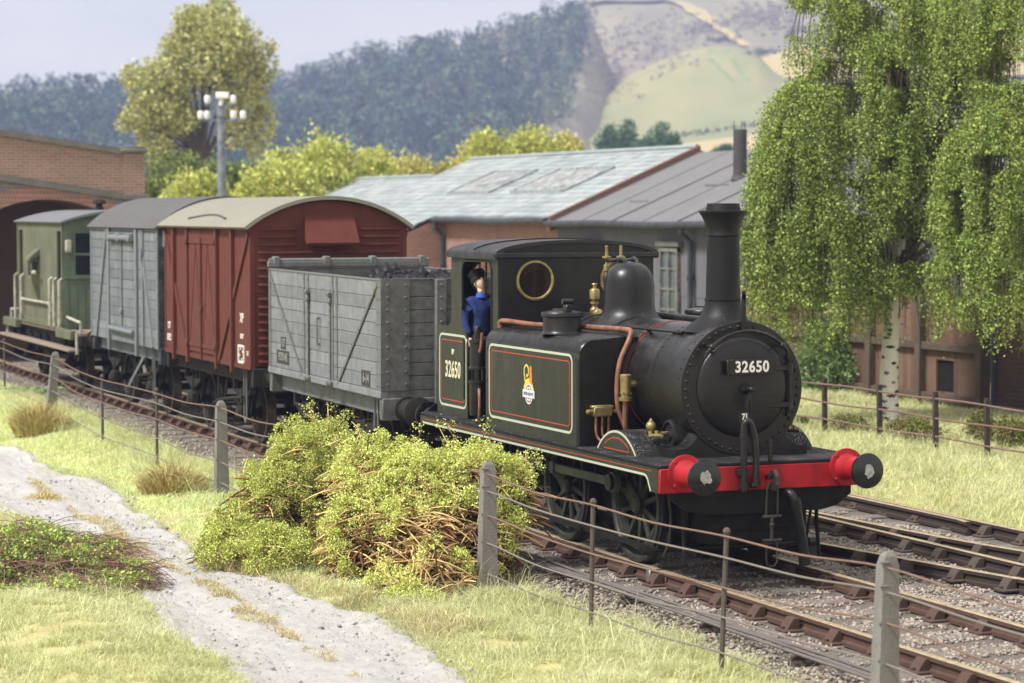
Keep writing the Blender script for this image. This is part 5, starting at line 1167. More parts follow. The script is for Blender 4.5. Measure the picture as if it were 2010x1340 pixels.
# ---- open coal wagon
ow = empty('coal_wagon', (-10.73, 0, 0), 'grey planked open coal wagon coupled behind the tank engine', 'wagon')
P = wpart(ow); hl = 2.56
running_gear(ow, hl, 2.75, heads_y=1.19); brake_side(ow, -1, 2.05)
PZ = [1.30, 1.48, 1.645, 1.81, 1.975, 2.14, 2.305, 2.47, 2.68]
def planks(b, s, g=.006):
    for i in range(8): b.box(-hl, hl, s * 1.13, s * 1.195, PZ[i] + g / 2, PZ[i + 1] - g / 2, c=.006)
    b.box(-hl - .01, hl + .01, s * 1.10, s * 1.215, 1.205, 1.297, c=.008); b.box(-hl, hl, s * 1.131, s * 1.185, 1.298, 2.67)
for s in (-1, 1):
    sd = P('side', 'w_grey', lambda b: planks(b, s))
    def straps(b):
        y0, y1 = s * 1.195, s * 1.207
        for x in (-2.50, -.80, -.62, .52, .70):
            b.box(x - .035, x + .035, y0, y1, 1.22, 2.66)
            for z in np.arange(1.36, 2.64, .155): b.rivet((x, y1, z), (0, s, 0), .017)
        for a, c in (((-2.50, 2.62), (-.85, 1.26)), ((2.42, 2.62), (.75, 1.26))):
            b.strip([a, c], .045, 'y', s * 1.2072, s * 1.217)
            for k in np.linspace(.05, .95, 8): b.rivet((a[0] + (c[0] - a[0]) * k, s * 1.217, a[1] + (c[1] - a[1]) * k), (0, s, 0), .015)
        b.box(2.36, hl + .006, s * 1.195, s * 1.205, 1.30, 2.675)
        for z in np.arange(1.36, 2.68, .155):
            for x in (2.42, 2.52): b.rivet((x, s * 1.205, z), (0, s, 0), .017)
        b.box(-hl, hl, s * 1.12, s * 1.205, 2.672, 2.69)
    P('strapping', 'w_iron', straps, sd)
    def dbar(b):
        for x in (-.56, .46):
            b.box(x - .025, x + .025, s * 1.208, s * 1.228, 1.24, 2.32)
            b.box(x - .05, x + .05, s * 1.208, s * 1.25, 2.30, 2.38, c=.012); b.cyl((x - .05, s * 1.235, 2.43), (x + .05, s * 1.235, 2.43), .028, n=8); b.box(x - .025, x + .025, s * 1.208, s * 1.24, 2.38, 2.46)
            for z in np.arange(1.42, 2.25, .16): b.rivet((x, s * 1.228, z), (0, s, 0), .016)
            b.box(x - .07, x + .12, s * 1.20, s * 1.27, 1.22, 1.29, c=.012); b.cyl((x + .06, s * 1.22, 1.255), (x + .06, s * 1.29, 1.255), .035, n=10)
        b.tube([(-.06, s * 1.20, 2.10), (-.06, s * 1.24, 2.08), (-.06, s * 1.24, 1.76), (-.06, s * 1.20, 1.74)], .012, 6); b.ball((-.06, s * 1.23, 2.09), .022, 8); b.ball((-.06, s * 1.23, 1.74), .02, 8)
    P('drop_door_ironwork', 'w_iron', dbar, sd)
for s in (-1, 1):
    en = P('end', 'w_dark', lambda b: ([b.box(s * (hl - .065), s * (hl + .0), -1.128, 1.128, PZ[i] + .004, PZ[i + 1] - .004, c=.006) for i in range(8)], b.box(s * (hl - .06), s * (hl - .02), -1.128, 1.128, 1.22, 2.66), b.box(s * (hl - .10), s * (hl + .01), -1.10, 1.10, 1.21, 1.298)))
    def eiron(b):
        x0, x1 = s * (hl + .001), s * (hl + .014)
        for q in (-1, 1):
            b.box(x0, x1, q * .83, q * 1.205, 1.30, 2.685)
            for z in np.arange(1.38, 2.66, .155):
                for y in (.88, 1.12): b.rivet((x1, q * y, z), (s, 0, 0), .021)
            b.box(x0, s * (hl + .075), q * .36, q * .50, .97, 2.69, c=.012)
            for z in np.arange(1.38, 2.66, .155): b.rivet((s * (hl + .075), q * .43, z), (s, 0, 0), .022)
        b.box(s * (hl - .07), s * (hl + .012), -1.2, 1.2, 2.687, 2.70)
    P('end_ironwork', 'w_dark', eiron, en)
P('end_door_bar', 'w_iron', lambda b: (b.cyl((-hl + .02, -1.2, 2.80), (-hl + .02, 1.2, 2.80), .035, n=10), b.box(-hl - .02, -hl + .06, -1.22, 1.22, 2.705, 2.79, c=.01), [b.box(-hl - .05, -hl + .08, y - .05, y + .05, 2.70, 2.86, c=.015) for y in (-1.1, -.35, .35, 1.1)]))
P('floor', 'w_dark', lambda b: b.box(-hl + .07, hl - .07, -1.12, 1.12, 1.206, 1.25))
M['panel_dark'] = mat('black number panel', '#3a3a39', .85, var=.4, scale=20)
M['fig_grey'] = mat('faded white figures', '#8f8f8b', .85)
for txt, x, z, w, h, sz in (('13T', -1.84, 1.66, .26, .17, .15), ('P270145', -1.86, 1.46, .62, .19, .16), ('6-14', 1.93, 1.42, .36, .20, .17)):
    pn = P('number_panel', 'panel_dark', lambda b: b.box(x - w / 2, x + w / 2, -1.196, -1.1985, z - h / 2, z + h / 2))
    letters(txt, sz, M['fig_grey'], pn, (x, -1.1992, z), (1, 0, 0), (0, 0, 1), 'lettering', bold=.002, sx=.8, depth=.0006)
ow.rotation_euler = (0, R(.35), 0)
# coal
def coal():
    r = np.random.default_rng(5); n = 1500; x = r.uniform(-2.35, 2.42, n); y = r.uniform(-1.02, 1.02, n)
    z = 2.44 + .20 * np.exp(-((x + 1.2) / .5) ** 2 - ((y - .2) / .5) ** 2) + .20 * np.exp(-((x - 1.0) / .75) ** 2 - (y / .8) ** 2) - .25 * (np.abs(y) / 1.05) ** 3 + .05 * vnoise(x, y, .4, 6)
    V, F = lumps(np.stack([x, y, z + r.uniform(-.08, .03, n)], -1), r.uniform(.05, .15, n), r, .45)
    bx = np.array([[-2.48, -1.11, 1.30], [2.48, -1.11, 1.30], [2.48, 1.11, 1.30], [-2.48, 1.11, 1.30], [-2.48, -1.11, 2.36], [2.48, -1.11, 2.36], [2.48, 1.11, 2.36], [-2.48, 1.11, 2.36]], float)
    bf = np.array([[4, 5, 6], [4, 6, 7], [0, 1, 5], [0, 5, 4], [2, 3, 7], [2, 7, 6], [1, 2, 6], [1, 6, 5], [3, 0, 4], [3, 4, 7]])
    V, F = join((V, F), (bx, bf)); return mesh_np('coal', V, F, mat('coal', '#141416', .55, island=(.5, 1.7), var=.4, scale=9), loc=(-10.73, 0, 0))
tag(coal(), 'lumpy black coal heaped inside the grey open wagon', 'coal', kind='stuff')

# ---- red covered van
rv = empty('covered_van', (-16.93, 0, 0), 'brick red covered goods van with pale beige arched roof and ventilator hood', 'wagon')
P = wpart(rv); hl = 2.68
running_gear(rv, hl, 3.05, sole='gear', head='gear', heads_y=1.18); brake_side(rv, -1, 1.95)
AR = lambda h, ez=3.30, rise=.40, n=20: [(h * math.cos(t), ez + rise * math.sin(t) ** 1.0 * 1.0) for t in np.linspace(0, math.pi, n + 1)]
def roofarc(h, ez, rise, n=24):
    R_ = (h * h + rise * rise) / (2 * rise); a = math.asin(h / R_); return [(R_ * math.sin(t), ez + rise - R_ + R_ * math.cos(t)) for t in np.linspace(a, -a, n + 1)]
body = P('body', 'van_red', lambda b: (b.box(-hl, hl, -1.20, -1.15, 1.19, 3.30), b.box(-hl, hl, 1.15, 1.20, 1.19, 3.30), b.plate([(-1.2, 1.19), (1.2, 1.19), (1.2, 3.30)] + roofarc(1.2, 3.31, .36), [], 'x', hl - .06, hl), b.plate([(-1.2, 1.19), (1.2, 1.19), (1.2, 3.30)] + roofarc(1.2, 3.31, .36), [], 'x', -hl, -hl + .06), b.box(-hl, hl, -1.15, 1.15, 1.18, 1.24)), smooth=False)
def ribs(b, s):
    if 1:
        x = s * hl
        for z in [3.255, 3.145, 3.03, 2.915, 2.795, 2.68, 2.56, 2.44, 2.23, 2.115, 2.0, 1.885, 1.77, 1.655, 1.54, 1.425, 1.31]:
            seg = [(-1.07, -.52), (.50, 1.07)] if z > 3.0 else [(-1.07, 1.07)]
            for a, c in seg:
                h = .026
                b.plate([(z - h, 0), (z - h * .45, s * .035), (z + h * .45, s * .035), (z + h, 0)], [], 'y', 0, 0) if False else None
                V = []
                for y, k in ((a - .02, .2), (a + .02, 1), (c - .02, 1), (c + .02, .2)):
                    for dz, dx in ((-h, -.002), (-h * .5, .036 * k), (h * .35, .036 * k), (h * .8, -.002)): V.append((x + s * dx, y, z + dz))
                F = [(i * 4 + j, i * 4 + j + 1, i * 4 + 5 + j, i * 4 + 4 + j) for i in range(3) for j in range(3)] + [(0, 1, 2, 3), (12, 13, 14, 15)]
                b.add(V, F)
        b.box(x, x + s * .012, -1.19, 1.19, 2.325, 2.345)
for s in (-1, 1): P('end_ribs', 'van_red', lambda b: ribs(b, s), body)
def vents(b, s):
    if 1:
        x = s * hl
        b.add([(x, -.38, 3.47), (x, .38, 3.47), (x + s * .24, .40, 3.055), (x + s * .24, -.40, 3.055), (x, -.38, 3.10), (x, .38, 3.10), (x + s * .22, .40, 3.02), (x + s * .22, -.40, 3.02)], [(0, 1, 2, 3), (0, 3, 7, 4), (1, 5, 6, 2), (3, 2, 6, 7)])
for s in (-1, 1): P('ventilator_hood', 'van_red', lambda b: vents(b, s), smooth=False)
rfv = P('roof', 'roof_beige', lambda b: b.plate(roofarc(1.32, 3.285, .46, 28) + list(reversed(roofarc(1.27, 3.255, .435, 28))), [], 'x', -hl - .09, hl + .09))
def rstrip(b):
    for s in (-1, 1):
        A = [(x, s * (1.17 - .10 * math.cos(x / 1.15 * 1.57)), 0) for x in np.linspace(-1.15, 1.15, 15)]
        b.tube([(x, y, np.interp(abs(y), [0, .66, 1.0, 1.17, 1.32], [3.745, 3.632, 3.485, 3.388, 3.285]) + .02) for x, y, _ in A], .018, 6)
P('rain_strip', M['roof_grey'], rstrip, rfv)
for s in (-1, 1):
    def stan(b):
        y0, y1 = s * 1.20, s * 1.262
        for x in (-1.95, -1.02, .80, 1.72): b.box(x - .05, x + .05, y0, y1, 1.10, 3.28, c=.008)
        for a, c in (((-2.62, 3.20), (-1.06, 1.22)), ((2.62, 3.20), (.86, 1.22))): b.strip([a, c], .085, 'y', y0, s * 1.235)
        b.box(-hl, hl, y0, s * 1.215, 1.19, 1.26)
        for x in (-hl + .03, hl - .03): b.box(x - .03, x + .03, y0, s * 1.212, 1.19, 3.29)
    P('stanchion', 'van_red', stan, body)
    def door(b):
        for a, c in ((-.965, -.115), (-.105, .745)): b.box(a, c, s * 1.201, s * 1.226, 1.30, 3.22, c=.006)
        for a, c in (((-.93, 1.36), (-.5, 3.0)), ((-.5, 3.0), (-.15, 1.36)), ((.68, 1.36), (.25, 3.0)), ((.25, 3.0), (-.07, 1.36))): b.strip([a, c], .03, 'y', s * 1.226, s * 1.234)
        for z in (1.42, 3.05): b.box(-.93, .74, s * 1.226, s * 1.240, z - .035, z + .035)
        b.cyl((-.11, s * 1.25, 1.2), (-.11, s * 1.25, 3.1), .016, n=8); b.box(-.16, -.06, s * 1.226, s * 1.27, 1.95, 2.05, c=.01)
        for x in (-.98, .76):
            for z in (1.42, 3.05): b.box(x - .06, x + .06, s * 1.24, s * 1.285, z - .05, z + .05, c=.012)
    P('door', 'van_red', door, body)
P('corner_iron', 'van_red', lambda b: [b.box(sx * (hl - .002), sx * (hl + .008), sy * 1.14, sy * 1.205, 1.2, 3.3) for sx in (-1, 1) for sy in (-1, 1)], body)
for txt, x, z, sz in (('XP', 2.16, 1.93, .20), ("10'-0\"", 2.16, 1.66, .10), ('7-1', 2.48, 1.42, .10), ('12T', -2.42, 1.64, .15), ('B752', -2.42, 1.44, .15)):
    letters(txt, sz, M['white_fig'], body, (x, -1.2015 if abs(x) < 2.6 else -1.214, z), (1, 0, 0), (0, 0, 1), 'lettering', bold=.003, sx=.85)
def dpanel(b):
    x0, x1, z0_, z1_ = 2.0, 2.30, 1.28, 1.52
    for a, c in (((x0, z0_), (x1, z0_)), ((x1, z0_), (x1, z1_)), ((x1, z1_), (x0, z1_)), ((x0, z1_), (x0, z0_))): b.strip([a, c], .03, 'y', -1.2005, -1.2185)
    for a, c in (((x0, z0_ + .1), (x0 + .07, z0_ + .1)), ((x1, z1_ - .08), (x1 - .07, z1_ - .08)), ((x0 + .12, z1_), (x0 + .12, z1_ - .06)), ((x1 - .12, z0_), (x1 - .12, z0_ + .06))): b.strip([a, c], .022, 'y', -1.2005, -1.218)
P('data_panel', 'white_fig', dpanel, body)

# ---- grey wooden van
gv = empty('covered_van', (-22.85, 0, 0), 'weathered grey planked covered van with high dark rounded roof', 'wagon')
P = wpart(gv); hl = 2.72
running_gear(gv, hl, 3.0, sole='v_grey', head='v_end', heads_y=1.18); brake_side(gv, -1, 1.9)
def gplanks(b):
    for s in (-1, 1):
        z = 1.19
        while z < 3.2: b.box(-hl, hl, s * 1.14, s * 1.20, z, min(z + .165, 3.26) - .006, c=.006); z += .165
        b.box(-hl + .01, hl - .01, s * 1.141, s * 1.19, 1.19, 3.25)
body = P('body', 'v_grey', gplanks)
A1 = roofarc(1.2, 3.26, .44)
for s in (-1, 1): P('end', 'v_end', lambda b: [(b.plate([(-1.139, 1.19), (1.139, 1.19)] + [(min(1.139, max(-1.139, y)), z) for y, z in A1], [], 'x', s * (hl - .06), s * hl), [b.box(s * hl, s * (hl + .06), y - .06, y + .06, 1.19, 3.45, c=.01) for y in (-.4, .4)], [b.rivet((s * (hl + .004), q * y, z), (s, 0, 0), .022) for q in (-1, 1) for y in (1.0, 1.12) for z in np.arange(1.3, 3.25, .15)], [b.box(s * hl, s * (hl + .005), q * .96, q * 1.19, 1.2, 3.26) for q in (-1, 1)], [b.box(s * (hl + .001), s * (hl + .012), -.95, .95, z, z + .012) for z in np.arange(1.36, 3.2, .165)])])
P('roof', 'roof_grey', lambda b: b.plate(roofarc(1.27, 3.23, .54, 30) + list(reversed(roofarc(1.22, 3.21, .51, 30))), [], 'x', -hl - .06, hl + .06))
for s in (-1, 1):
    for x in (-1.05, 1.18): P('stanchion', 'v_iron', lambda b: b.box(x - .06, x + .06, s * 1.2, s * 1.25, 1.0, 3.22, c=.01), body)
    for x in (-hl + .05, hl - .05): P('corner_plate', 'v_iron', lambda b: (b.box(x - .05, x + .05, s * 1.2, s * 1.212, 1.19, 3.25), [b.rivet((x, s * 1.212, z), (0, s, 0), .02) for z in np.arange(1.3, 3.25, .16)]), body)
    for a, c in (((-1.25, 3.2), (-2.2, 1.2)), ((1.45, 3.2), (2.35, 1.2)), ((1.66, 3.2), (1.66, 1.2))): P('side_brace', 'v_iron', lambda b: b.strip([a, c], .09, 'y', s * 1.2, s * 1.235), body)
    def dr(b):
        z = 1.32
        while z < 3.1: b.box(-.92, 1.04, s * 1.201, s * 1.232, z, z + .16, c=.006); z += .166
    d_ = P('door', 'v_grey', dr, body)
    P('door_bar', 'v_iron', lambda b: (b.cyl((-.80, s * 1.275, 3.05), (1.06, s * 1.275, 3.05), .055, n=10), [b.box(x - .06, x + .06, s * 1.23, s * 1.33, 2.98, 3.13, c=.012) for x in (-.7, .1, .95)], b.cyl((.12, s * 1.25, 1.5), (.12, s * 1.25, 3.0), .022, n=8), b.box(.06, .18, s * 1.232, s * 1.29, 1.70, 1.80, c=.015), b.cyl((-.9, s * 1.26, 1.42), (1.06, s * 1.26, 1.40), .04, n=8)), d_)
P('end_lamp_bracket', 'v_iron', lambda b: b.box(hl, hl + .1, -1.12, -1.0, 2.9, 3.2, c=.02))
P('diagonal_lever', 'v_grey', lambda b: b.bar((.25, -1.16, .42), (1.4, -1.16, .98), .03, .07, c=.008))

# ---- brake van
bv = empty('brake_van', (-30.75, 0, 0), 'faded sage green brake van with end verandas, footboards and a low grey roof', 'wagon')
P = wpart(bv); hl = 3.85; ch = 2.45
running_gear(bv, hl, 4.4, sole='gear', head='gear', z0=.94, z1=1.10, heads_y=1.15)
P('platform', 'board_pale', lambda b: b.box(-hl, hl, -1.18, 1.18, 1.10, 1.17, c=.01))
RZ_ = roofarc(1.28, 3.30, .24, 20)
def bside(b):
    for s in (-1, 1):
        outer = [(-ch, 1.18), (ch, 1.18), (ch, 3.30), (-ch, 3.30)]
        holes = [[(-ch + .16, 1.55), (-ch + .16, 3.12), (-ch + .58, 3.12), (-ch + .58, 1.55)], [(ch - .58, 1.55), (ch - .58, 3.12), (ch - .16, 3.12), (ch - .16, 1.55)]]
        b.plate(outer, holes, 'y', s * 1.20, s * 1.16)
        for k in range(18): x = -1.75 + k * .205; b.box(x, x + .012, s * 1.20, s * 1.203, 1.3, 3.1)
        b.box(-ch, ch, s * 1.2, s * 1.225, 1.17, 1.30, c=.008)
        for x in (-ch + .05, ch - .05): b.box(x - .05, x + .05, s * 1.2, s * 1.215, 1.2, 3.29)
body = P('body', 'bv_green', bside, smooth=False)
def bends(b, s):
    if 1:
        T = [(y, z) for y, z in roofarc(1.16, 3.28, .2, 14)]
        b.plate([(-1.159, 1.18), (1.159, 1.18)] + T, [[(-1.0, 2.25), (-1.0, 3.08), (-.22, 3.08), (-.22, 2.25)], [(.22, 2.25), (.22, 3.08), (1.0, 3.08), (1.0, 2.25)]], 'x', s * ch, s * (ch - .05))
        for k in range(14): y = -1.1 + k * .165; b.box(s * ch, s * (ch + .008), y, y + .015, 1.2, 2.2)
        b.box(s * ch, s * (ch + .03), -1.16, 1.16, 2.18, 2.25)
en = [P('end_wall', 'bv_green2', lambda b: bends(b, s), smooth=False) for s in (-1, 1)]
for x in (-1.72, 1.72): P('cabin_wall', 'bv_green2', lambda b: b.plate([(-1.158, 1.18), (1.158, 1.18)] + roofarc(1.158, 3.27, .2, 14), [], 'x', x - .03, x + .03), smooth=False)
M['dark_glass'] = mat('dark window glass', '#22262a', .12, var=.5, scale=2, spec=.6)
for s in (-1, 1):
    for a, c in ((-1.0, -.22), (.22, 1.0)):
        f_ = P('window', 'bv_green2', lambda b: (b.box(s * (ch - .045), s * (ch + .012), a, a + .06, 2.25, 3.08), b.box(s * (ch - .045), s * (ch + .012), c - .06, c, 2.25, 3.08), b.box(s * (ch - .044), s * (ch + .011), a + .06, c - .06, 2.64, 2.69), b.box(s * (ch - .044), s * (ch + .011), (a + c) / 2 - .02, (a + c) / 2 + .02, 2.25, 3.08)))
        P('pane', 'dark_glass', lambda b: b.box(s * (ch - .034), s * (ch - .026), a + .05, c - .05, 2.26, 3.07), f_)
rf_ = P('roof', 'bv_roof', lambda b: b.plate(RZ_ + list(reversed(roofarc(1.25, 3.27, .215, 20))), [], 'x', -ch - .12, ch + .12))
P('stove_chimney', 'gear', lambda b: b.lathe([(.10, 3.48), (.09, 3.58), (.07, 3.60), (.07, 3.66), (.15, 3.68), (.13, 3.74), (.06, 3.78), (0, 3.79)], (.3, .0, 0), (0, 0, 1), 16), rf_)
for s in (-1, 1):
    dk = P('lookout_ducket', 'bv_green', lambda b: (b.add([(-.42, s * 1.2, 2.75), (.10, s * 1.2, 2.75), (.10, s * 1.42, 2.55), (-.42, s * 1.42, 2.55), (-.42, s * 1.2, 2.60), (.10, s * 1.2, 2.60), (.10, s * 1.43, 2.50), (-.42, s * 1.43, 2.50)], [(0, 1, 2, 3), (4, 5, 6, 7), (0, 3, 7, 4), (1, 2, 6, 5), (2, 3, 7, 6)]),
        b.add([(-.38, s * 1.2, 2.58), (.06, s * 1.2, 2.58), (.06, s * 1.38, 2.52), (-.38, s * 1.38, 2.52), (-.38, s * 1.2, 1.5), (.06, s * 1.2, 1.5), (.06, s * 1.38, 2.12), (-.38, s * 1.38, 2.12)], [(0, 1, 2, 3), (3, 2, 6, 7), (0, 3, 7, 4), (1, 5, 6, 2), (7, 6, 5, 4)])), body, smooth=False)
    P('ducket_window', 'dark_glass', lambda b: (b.box(.061, .066, s * 1.25, s * 1.36, 2.2, 2.48), b.box(-.30, -.02, s * 1.381, s * 1.386, 2.2, 2.46)), dk)
    P('side_lamp', 'bv_white', lambda b: (b.ball((.28, s * 1.36, 2.26), .07, 10, 0, (1.4, .8, .7)), b.bar((.1, s * 1.3, 2.22), (.3, s * 1.3, 2.22), .02, .03)), body)
    def hrails(b):
        for x in (-ch + .02, -1.72, 1.45, 1.90, ch - .02): b.tube([(x, s * 1.21, 2.18), (x, s * 1.27, 2.14), (x, s * 1.27, 1.22), (x, s * 1.21, 1.18)], .032, 7)
        b.tube([(-1.72, s * 1.27, 1.66), (1.45, s * 1.27, 1.66)], .026, 7); b.tube([(1.9, s * 1.27, 2.1), (1.6, s * 1.27, 1.5)], .02, 6)
    P('hand_rail', 'bv_white', hrails, body)
    P('footboard', 'board_pale', lambda b: b.box(-hl - .1, hl - .05, s * 1.13, s * 1.38, .80, .85, c=.01))
    for x in np.linspace(-hl + .3, hl - .3, 9): P('footboard_bracket', 'gear', lambda b: b.strip([(x, 1.0), (x + .06, .80)], .05, 'y', s * 1.05, s * 1.15))
    for x in (-3.05, 2.9): P('upper_step', 'bv_green', lambda b: b.box(x - .75, x + .75, s * 1.18, s * 1.30, 1.02, 1.20, c=.012))
    for d in (-1, 1): P('platform_rail', 'bv_white', lambda b: (b.tube([(d * ch, s * 1.12, 1.42), (d * (hl - .06), s * 1.12, 1.36), (d * (hl - .06), s * 1.12, 1.16)], .028, 7), b.tube([(d * (hl - .06), s * 1.2, 1.18), (d * (hl - .06), s * 1.2, .75)], .03, 6)))
for d in (-1, 1): P('lamp_bracket', 'bv_white', lambda b: (b.box(d * (ch), d * (ch + .10), -1.15, -1.03, 2.70, 2.95, c=.02)))
# ------------------------------------------------------------------ the driver in the cab doorway
M['skin'] = mat('pale skin', '#e3c2b2', .6, var=.15, scale=20, col2=None)
M['jacket'] = mat('blue work jacket', '#131c48', .85, var=1.0, scale=13, col2='#2a3c78', bump=.6, bscale=16)
M['cap'] = mat('black cap', '#17171a', .7, var=.3, scale=20)
M['hair'] = mat('dark hair', '#1d1714', .8)
M['shirt'] = mat('bright blue shirt collar', '#3557b8', .7)
dv = empty('person', (-5.79, -.76, 1.36), 'engine driver in blue jacket and black cap leaning in the cab doorway, face lifted', 'person', rz=R(-6)); dv.scale = (.80, .80, .825)
def skin_mesh(name, joints, edges, mats, parent, levels=2, root=0):
    """continuous body grown over a skeleton: joints (x,y,z,rx,ry)"""
    me = bpy.data.meshes.new(name); me.from_pydata([j[:3] for j in joints], edges, []); o = bpy.data.objects.new(name, me); COL.objects.link(o)
    mo = o.modifiers.new('skin', 'SKIN'); sv = me.skin_vertices[0].data
    for i, j in enumerate(joints): sv[i].radius = (j[3], j[4] if len(j) > 4 else j[3]); sv[i].use_root = (i == root)
    sb = o.modifiers.new('sub', 'SUBSURF'); sb.levels = levels; sb.render_levels = levels
    m2 = bpy.data.meshes.new_from_object(o.evaluated_get(bpy.context.evaluated_depsgraph_get())); bpy.data.objects.remove(o)
    m2.materials.clear()
    for q in (mats if isinstance(mats, list) else [mats]): m2.materials.append(q)
    m2.polygons.foreach_set('use_smooth', [True] * len(m2.polygons))
    return put(bpy.data.objects.new(name, m2), parent)
# local frame: +x is where he faces, z up from the cab floor
J = [(0, 0, .90, .15, .12),            # 0 pelvis
     (.0, 0, 1.05, .145, .115), (.02, 0, 1.22, .165, .13), (.02, 0, 1.34, .155, .12), (.03, 0, 1.42, .075, .07),   # spine to neck base
     (.05, .0, 1.49, .055, .055),      # 5 neck
     (.0, .10, .86, .10), (.02, .11, .48, .07), (0, .11, .10, .05), (.10, .12, .05, .045), (.18, .12, .04, .035),
     (.0, -.10, .86, .10), (.02, -.11, .48, .07), (0, -.11, .10, .05), (.10, -.12, .05, .045), (.18, -.12, .04, .035),
     (.0, .19, 1.36, .078), (.03, .25, 1.10, .058), (.20, .22, .93, .042),
     (.0, -.19, 1.36, .078), (.02, -.235, 1.10, .056), (.12, -.20, .88, .042)]
ED = [(0, 1), (1, 2), (2, 3), (3, 4), (4, 5), (0, 6), (6, 7), (7, 8), (8, 9), (9, 10), (0, 11), (11, 12), (12, 13), (13, 14), (14, 15), (3, 16), (16, 17), (17, 18), (3, 19), (19, 20), (20, 21)]
bodyo = skin_mesh('body', J, ED, [M['jacket']], dv)
# head, face, hair, cap
def head_mesh():
    b = MB(); c = Vector((.075, 0, 1.625)); n, k = 28, 20; V = []; F = []
    for i in range(k + 1):
        t = math.pi * i / k
        for j in range(n):
            q = 2 * math.pi * j / n; x, y, z = math.sin(t) * math.cos(q), math.sin(t) * math.sin(q), math.cos(t)
            rx = .105 if x > 0 else .112; ry = .078; rzz = .125; jaw = max(0, -z)
            X, Y, Z = x * rx * (1 - .10 * jaw), y * ry * (1 - .30 * jaw ** 1.5), z * rzz
            if x > .3:
                f = (x - .3) / .7
                X += .030 * math.exp(-(Y / .014) ** 2 - ((Z + .012) / .024) ** 2) * f               # nose
                X += .012 * math.exp(-(Y / .020) ** 2 - ((Z + .095) / .02) ** 2) * f                 # chin
                X -= .012 * math.exp(-((abs(Y) - .032) / .016) ** 2 - ((Z - .016) / .014) ** 2) * f    # eye sockets
                X += .008 * math.exp(-((Z - .036) / .01) ** 2) * f                                   # brow
                X += .007 * math.exp(-(Y / .026) ** 2 - ((Z + .057) / .007) ** 2) * f - .005 * math.exp(-(Y / .026) ** 2 - ((Z + .066) / .004) ** 2) * f
            V.append(c + Vector((X, Y, Z)))
    for i in range(k):
        for j in range(n): F.append((i * n + j, i * n + (j + 1) % n, (i + 1) * n + (j + 1) % n, (i + 1) * n + j))
    b.add(V, F)
    for s in (-1, 1):
        b.lathe([(0, 0), (.022, .0), (.03, .008), (.026, .014), (.012, .008), (0, .006)], (.065, s * .078, 1.615), (-.25, s, 0), 14)
    b.tube([(.045, 0, 1.46), (.055, 0, 1.56)], [.056, .055], 16)
    return b
TILT = Matrix.Translation((.05, 0, 1.5)) @ Matrix.Rotation(R(8), 4, 'Z') @ Matrix.Rotation(R(-20), 4, 'Y') @ Matrix.Rotation(R(9), 4, 'X') @ Matrix.Translation((-.05, 0, -1.5))
hb = head_mesh().build('head', M['skin'], dv, angle=180); hb.matrix_basis = TILT
for s in (-1, 1):
    mb = MB(); mb.ball((.162, s * .032, 1.640), .011, 10); mb.build('eye', mat('eye white', '#cfc6bd', .3), hb)
    mb = MB(); mb.ball((.170, s * .032, 1.640), .006, 8); mb.build('iris', mat('iris', '#2b211c', .3), hb)
mb = MB(); mb.tube([(.172, -.022, 1.562), (.178, 0, 1.560), (.172, .022, 1.562)], .004, 6); mb.build('mouth', mat('lip', '#9c6a5c', .5), hb)
mb = MB(); mb.lathe([(.112, -.025), (.118, .0), (.118, .03), (.10, .06)], (.062, 0, 1.655), (-.15, 0, 1), 24, 0, R(75), R(285)); ho = mb.build('hair', M['hair'], hb); 
cp = MB(); cp.lathe([(.108, .0), (.116, .012), (.120, .04), (.135, .065), (.130, .085), (.09, .105), (0, .112)], (.052, 0, 1.690), (-.32, 0, 1), 28)
pk = [Vector((.060 + .108 * math.cos(t), .085 * math.sin(t) * 1.15, 1.712)) for t in np.linspace(-1.0, 1.0, 12)]
V = [tuple(p) for p in pk] + [(p.x + .030 * math.cos(t) + .006, p.y * 1.0, p.z - .006) for p, t in zip(pk, np.linspace(-1.0, 1.0, 12))] 
V += [(v[0], v[1], v[2] - .008) for v in V]
F = [(i, i + 1, 13 + i, 12 + i) for i in range(11)] + [(24 + i, 25 + i, 37 + i, 36 + i) for i in range(11)] + [(12 + i, 13 + i, 37 + i, 36 + i) for i in range(11)]
cp.add(V, F); cp.build('cap', M['cap'], hb)
mb = MB(); mb.lathe([(.088, 1.41), (.080, 1.445), (.070, 1.475), (.064, 1.47), (.07, 1.43)], (.045, 0, 0), (0, 0, 1), 20); mb.build('collar', M['shirt'], dv)
def hand(root_, p, d, side):
    """palm and five curled fingers"""
    p = Vector(p); d = Vector(d).normalized(); a, u = frame(d); a = a * side
    j = [(*p, .030, .024), (*(p + d * .045), .036, .02), (*(p + d * .085), .036, .018)]; e = [(0, 1), (1, 2)]
    for k, (o_, l) in enumerate(((-.027, .030), (-.009, .034), (.009, .032), (.027, .026))):
        b0 = len(j); q = p + d * .095 + a * o_; j.append((*q, .0095)); j.append((*(q + d * l - u * .006), .009)); j.append((*(q + d * l * 1.4 - u * .032), .008)); j.append((*(q + d * l * 1.2 - u * .052), .007)); e += [(2, b0), (b0, b0 + 1), (b0 + 1, b0 + 2), (b0 + 2, b0 + 3)]
    b0 = len(j); q = p + d * .03 - a * .038; j.append((*q, .013)); j.append((*(q + d * .03 - a * .018 - u * .015), .011)); j.append((*(q + d * .055 - a * .012 - u * .035), .009)); e += [(0, b0), (b0, b0 + 1), (b0 + 1, b0 + 2)]
    o = skin_mesh('hand', j, e, M['skin'], root_, 2); return o
h1 = hand(dv, (.215, .218, .915), (.8, -.05, -.5), 1); h2 = hand(dv, (.135, -.20, .86), (.6, .05, -.8), -1)
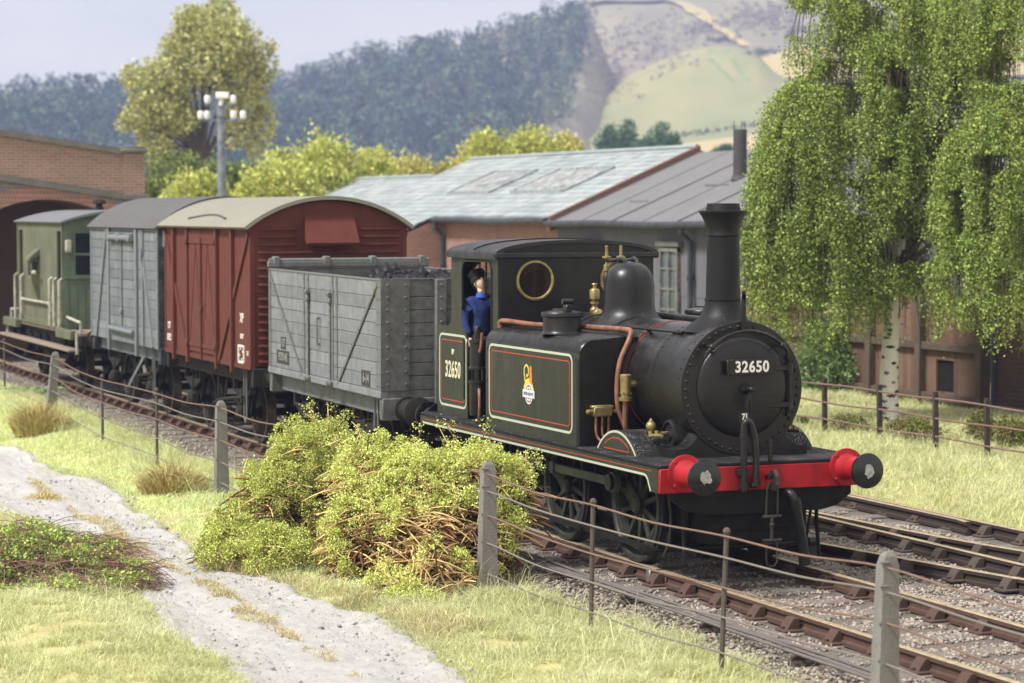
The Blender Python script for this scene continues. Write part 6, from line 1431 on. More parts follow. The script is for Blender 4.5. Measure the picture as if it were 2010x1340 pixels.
def merge(objs, name, mats, parent):
    """one mesh out of several objects in the same parent space; one material index per object"""
    bm = bmesh.new()
    for o, mi in objs:
        n0 = len(bm.faces); m_ = o.data.copy(); m_.transform(o.matrix_basis); bm.from_mesh(m_); bm.faces.ensure_lookup_table()
        for f in bm.faces[n0:]: f.material_index = mi; f.smooth = True
    me = bpy.data.meshes.new(name); bm.to_mesh(me); bm.free()
    for q in mats: me.materials.append(q)
    r = put(bpy.data.objects.new(name, me), parent)
    for o, mi in objs:
        for ch in list(o.children): ch.parent = parent; ch.matrix_basis = o.matrix_basis @ ch.matrix_basis
    for o, mi in objs: bpy.data.objects.remove(o)
    return r
bd_ = merge([(bodyo, 0), (hb, 1), (h1, 1), (h2, 1)], 'body', [M['jacket'], M['skin'], mat('black trousers', '#121214', .85)], dv)
for p in bd_.data.polygons:
    if p.material_index == 0 and p.center.z < .93 and abs(p.center.y) < .17: p.material_index = 2
# ------------------------------------------------------------------ fences
M['concrete'] = mat('weathered concrete post', '#6f6d69', .95, var=.9, scale=7, col2='#85827c', bump=.4, bscale=60, streak=('#6b5a48', .5, 9))
M['iron_std'] = mat('rusty iron standard', '#4f4844', .8, var=.8, scale=14, col2='#615650')
M['wire'] = mat('rusty fence wire', '#6e5b52', .75, var=.9, scale=5, col2='#85695a')
M['wire_grey'] = mat('grey fence wire', '#6f6862', .75, var=.6, scale=5, col2='#857c74')
wf = empty('wire_fence', (-1.6, -2.25, -.3), 'five wire fence with concrete posts and rusty iron standards running along the track', 'fence')
WF = Vector((-1.6, -2.25, -.3))
FP = [(-36.0, -2.1, 'i'), (-32.6, -2.15, 'c'), (-29.15, -2.22, 'i'), (-22.75, -2.43, 'c'), (-17.42, -2.74, 'i'), (-14.11, -2.65, 'i'), (-10.46, -2.65, 'c'), (-7.6, -2.5, 'i'), (-4.6, -2.35, 'i'), (-1.64, -2.23, 'c'), (1.19, -2.30, 'i'), (3.5, -2.11, 'i'), (5.7, -1.88, 'c'), (8.6, -1.9, 'i')]
LEAN = {-22.75: (.0, .10), -10.46: (.0, .0), -1.64: (-.07, .04), 5.7: (.0, .03), 1.19: (.06, .0), 3.5: (.05, .03)}
for x, y, k in FP:
    g = float(height(x, y)); lx, ly = LEAN.get(x, (random.Random(int(x * 9)).uniform(-.04, .06), 0)); mb = MB()
    if k == 'c':
        b0, t0 = .095, .065; top = 1.05
        V = []
        for z, h in ((g - .3, b0), (top - .10, t0), (top - .03, t0 * .72), (top, t0 * .35)):
            f = (z - top) / (top - g); 
            for sx, sy in ((-1, -1), (1, -1), (1, 1), (-1, 1)): V.append((x + sx * h * .85 + lx * f, y + sy * h + ly * f, z))
        F = [(i * 4 + j, i * 4 + (j + 1) % 4, i * 4 + 4 + (j + 1) % 4, i * 4 + 4 + j) for i in range(3) for j in range(4)] + [(12, 13, 14, 15), (0, 1, 2, 3)]
        mb.add([Vector(v) - WF for v in V], F)
        for q in (.2, .42, .64, .86, 1.0): z = g + (top - .07 - g) * q; f = (z - top) / (top - g); mb.cyl(Vector((x + .05 + lx * f, y - .09 + ly * f, z)) - WF, Vector((x + .05 + lx * f, y - .02 + ly * f, z)) - WF, .012, n=6)
        mb.build('concrete_post', M['concrete'], wf, angle=20)
    else:
        mb.tube([Vector((x - lx, y - ly, g - .2)) - WF, Vector((x, y, .95)) - WF], [.022, .022], 7); mb.ball(Vector((x, y, .95)) - WF, .035, 8)
        mb.build('iron_standard', M['iron_std'], wf)
for k, q in enumerate((.16, .40, .62, .82, .955)):
    P = []
    for i, (x, y, kk) in enumerate(FP):
        g = float(height(x, y)); lx, ly = LEAN.get(x, (0, 0)); z = g + (1.0 - g) * q; f = (z - 1.0) / (1.0 - g); s_ = random.Random(i * 7 + k)
        P.append((x + lx * f, y + ly * f - .03, z + s_.uniform(-.02, .02) - (.03 if kk == 'i' else 0)))
        if i < len(FP) - 1:
            n = FP[i + 1]; z2 = float(height(n[0], n[1])); z2 = z2 + (1.0 - z2) * q; P.append(((x + n[0]) / 2, (y + n[1]) / 2 - .03, (z + z2) / 2 - .035 - s_.uniform(0, .03)))
    mb = MB(); mb.tube([p - WF for p in smooth_path(P, 5)], .009, 6); mb.build('wire', M['wire'] if k in (4, 2) else M['wire_grey'], wf)
xf = empty('iron_fence', (-11, 8, 0), 'low dark iron post and rail fence on the grass in front of the birch', 'fence')
M['iron_dark'] = mat('dark iron fence', '#2b2624', .8, var=.6, scale=8, col2='#4a403a')
fpx = [-27.0, -24.6, -22.2, -19.9, -17.4, -15.4, -13.75, -12.0, -10.35, -8.95, -7.4, -5.8, -4.2]
for x in fpx:
    g = float(height(x, 8.0)); mb = MB(); mb.bar((x + 11 + .03, 0, g - .2), (x + 11, 0, .86), .085, .05, c=.01); mb.cyl((x + 11, 0, .84), (x + 11, 0, .88), .04, n=8); mb.build('fence_post', M['iron_dark'], xf)
for z in (.22, .50, .78):
    mb = MB(); mb.tube([(x + 11, -.03 + .02 * math.sin(x), z + .012 * math.sin(x * 1.9 + z * 9)) for x in np.linspace(-27, -3.5, 40)], .016, 6); mb.build('fence_rail', M['wire'], xf)

# ------------------------------------------------------------------ birch
M['birch_bark'] = mat('white birch bark', '#ece9e2', .8, var=.5, scale=7, col2='#d2cfc8', bump=.5, bscale=40)
M['birch_mark'] = mat('black birch marks', '#2a2725', .9)
M['birch_leaf'] = leafmat('fresh birch leaves', '#7c9447', '#a5b05f', .3, 1.7, .03, .18, 1.6)
M['birch_twig'] = mat('thin birch twigs', '#4e4630', .9)
BX, BY = -15.05, 9.95
bt = empty('birch_tree', (BX, BY, 0), 'tall weeping birch with a white black-marked trunk and hanging green curtains of leaves', 'tree')
DB = 42.0
def bp(px, py, dd=0.0): return np.array(at(px, py, DB + dd)) - np.array([BX, BY, 0])
TR = [(1745, 835), (1744, 780), (1746, 720), (1749, 650), (1754, 580), (1765, 480), (1775, 350), (1785, 200), (1795, 60), (1800, -80), (1805, -200)]
tp = smooth_path([tuple(bp(*p)) for p in TR], 4); tp[0].z = -.15
def trr(i): f = i / (len(tp) - 1); return .175 * math.exp(-f * 30) * .25 + .150 * (1 - f) ** .7 + .02
trunk = MB(); trunk.tube(tp, [trr(i) for i in range(len(tp))], 18); tro = trunk.build('trunk', M['birch_bark'], bt)
mk = MB(); rr = random.Random(4)
for k in range(22):
    i = .6 + k * .62 + rr.uniform(-.2, .2); i0 = int(i); c = tp[i0].lerp(tp[i0 + 1], i - i0); r = trr(i) + .003; a0 = rr.uniform(0, 6.28); w = rr.uniform(.25, .6); h = rr.uniform(.012, .026)
    if k < 30: a0 = rr.uniform(-1.5, .9)
    n = 6; V = []
    for j in range(n + 1):
        a = a0 + w * (j / n - .5) * 2; e = h * (1 - (2 * j / n - 1) ** 2) + .003; z = .02 * math.sin(3 * j + k)
        V += [(c.x + r * math.cos(a), c.y + r * math.sin(a), c.z + e + z), (c.x + r * math.cos(a), c.y + r * math.sin(a), c.z - e + z)]
    mk = MB(); mk.add(V, [(2 * j, 2 * j + 1, 2 * j + 3, 2 * j + 2) for j in range(n)]); mk.build('bark_mark', M['birch_mark'], tro, smooth=False)

# curtains: (top px, top py, half width px, drop px, depth offset, half depth m, strands)
CUR = [(1575, 150, 80, 430, -.6, .7, 120), (1545, 230, 62, 400, -1.0, .5, 95), (1512, 320, 40, 310, -.8, .4, 56), (1622, 110, 48, 190, .2, .6, 46), (1598, 340, 66, 330, -.9, .6, 95), (1560, 440, 84, 240, -.6, .6, 95), (1490, 420, 26, 200, -.7, .3, 26),
       (1690, -40, 85, 250, .3, .9, 140), (1755, -60, 85, 320, -.3, .9, 150), (1740, 120, 60, 260, -.7, .5, 110), (1770, 240, 44, 200, -.8, .4, 60), (1625, -60, 60, 190, .2, .7, 56), (1600, -80, 45, 105, .4, .6, 34), (1572, -60, 22, 100, .0, .3, 12), (1715, 60, 55, 240, -.4, .6, 70), (1665, 130, 36, 120, -.2, .5, 26),
       (1735, 290, 50, 260, -.4, .6, 72), (1765, 400, 48, 210, .0, .6, 64), (1712, 430, 40, 190, -.6, .5, 44), (1780, 150, 38, 240, -.3, .5, 46), (1690, 540, 34, 90, -.6, .4, 18),
       (1905, -80, 62, 330, -1.4, .8, 105), (1985, -60, 60, 420, -1.6, .8, 115), (1892, 250, 44, 310, -1.8, .6, 80), (1945, 195, 66, 400, -2.0, .8, 145), (2005, 225, 60, 390, -2.0, .8, 115), (1868, 340, 26, 240, -1.5, .4, 30), (1908, 420, 50, 220, -1.9, .6, 70), (1975, 430, 66, 230, -2.1, .6, 100), (2060, 100, 60, 500, -1.6, .8, 80), (1845, -60, 50, 300, .4, .6, 60), (1800, 230, 40, 240, .7, .5, 50), (1810, 420, 40, 200, .6, .5, 46), (1850, 250, 40, 260, .5, .5, 60), (1855, 440, 36, 200, .3, .5, 44), (1660, 250, 36, 130, .8, .4, 26), (1640, 420, 40, 220, .6, .5, 50), (1680, 420, 50, 200, .9, .6, 60), (1930, 60, 60, 300, -.4, .6, 90), (1790, 480, 50, 170, -.3, .5, 50), (1720, 500, 46, 140, -.5, .4, 40)]
def birch_crown():
    r = np.random.default_rng(17); LP = []; LD = []; TW = MB(); limbs = MB()
    for (cx, cy_, hw, drop, dd, hd, ns) in CUR:
        hub = bp(cx, cy_ + 12, dd); j = int(np.clip(np.searchsorted([-p.z for p in tp][::-1], 0), 0, 0)) if False else 0
        zt = max(2.2, hub[2] - .9); pts = [p for p in tp if p.z <= zt] or tp[:1]; s = np.array(pts[-1]); mid = s * .45 + hub * .55; mid[2] = max(s[2], hub[2]) + .0
        limbs.tube([tuple(s), tuple(s * .7 + mid * .3 + np.array([0, 0, .12])), tuple(mid), tuple(hub)], [.055, .045, .03, .012], 6)
        m = ns
        ux = np.array([_R.x, _R.y, 0]); uy = np.array([_F.x, _F.y, 0]); uy /= np.linalg.norm(uy); sc = (DB + dd) / CAM_F
        for q in range(m):
            a = r.uniform(0, 2 * np.pi); rad = np.sqrt(r.random()) ; ex, ey = np.cos(a) * rad, np.sin(a) * rad
            st = hub + ux * ex * hw * sc + uy * ey * hd; dome = hw * sc * .75 * (rad ** 2)
            st[2] -= dome * r.uniform(.7, 1.2); ln = drop * sc * r.uniform(.45, 1.0) * (1 - .25 * (1 - rad)); 
            k = int(ln / .030) + 3; t = np.linspace(0, 1, k)
            out = (ux * ex + uy * ey * .6) * .22
            wob = np.stack([np.sin(t * 5 + r.uniform(0, 6)) * .035, np.cos(t * 4 + r.uniform(0, 6)) * .035, t * 0], -1)
            pth = hub[None] * (1 - np.minimum(1, t * 5))[:, None] + st[None] * np.minimum(1, t * 5)[:, None]
            tt_ = np.clip((t - .15) / .85, 0, 1)
            pth = pth + out[None] * (np.sin(tt_ * 2.2)[:, None]) + np.array([0, 0, -1])[None] * (ln * tt_ ** 1.15)[:, None] + wob
            if q % 3 == 0: TW.tube([tuple(p) for p in pth[::max(1, k // 6)]], .006, 3, caps=False)
            keep = r.random(k) < .85; pp = np.repeat(pth[keep], 4, 0); LP.append(pp + r.normal(size=pp.shape) * .05); d = r.normal(size=pp.shape); d[:, 2] -= .75; LD.append(d)
    P = np.concatenate(LP); D = np.concatenate(LD); n = len(P); ok = (P[:, 2] > 1.2 + .45 * vnoise(P[:, 0] + P[:, 1], P[:, 1], .4, 3)) & (vnoise(P[:, 0] * 1.2 + P[:, 1], P[:, 2] * .8, .38, 15) > -.42); P, D = P[ok], D[ok]; n = len(P)
    ln = r.uniform(.026, .068, n); V, F = leaves(P, D, ln, ln * r.uniform(.42, .62, n), r, .06)
    mesh_np('crown', V, F, M['birch_leaf'], bt); print('birch leaves', n)
    TW.build('twigs', M['birch_twig'], bt, recalc=False); limbs.build('limbs', M['bark'], bt)
birch_crown()

# ------------------------------------------------------------------ shrubs
M['flock'] = mat('lime foliage flock', '#c6d068', .9, island=(.6, 1.35, .018), var=.9, scale=3.2, col2='#dde08c', trans=.06)
M['flock2'] = mat('darker lime flock', '#b8c562', .9, island=(.5, 1.4, .02), var=.8, scale=3.2, col2='#d0d27a', trans=.06)
M['stem_tan'] = mat('tan twigs', '#dcbc84', .85, island=(.45, 1.5, .02))
M['stem_brown'] = mat('brown stems', '#7c5b3c', .85, island=(.3, 1.4, .02))
def arcs(r, n, c, rad, l, wid, flat=.3, spread=1.0):
    """loose curved twigs as thin three sided tubes"""
    mb = MB()
    for i in range(n):
        a = r.uniform(0, 6.28); e = np.array([math.cos(a), math.sin(a), r.uniform(-flat, flat)]); p = np.array(c) + unit(r.normal(size=3)) * np.array(rad) * r.uniform(.6, 1.02); L0 = l * r.uniform(.5, 1.3)
        s = np.cross(e, [0, 0, 1]); P = [tuple(p + e * L0 * (t - .5) + s * L0 * .15 * math.sin(t * 3 + i) + np.array([0, 0, -.14 * L0 * (2 * t - 1) ** 2])) for t in np.linspace(0, 1, 6)]
        mb.tube(P, [wid * q for q in (.6, 1, 1, .9, .7, .4)], 4, caps=False)
    return mb
def flock_bush(base, lobes, n_cl, mats, label, seed, twn, stem=(160, 120), cat='shrub', low=None, hollow=()):
    r = np.random.default_rng(seed); root = empty('roadside_bush', base, label, cat)
    P, D = crown_pts(r, lobes, n_cl, .80); up = D[:, 2]; keep = (P[:, 2] > -.05) & (vnoise(P[:, 0] * 1.3, P[:, 2] * 1.3 + P[:, 1], .16, seed) + vnoise(P[:, 0], P[:, 2] + P[:, 1], .42, seed + 1) * .9 + up * .75 > low)
    for hc, hr in hollow: keep &= (((P - np.array(hc)) / np.array(hr)) ** 2).sum(1) > r.uniform(.55, 1.25, len(P))
    P, D = P[keep], D[keep]; k = 150; rc = np.repeat(r.uniform(.04, .13, len(P)), k)[:, None]; d = unit(r.normal(size=(len(P) * k, 3)) + np.repeat(D, k, 0) * .6 + np.array([0, 0, .45]))
    C = np.repeat(P, k, 0) + d * rc * (1 - .5 * r.random((len(d), 1)) ** 2) + r.normal(size=d.shape) * .006
    l_ = r.uniform(.012, .027, len(C)); V, F = leaves(C, d * .6 + r.normal(size=d.shape), l_, l_ * .8, r, .1); mesh_np('foliage', V, F, mats, root); print(label, len(C))
    a = MB(); b = MB()
    for c, rad in lobes:
        m = arcs(r, int(stem[0] * rad[0] * rad[2]), c, np.array(rad) * .93, .55, .0085, .35); o = len(a.v); a.v += m.v; a.f += [tuple(o + i for i in f) for f in m.f]; a.m += m.m
        m = arcs(r, int(stem[1] * rad[0] * rad[2]), c, np.array(rad) * .80, .60, .012, .5); o = len(b.v); b.v += m.v; b.f += [tuple(o + i for i in f) for f in m.f]; b.m += m.m
    TP = []
    for i in range(twn):
        c, rad = lobes[r.integers(len(lobes))]; p0 = np.array(c) + np.array([r.normal() * .5 * rad[0], r.normal() * .3 * rad[1], rad[2] * .55]); d = unit(np.array([r.normal(), r.normal() * .6, 1.0])); L0 = r.uniform(.2, .55); TP.append(p0 + d * L0 * r.uniform(.7, 1.0)); TP.append(p0 + d * L0 * .5)
        (a if i % 2 else b).tube([tuple(p0), tuple(p0 + d * L0 * .5), tuple(p0 + d * L0 * .8 + np.array([r.normal() * .06, 0, .0])), tuple(p0 + d * L0 + np.array([r.normal() * .16, 0, -.05]))], [.008, .007, .005, .003], 4, caps=False)
    if TP:
        TP = np.array(TP)[::1]; C2_ = np.repeat(TP, 34, 0) + r.normal(size=(len(TP) * 34, 3)) * .035; l_ = r.uniform(.015, .03, len(C2_)); V, F = leaves(C2_, r.normal(size=C2_.shape), l_, l_ * .8, r, .1); mesh_np('shoot_foliage', V, F, mats, root)
    for q in range(26):
        c, rad = lobes[r.integers(len(lobes))]; b.tube([(c[0] * .5 + r.normal() * .12, c[1] * .5 + r.normal() * .1, -.1), tuple(np.array(c) * .8 + r.normal(size=3) * .1), tuple(np.array(c) + unit(r.normal(size=3)) * np.array(rad) * .8)], [.03, .02, .008], 5, caps=False)
    a.build('dry_stems', M['stem_tan'], root, recalc=False); b.build('woody_stems', M['stem_brown'], root, recalc=False)
    return root
cb_ = (-4.55, -3.35, -.3); sb0 = 27.6 / CAM_F
def lb(px, py, rx, rz, d, base, ry=None):
    c = at(px, py, d); s = d / CAM_F; return ((c.x - base[0], c.y - base[1], c.z - base[2]), (rx * s, (ry or rx * .8) * s, rz * s))
bA = (-4.6, -3.3, -.3); bB = (-2.0, -2.75, -.3)
flock_bush(bA, [lb(590, 960, 78, 118, 28.0, bA), lb(530, 1005, 78, 95, 27.8, bA), lb(470, 1065, 75, 62, 27.6, bA), lb(640, 905, 62, 60, 28.3, bA), lb(650, 1010, 75, 105, 27.9, bA), lb(430, 1095, 52, 30, 27.4, bA), lb(540, 1090, 100, 45, 27.1, bA), lb(655, 865, 40, 30, 28.5, bA)], 1500, M['flock2'], 'domed lime green bush on the path edge, the left of the two', 31, 40, (240, 240), low=-.2, hollow=[lb(640, 960, 24, 60, 27.2, bA, 60)])
flock_bush(bB, [lb(800, 965, 150, 82, 26.3, bB, 95), lb(930, 960, 105, 78, 26.2, bB, 85), lb(720, 960, 80, 85, 26.4, bB), lb(800, 1050, 165, 100, 25.9, bB, 90), lb(930, 1060, 95, 100, 25.9, bB, 80), lb(700, 1070, 70, 95, 26.0, bB), lb(830, 1120, 170, 55, 25.5, bB, 70), lb(995, 985, 55, 75, 26.3, bB), lb(780, 1165, 120, 22, 25.0, bB, 60)], 2700, M['flock'], 'larger sprawling lime bush with dry tan stems, growing over the fence wires', 33, 130, (820, 520), low=.0, hollow=[lb(880, 1045, 110, 50, 25.3, bB, 130), lb(760, 1080, 90, 42, 25.2, bB, 120), lb(960, 930, 80, 22, 25.6, bB, 90)])
# brambles at the left edge
M['bramble'] = leafmat('bramble leaves', '#8fac58', '#bcc66e', .45, 1.6, .03, .2)
M['bramble_stem'] = mat('purple brown bramble stems', '#8a6a5e', .85, island=(.4, 1.5, .03))
def bramble(base, lobes, label, seed, nl, ns, name='bramble_patch', leafc='bramble', stemc='bramble_stem', lsz=.045, group=None):
    r = np.random.default_rng(seed); root = empty(name, base, label, 'bramble' if 'bramble' in name else 'shrub', group)
    P, D = crown_pts(r, lobes, nl, .6); ok = (P[:, 2] > 0) & (vnoise(P[:, 0], P[:, 1] + P[:, 2], .22, seed) > -.45); P, D = P[ok], D[ok]; l = r.uniform(.5, 1.2, len(P)) * lsz
    V, F = leaves(P, D * .5 + r.normal(size=D.shape), l, l * .7, r, .1); mesh_np('foliage', V, F, M[leafc], root)
    a = MB()
    for c, rad in lobes:
        m = arcs(r, int(ns * rad[0]), c, np.array(rad) * np.array([1.12, 1.12, 1.1]), .6, .0036, .55); o = len(a.v); a.v += m.v; a.f += [tuple(o + i for i in f) for f in m.f]; a.m += m.m
    a.build('stems', M[stemc], root, recalc=False); return root
b0 = (-3.7, -6.0, -.3)
bramble(b0, [lb(150, 1105, 105, 40, 26.3, b0, 90), lb(60, 1075, 110, 46, 26.6, b0, 90), lb(-10, 1110, 95, 60, 26.1, b0, 80), lb(215, 1150, 80, 28, 25.7, b0, 70), lb(110, 1165, 140, 34, 25.4, b0, 80), lb(20, 1185, 90, 30, 25.1, b0, 70), lb(180, 1080, 90, 24, 26.6, b0, 70), lb(240, 1120, 60, 22, 26.0, b0, 60)], 'tangled bramble patch with purple stems at the left edge', 51, 52000, 800, lsz=.042)
M['dry_leaf'] = mat('dry grass tuft', '#c6b178', .9, island=(.5, 1.5, .025), var=.6, scale=5, col2='#b0a868')
def tuft(base, n, rad, h, label, seed, name='dry_tussock', m='dry_leaf'):
    r = np.random.default_rng(seed); root = empty(name, base, label, 'tussock', 'dry tussocks along the path')
    a = r.uniform(0, 6.28, n); q = np.sqrt(r.random(n)); P = np.stack([np.cos(a) * q * rad[0], np.sin(a) * q * rad[1], -.04 + 0 * q], -1); ln = np.stack([np.cos(a) * q, np.sin(a) * q, 0 * q], -1) * .5 + r.normal(size=(n, 3)) * np.array([.4, .4, 0]); ln /= np.maximum(1, np.linalg.norm(ln, axis=1, keepdims=True) / 1.1)
    V, F = blades(P, h * r.uniform(.4, 1.1, n) * (1.2 - .6 * q), .010, ln, r); mesh_np('blades', V, F, M[m], root)
    V, F = lumps(np.stack([np.cos(a[:n // 3]) * q[:n // 3] * rad[0] * .85, np.sin(a[:n // 3]) * q[:n // 3] * rad[1] * .85, h * .55 * (1 - q[:n // 3] ** 2) * r.random(n // 3)], -1), r.uniform(.01, .03, n // 3), r, .4); mesh_np('dry_growth', V, F, M[m], root)
tuft((-20.6, -3.15, float(height(-20.6, -3.15))), 2600, (.72, .4), .62, 'brown dry tussock at the foot of the second concrete post from the left', 61)
tuft((-11.3, -3.10, float(height(-11.3, -3.1))), 2800, (.62, .4), .50, 'straw brown tussock leaning against the post left of the bushes', 62)
tuft((-11.6, -4.72, float(height(-11.6, -4.7))), 1500, (.7, .24), .20, 'low olive tussock in the middle of the path', 63)
# low shrubs by the far fence
M['fence_shrub'] = leafmat('dark olive shrub', '#5f6a30', '#7d7c3c', .4, 1.6, .02, .2)
for i, (px, py, d, w, h, lab) in enumerate([(1670, 845, 40.2, 55, 34, 'dark olive shrub behind the fence, left of the birch foot'), (1790, 865, 38.6, 85, 38, 'spreading dark shrub in front of the birch foot'), (1925, 860, 38.4, 38, 52, 'upright dark shrub beside the right hand fence post'), (1985, 880, 37.2, 48, 60, 'large dark shrub with orange tips at the right edge'), (1572, 812, 41.5, 14, 14, 'tiny dark bush in the grass right of the smokebox')]):
    b = at(px, py, d); s = d / CAM_F; base = (b.x, b.y, float(height(b.x, b.y))); w *= s; h *= s
    bramble(base, [((0, 0, h * .5), (w, w * .6, h * .6)), ((w * .5, 0, h * .4), (w * .5, w * .4, h * .45)), ((-w * .5, .1, h * .4), (w * .5, w * .4, h * .4))], lab, 80 + i, 2600, 60, 'fence_shrub', 'fence_shrub', 'stem_brown', .05, 'shrubs along the iron fence')
b = at(1622, 735, 49)
bush('garden_bush', (b.x, b.y, .0), [((0, 0, .75), (.60, .5, .75)), ((-.35, 0, .5), (.4, .4, .5)), ((.4, .1, .45), (.4, .4, .4)), ((.15, -.1, 1.15), (.3, .3, .3)), ((-.7, 0, .3), (.3, .3, .3))], 6500, .085, leafmat('soft green bush leaves', '#6a8250', '#8c9e66', .5, 1.5, .02), 'soft green bush under the left side of the birch', 'shrub', seed=95)
fr_ = empty('fern_clump', (-28.5, -1.75, float(height(-28.5, -1.75))), 'pale green fern growing beside the brake van footboard', 'fern')
mbv = []; r = np.random.default_rng(8)
for k in range(16):
    a = k * .39 + r.uniform(-.2, .2); e = np.array([math.cos(a), math.sin(a), 0]); sd = np.array([-e[1], e[0], 0]); t = np.linspace(.1, 1, 16); sp = e[None] * (t * .75)[:, None] + np.array([0, 0, 1.]) * (.55 * t - .42 * t * t)[:, None]
    for sg in (-1, 1): mbv.append(leaves(sp, sd * sg + e * .5, .16 * (1.1 - t), .06, r, .05))
mesh_np('frond', *join(*mbv), leafmat('fern leaves', '#7f9c62', '#93ab78', .7, 1.3, .01), fr_)

# ------------------------------------------------------------------ grass
GC = [('pale yellow green grass', '#c4ca8b', '#e9e8c0'), ('lush pale green grass', '#dceaa8', '#eaeebb'), ('straw coloured grass', '#c9bb88', '#d8cba4')]
M['grass'] = mat(GC[0][0], GC[0][1], .85, island=(.62, 1.3, .015), var=.9, scale=1.1, col2=GC[0][2], trans=.4, spec=.2)
M['grass_lush'] = mat(GC[1][0], GC[1][1], .85, island=(.7, 1.3, .018), var=.9, scale=1.2, col2=GC[1][2], trans=.4, spec=.2)
M['grass_dry'] = mat(GC[2][0], GC[2][1], .85, island=(.6, 1.3, .02), var=.9, scale=3, col2=GC[2][2], trans=.2, spec=.2)
def in_path(x, y, m=0.0): return np.abs(y - path_c(x)) < path_w(x) + m
def sow(name, x, y, h, w, m, label, lean=.7, seed=1, clump=.5, dz=-.015):
    r = np.random.default_rng(seed); n = len(x); a = vnoise(x, y, .5, seed) * 3.1 + r.normal(size=n) * 1.5; q = .35 + np.abs(r.normal(size=n)) * lean
    ln = np.stack([np.cos(a) * q, np.sin(a) * q, 0 * q], -1); ln /= np.maximum(1, np.linalg.norm(ln, axis=1, keepdims=True) / 1.15)
    z = height(x, y) + dz; hh = h * r.uniform(.35, 1.15, n) * (1 + clump * vnoise(x, y, .3, seed + 9))
    V, F = blades(np.stack([x, y, z], -1), hh, w, ln, r); return tag(mesh_np(name, V, F, m), label, 'grass', kind='stuff')
def scatter(n, x0, x1, y0, y1, keep, r, pw=1.0):
    x = x0 + (x1 - x0) * r.random(n); y = y0 + (y1 - y0) * r.random(n); k = keep(x, y); return x[k], y[k]
r = np.random.default_rng(71)
edge = lambda x, y: (vnoise(x, y, .55, 27) + .5 * vnoise(x, y, .2, 28) > -.62) & (bed(y) < .45 + .35 * vnoise(x, y, .3, 7)) & ~in_path(x, y, .05 * vnoise(x, y, .2, 8))
# near strip between fence and path, the hump at the bottom, the bank by the rail
x, y = scatter(150000, -2.0, 9.5, -4.6, -1.55, edge, r); sow('grass', x, y, .105, .0075, M['grass'], 'pale tufted grass on the hump in front of the fence', .9, 1)
x, y = scatter(120000, -4.5, 6.5, -8.2, -4.6, lambda x, y: edge(x, y) & (y < path_c(x)), r); sow('grass', x, y, .10, .008, M['grass'], 'pale tufted grass at the lower left corner', .9, 2)
x, y = scatter(120000, -40, -2.0, -3.9, -1.45, edge, r); sow('grass', x, y, .11, .012, M['grass_lush'], 'light green grass bank between fence and wagons', .85, 3)
x, y = scatter(60000, -40, -4.5, -9, -4.4, lambda x, y: edge(x, y) & (y < path_c(x)), r); sow('grass', x, y, .14, .012, M['grass'], 'pale grass beyond the brambles', .6, 4)
x, y = scatter(190000, -22, 2.0, 4.35, 12.4, lambda x, y: (y > 4.62 + .2 * vnoise(x, y, .4, 3)) & (r.random(len(x)) < np.clip(1.6 - (y - 4) / 9, .3, 1)), r); sow('grass', x, y, .14, .011, M['grass'], 'long pale grass bank beyond the turnout and around the birch', .85, 5)
x, y = scatter(60000, -70, -20, 4.5, 14, lambda x, y: y > 4.7, r); sow('grass', x, y, .16, .025, M['grass'], 'pale grass behind the train', .6, 6)
x, y = scatter(16000, -6, 8, -8, -1.6, edge, r); sow('grass', x, y, .22, .006, M['grass'], 'long curling pale stalks over the foreground grass', 1.2, 14)
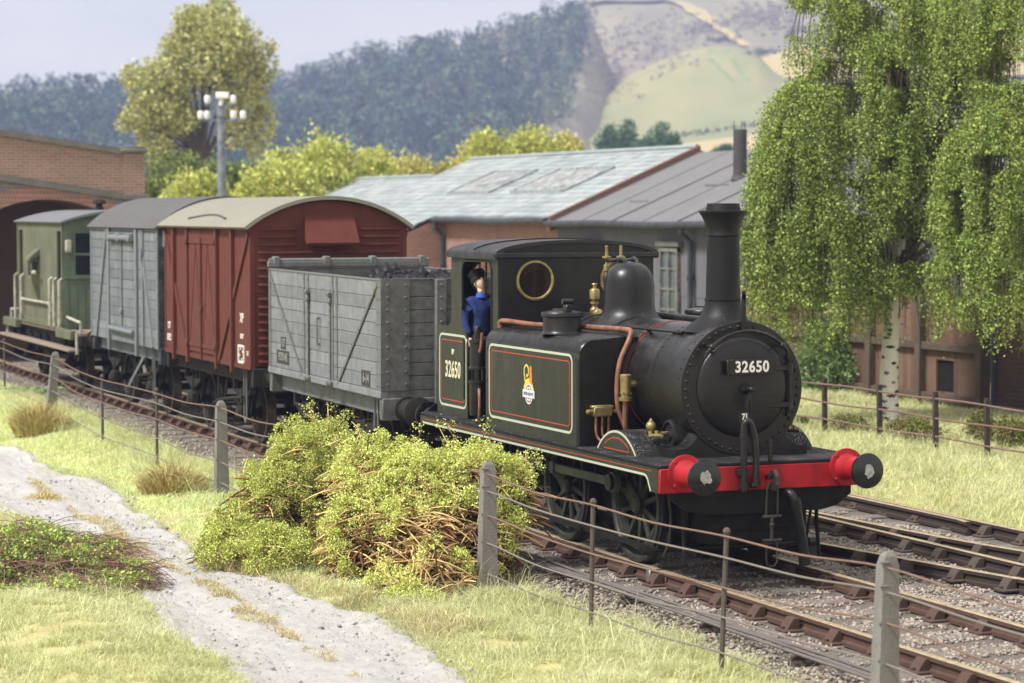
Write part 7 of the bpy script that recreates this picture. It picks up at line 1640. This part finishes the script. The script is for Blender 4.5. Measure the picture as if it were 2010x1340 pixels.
# dry growth down the middle of the path
def mid(x, y): return (np.abs(y - path_c(x) + .02) < .11 + .07 * vnoise(x, x * 0, .45, 3)) & (vnoise(x, y, .55, 12) > -.30)
x, y = scatter(70000, -14, 5, -5.6, -4.3, mid, r); sow('dry_grass', x, y, .085, .007, M['grass_dry'], 'dry straw strip growing down the middle of the path', .9, 7, dz=.035)
x, y = scatter(22000, -6, 1.0, -4.6, -2.2, lambda x, y: (np.abs(y - (-3.72 + .10 * (x + 1))) < .22 + .1 * vnoise(x, y, .3, 5)) & edge(x, y), r); sow('dry_grass', x, y, .17, .007, M['grass_dry'], 'orange straw grass at the foot of the bushes', .9, 8)
x, y = scatter(9000, -30, 9, -3.2, -1.9, edge, r); sow('grass', x, y, .30, .007, M['grass'], 'taller pale stalks along the fence line', .8, 9)
x, y = scatter(12000, -16, 4, 4.6, 9.5, lambda x, y: y > 4.7, r); sow('grass', x, y, .30, .008, M['grass'], 'taller wispy stalks on the far bank', .9, 10)
x, y = scatter(170000, -16, 6, -6.4, -3.0, lambda x, y: (np.abs(np.abs(y - path_c(x)) - path_w(x) + .02) < .26 * r.random(len(x)) ** 1.5) & (vnoise(x, y, .35, 4) > -.5), r); sow('grass', x, y, .07, .007, M['grass'], 'short pale grass creeping over the path margins', 1.0, 12, dz=.015)
# clods and stones on the path
M['clod'] = mat('grey path stones', '#a29f9e', .95, island=(.6, 1.5), var=.3, scale=20)
xx = r.uniform(-14, 4, 5200); yy = path_c(xx) + r.uniform(-1, 1, 5200) * (path_w(xx) + .1); V, F = lumps(np.stack([xx, yy, height(xx, yy) + .052], -1), r.uniform(.003, .010, 5200) * np.where(r.random(5200) < .07, 3.2, 1), r, .3, .7)
tag(mesh_np('path_stones', V, F, M['clod']), 'small grey stones and clods on the pale path', 'stones', kind='stuff')

# ------------------------------------------------------------------ air between the yard and the hills
hz_ = MB(); hz_.box(-1140, 40, -330, 860, -1.6, 150); M['haze'] = bpy.data.materials.new('haze'); M['haze'].use_nodes = True
nt = M['haze'].node_tree; nt.nodes.remove(nt.nodes['Principled BSDF']); vp = nt.nodes.new('ShaderNodeVolumePrincipled')
vp.inputs['Color'].default_value = (.52, .60, .95, 1); vp.inputs['Density'].default_value = .0006; vp.inputs['Anisotropy'].default_value = .15
nt.links.new(vp.outputs[0], nt.nodes['Material Output'].inputs['Volume'])
HZ = hz_.build('haze', M['haze'], smooth=False); tag(HZ, 'pale blue air softening the far hills', 'haze', kind='stuff')
bpy.context.view_layer.update()
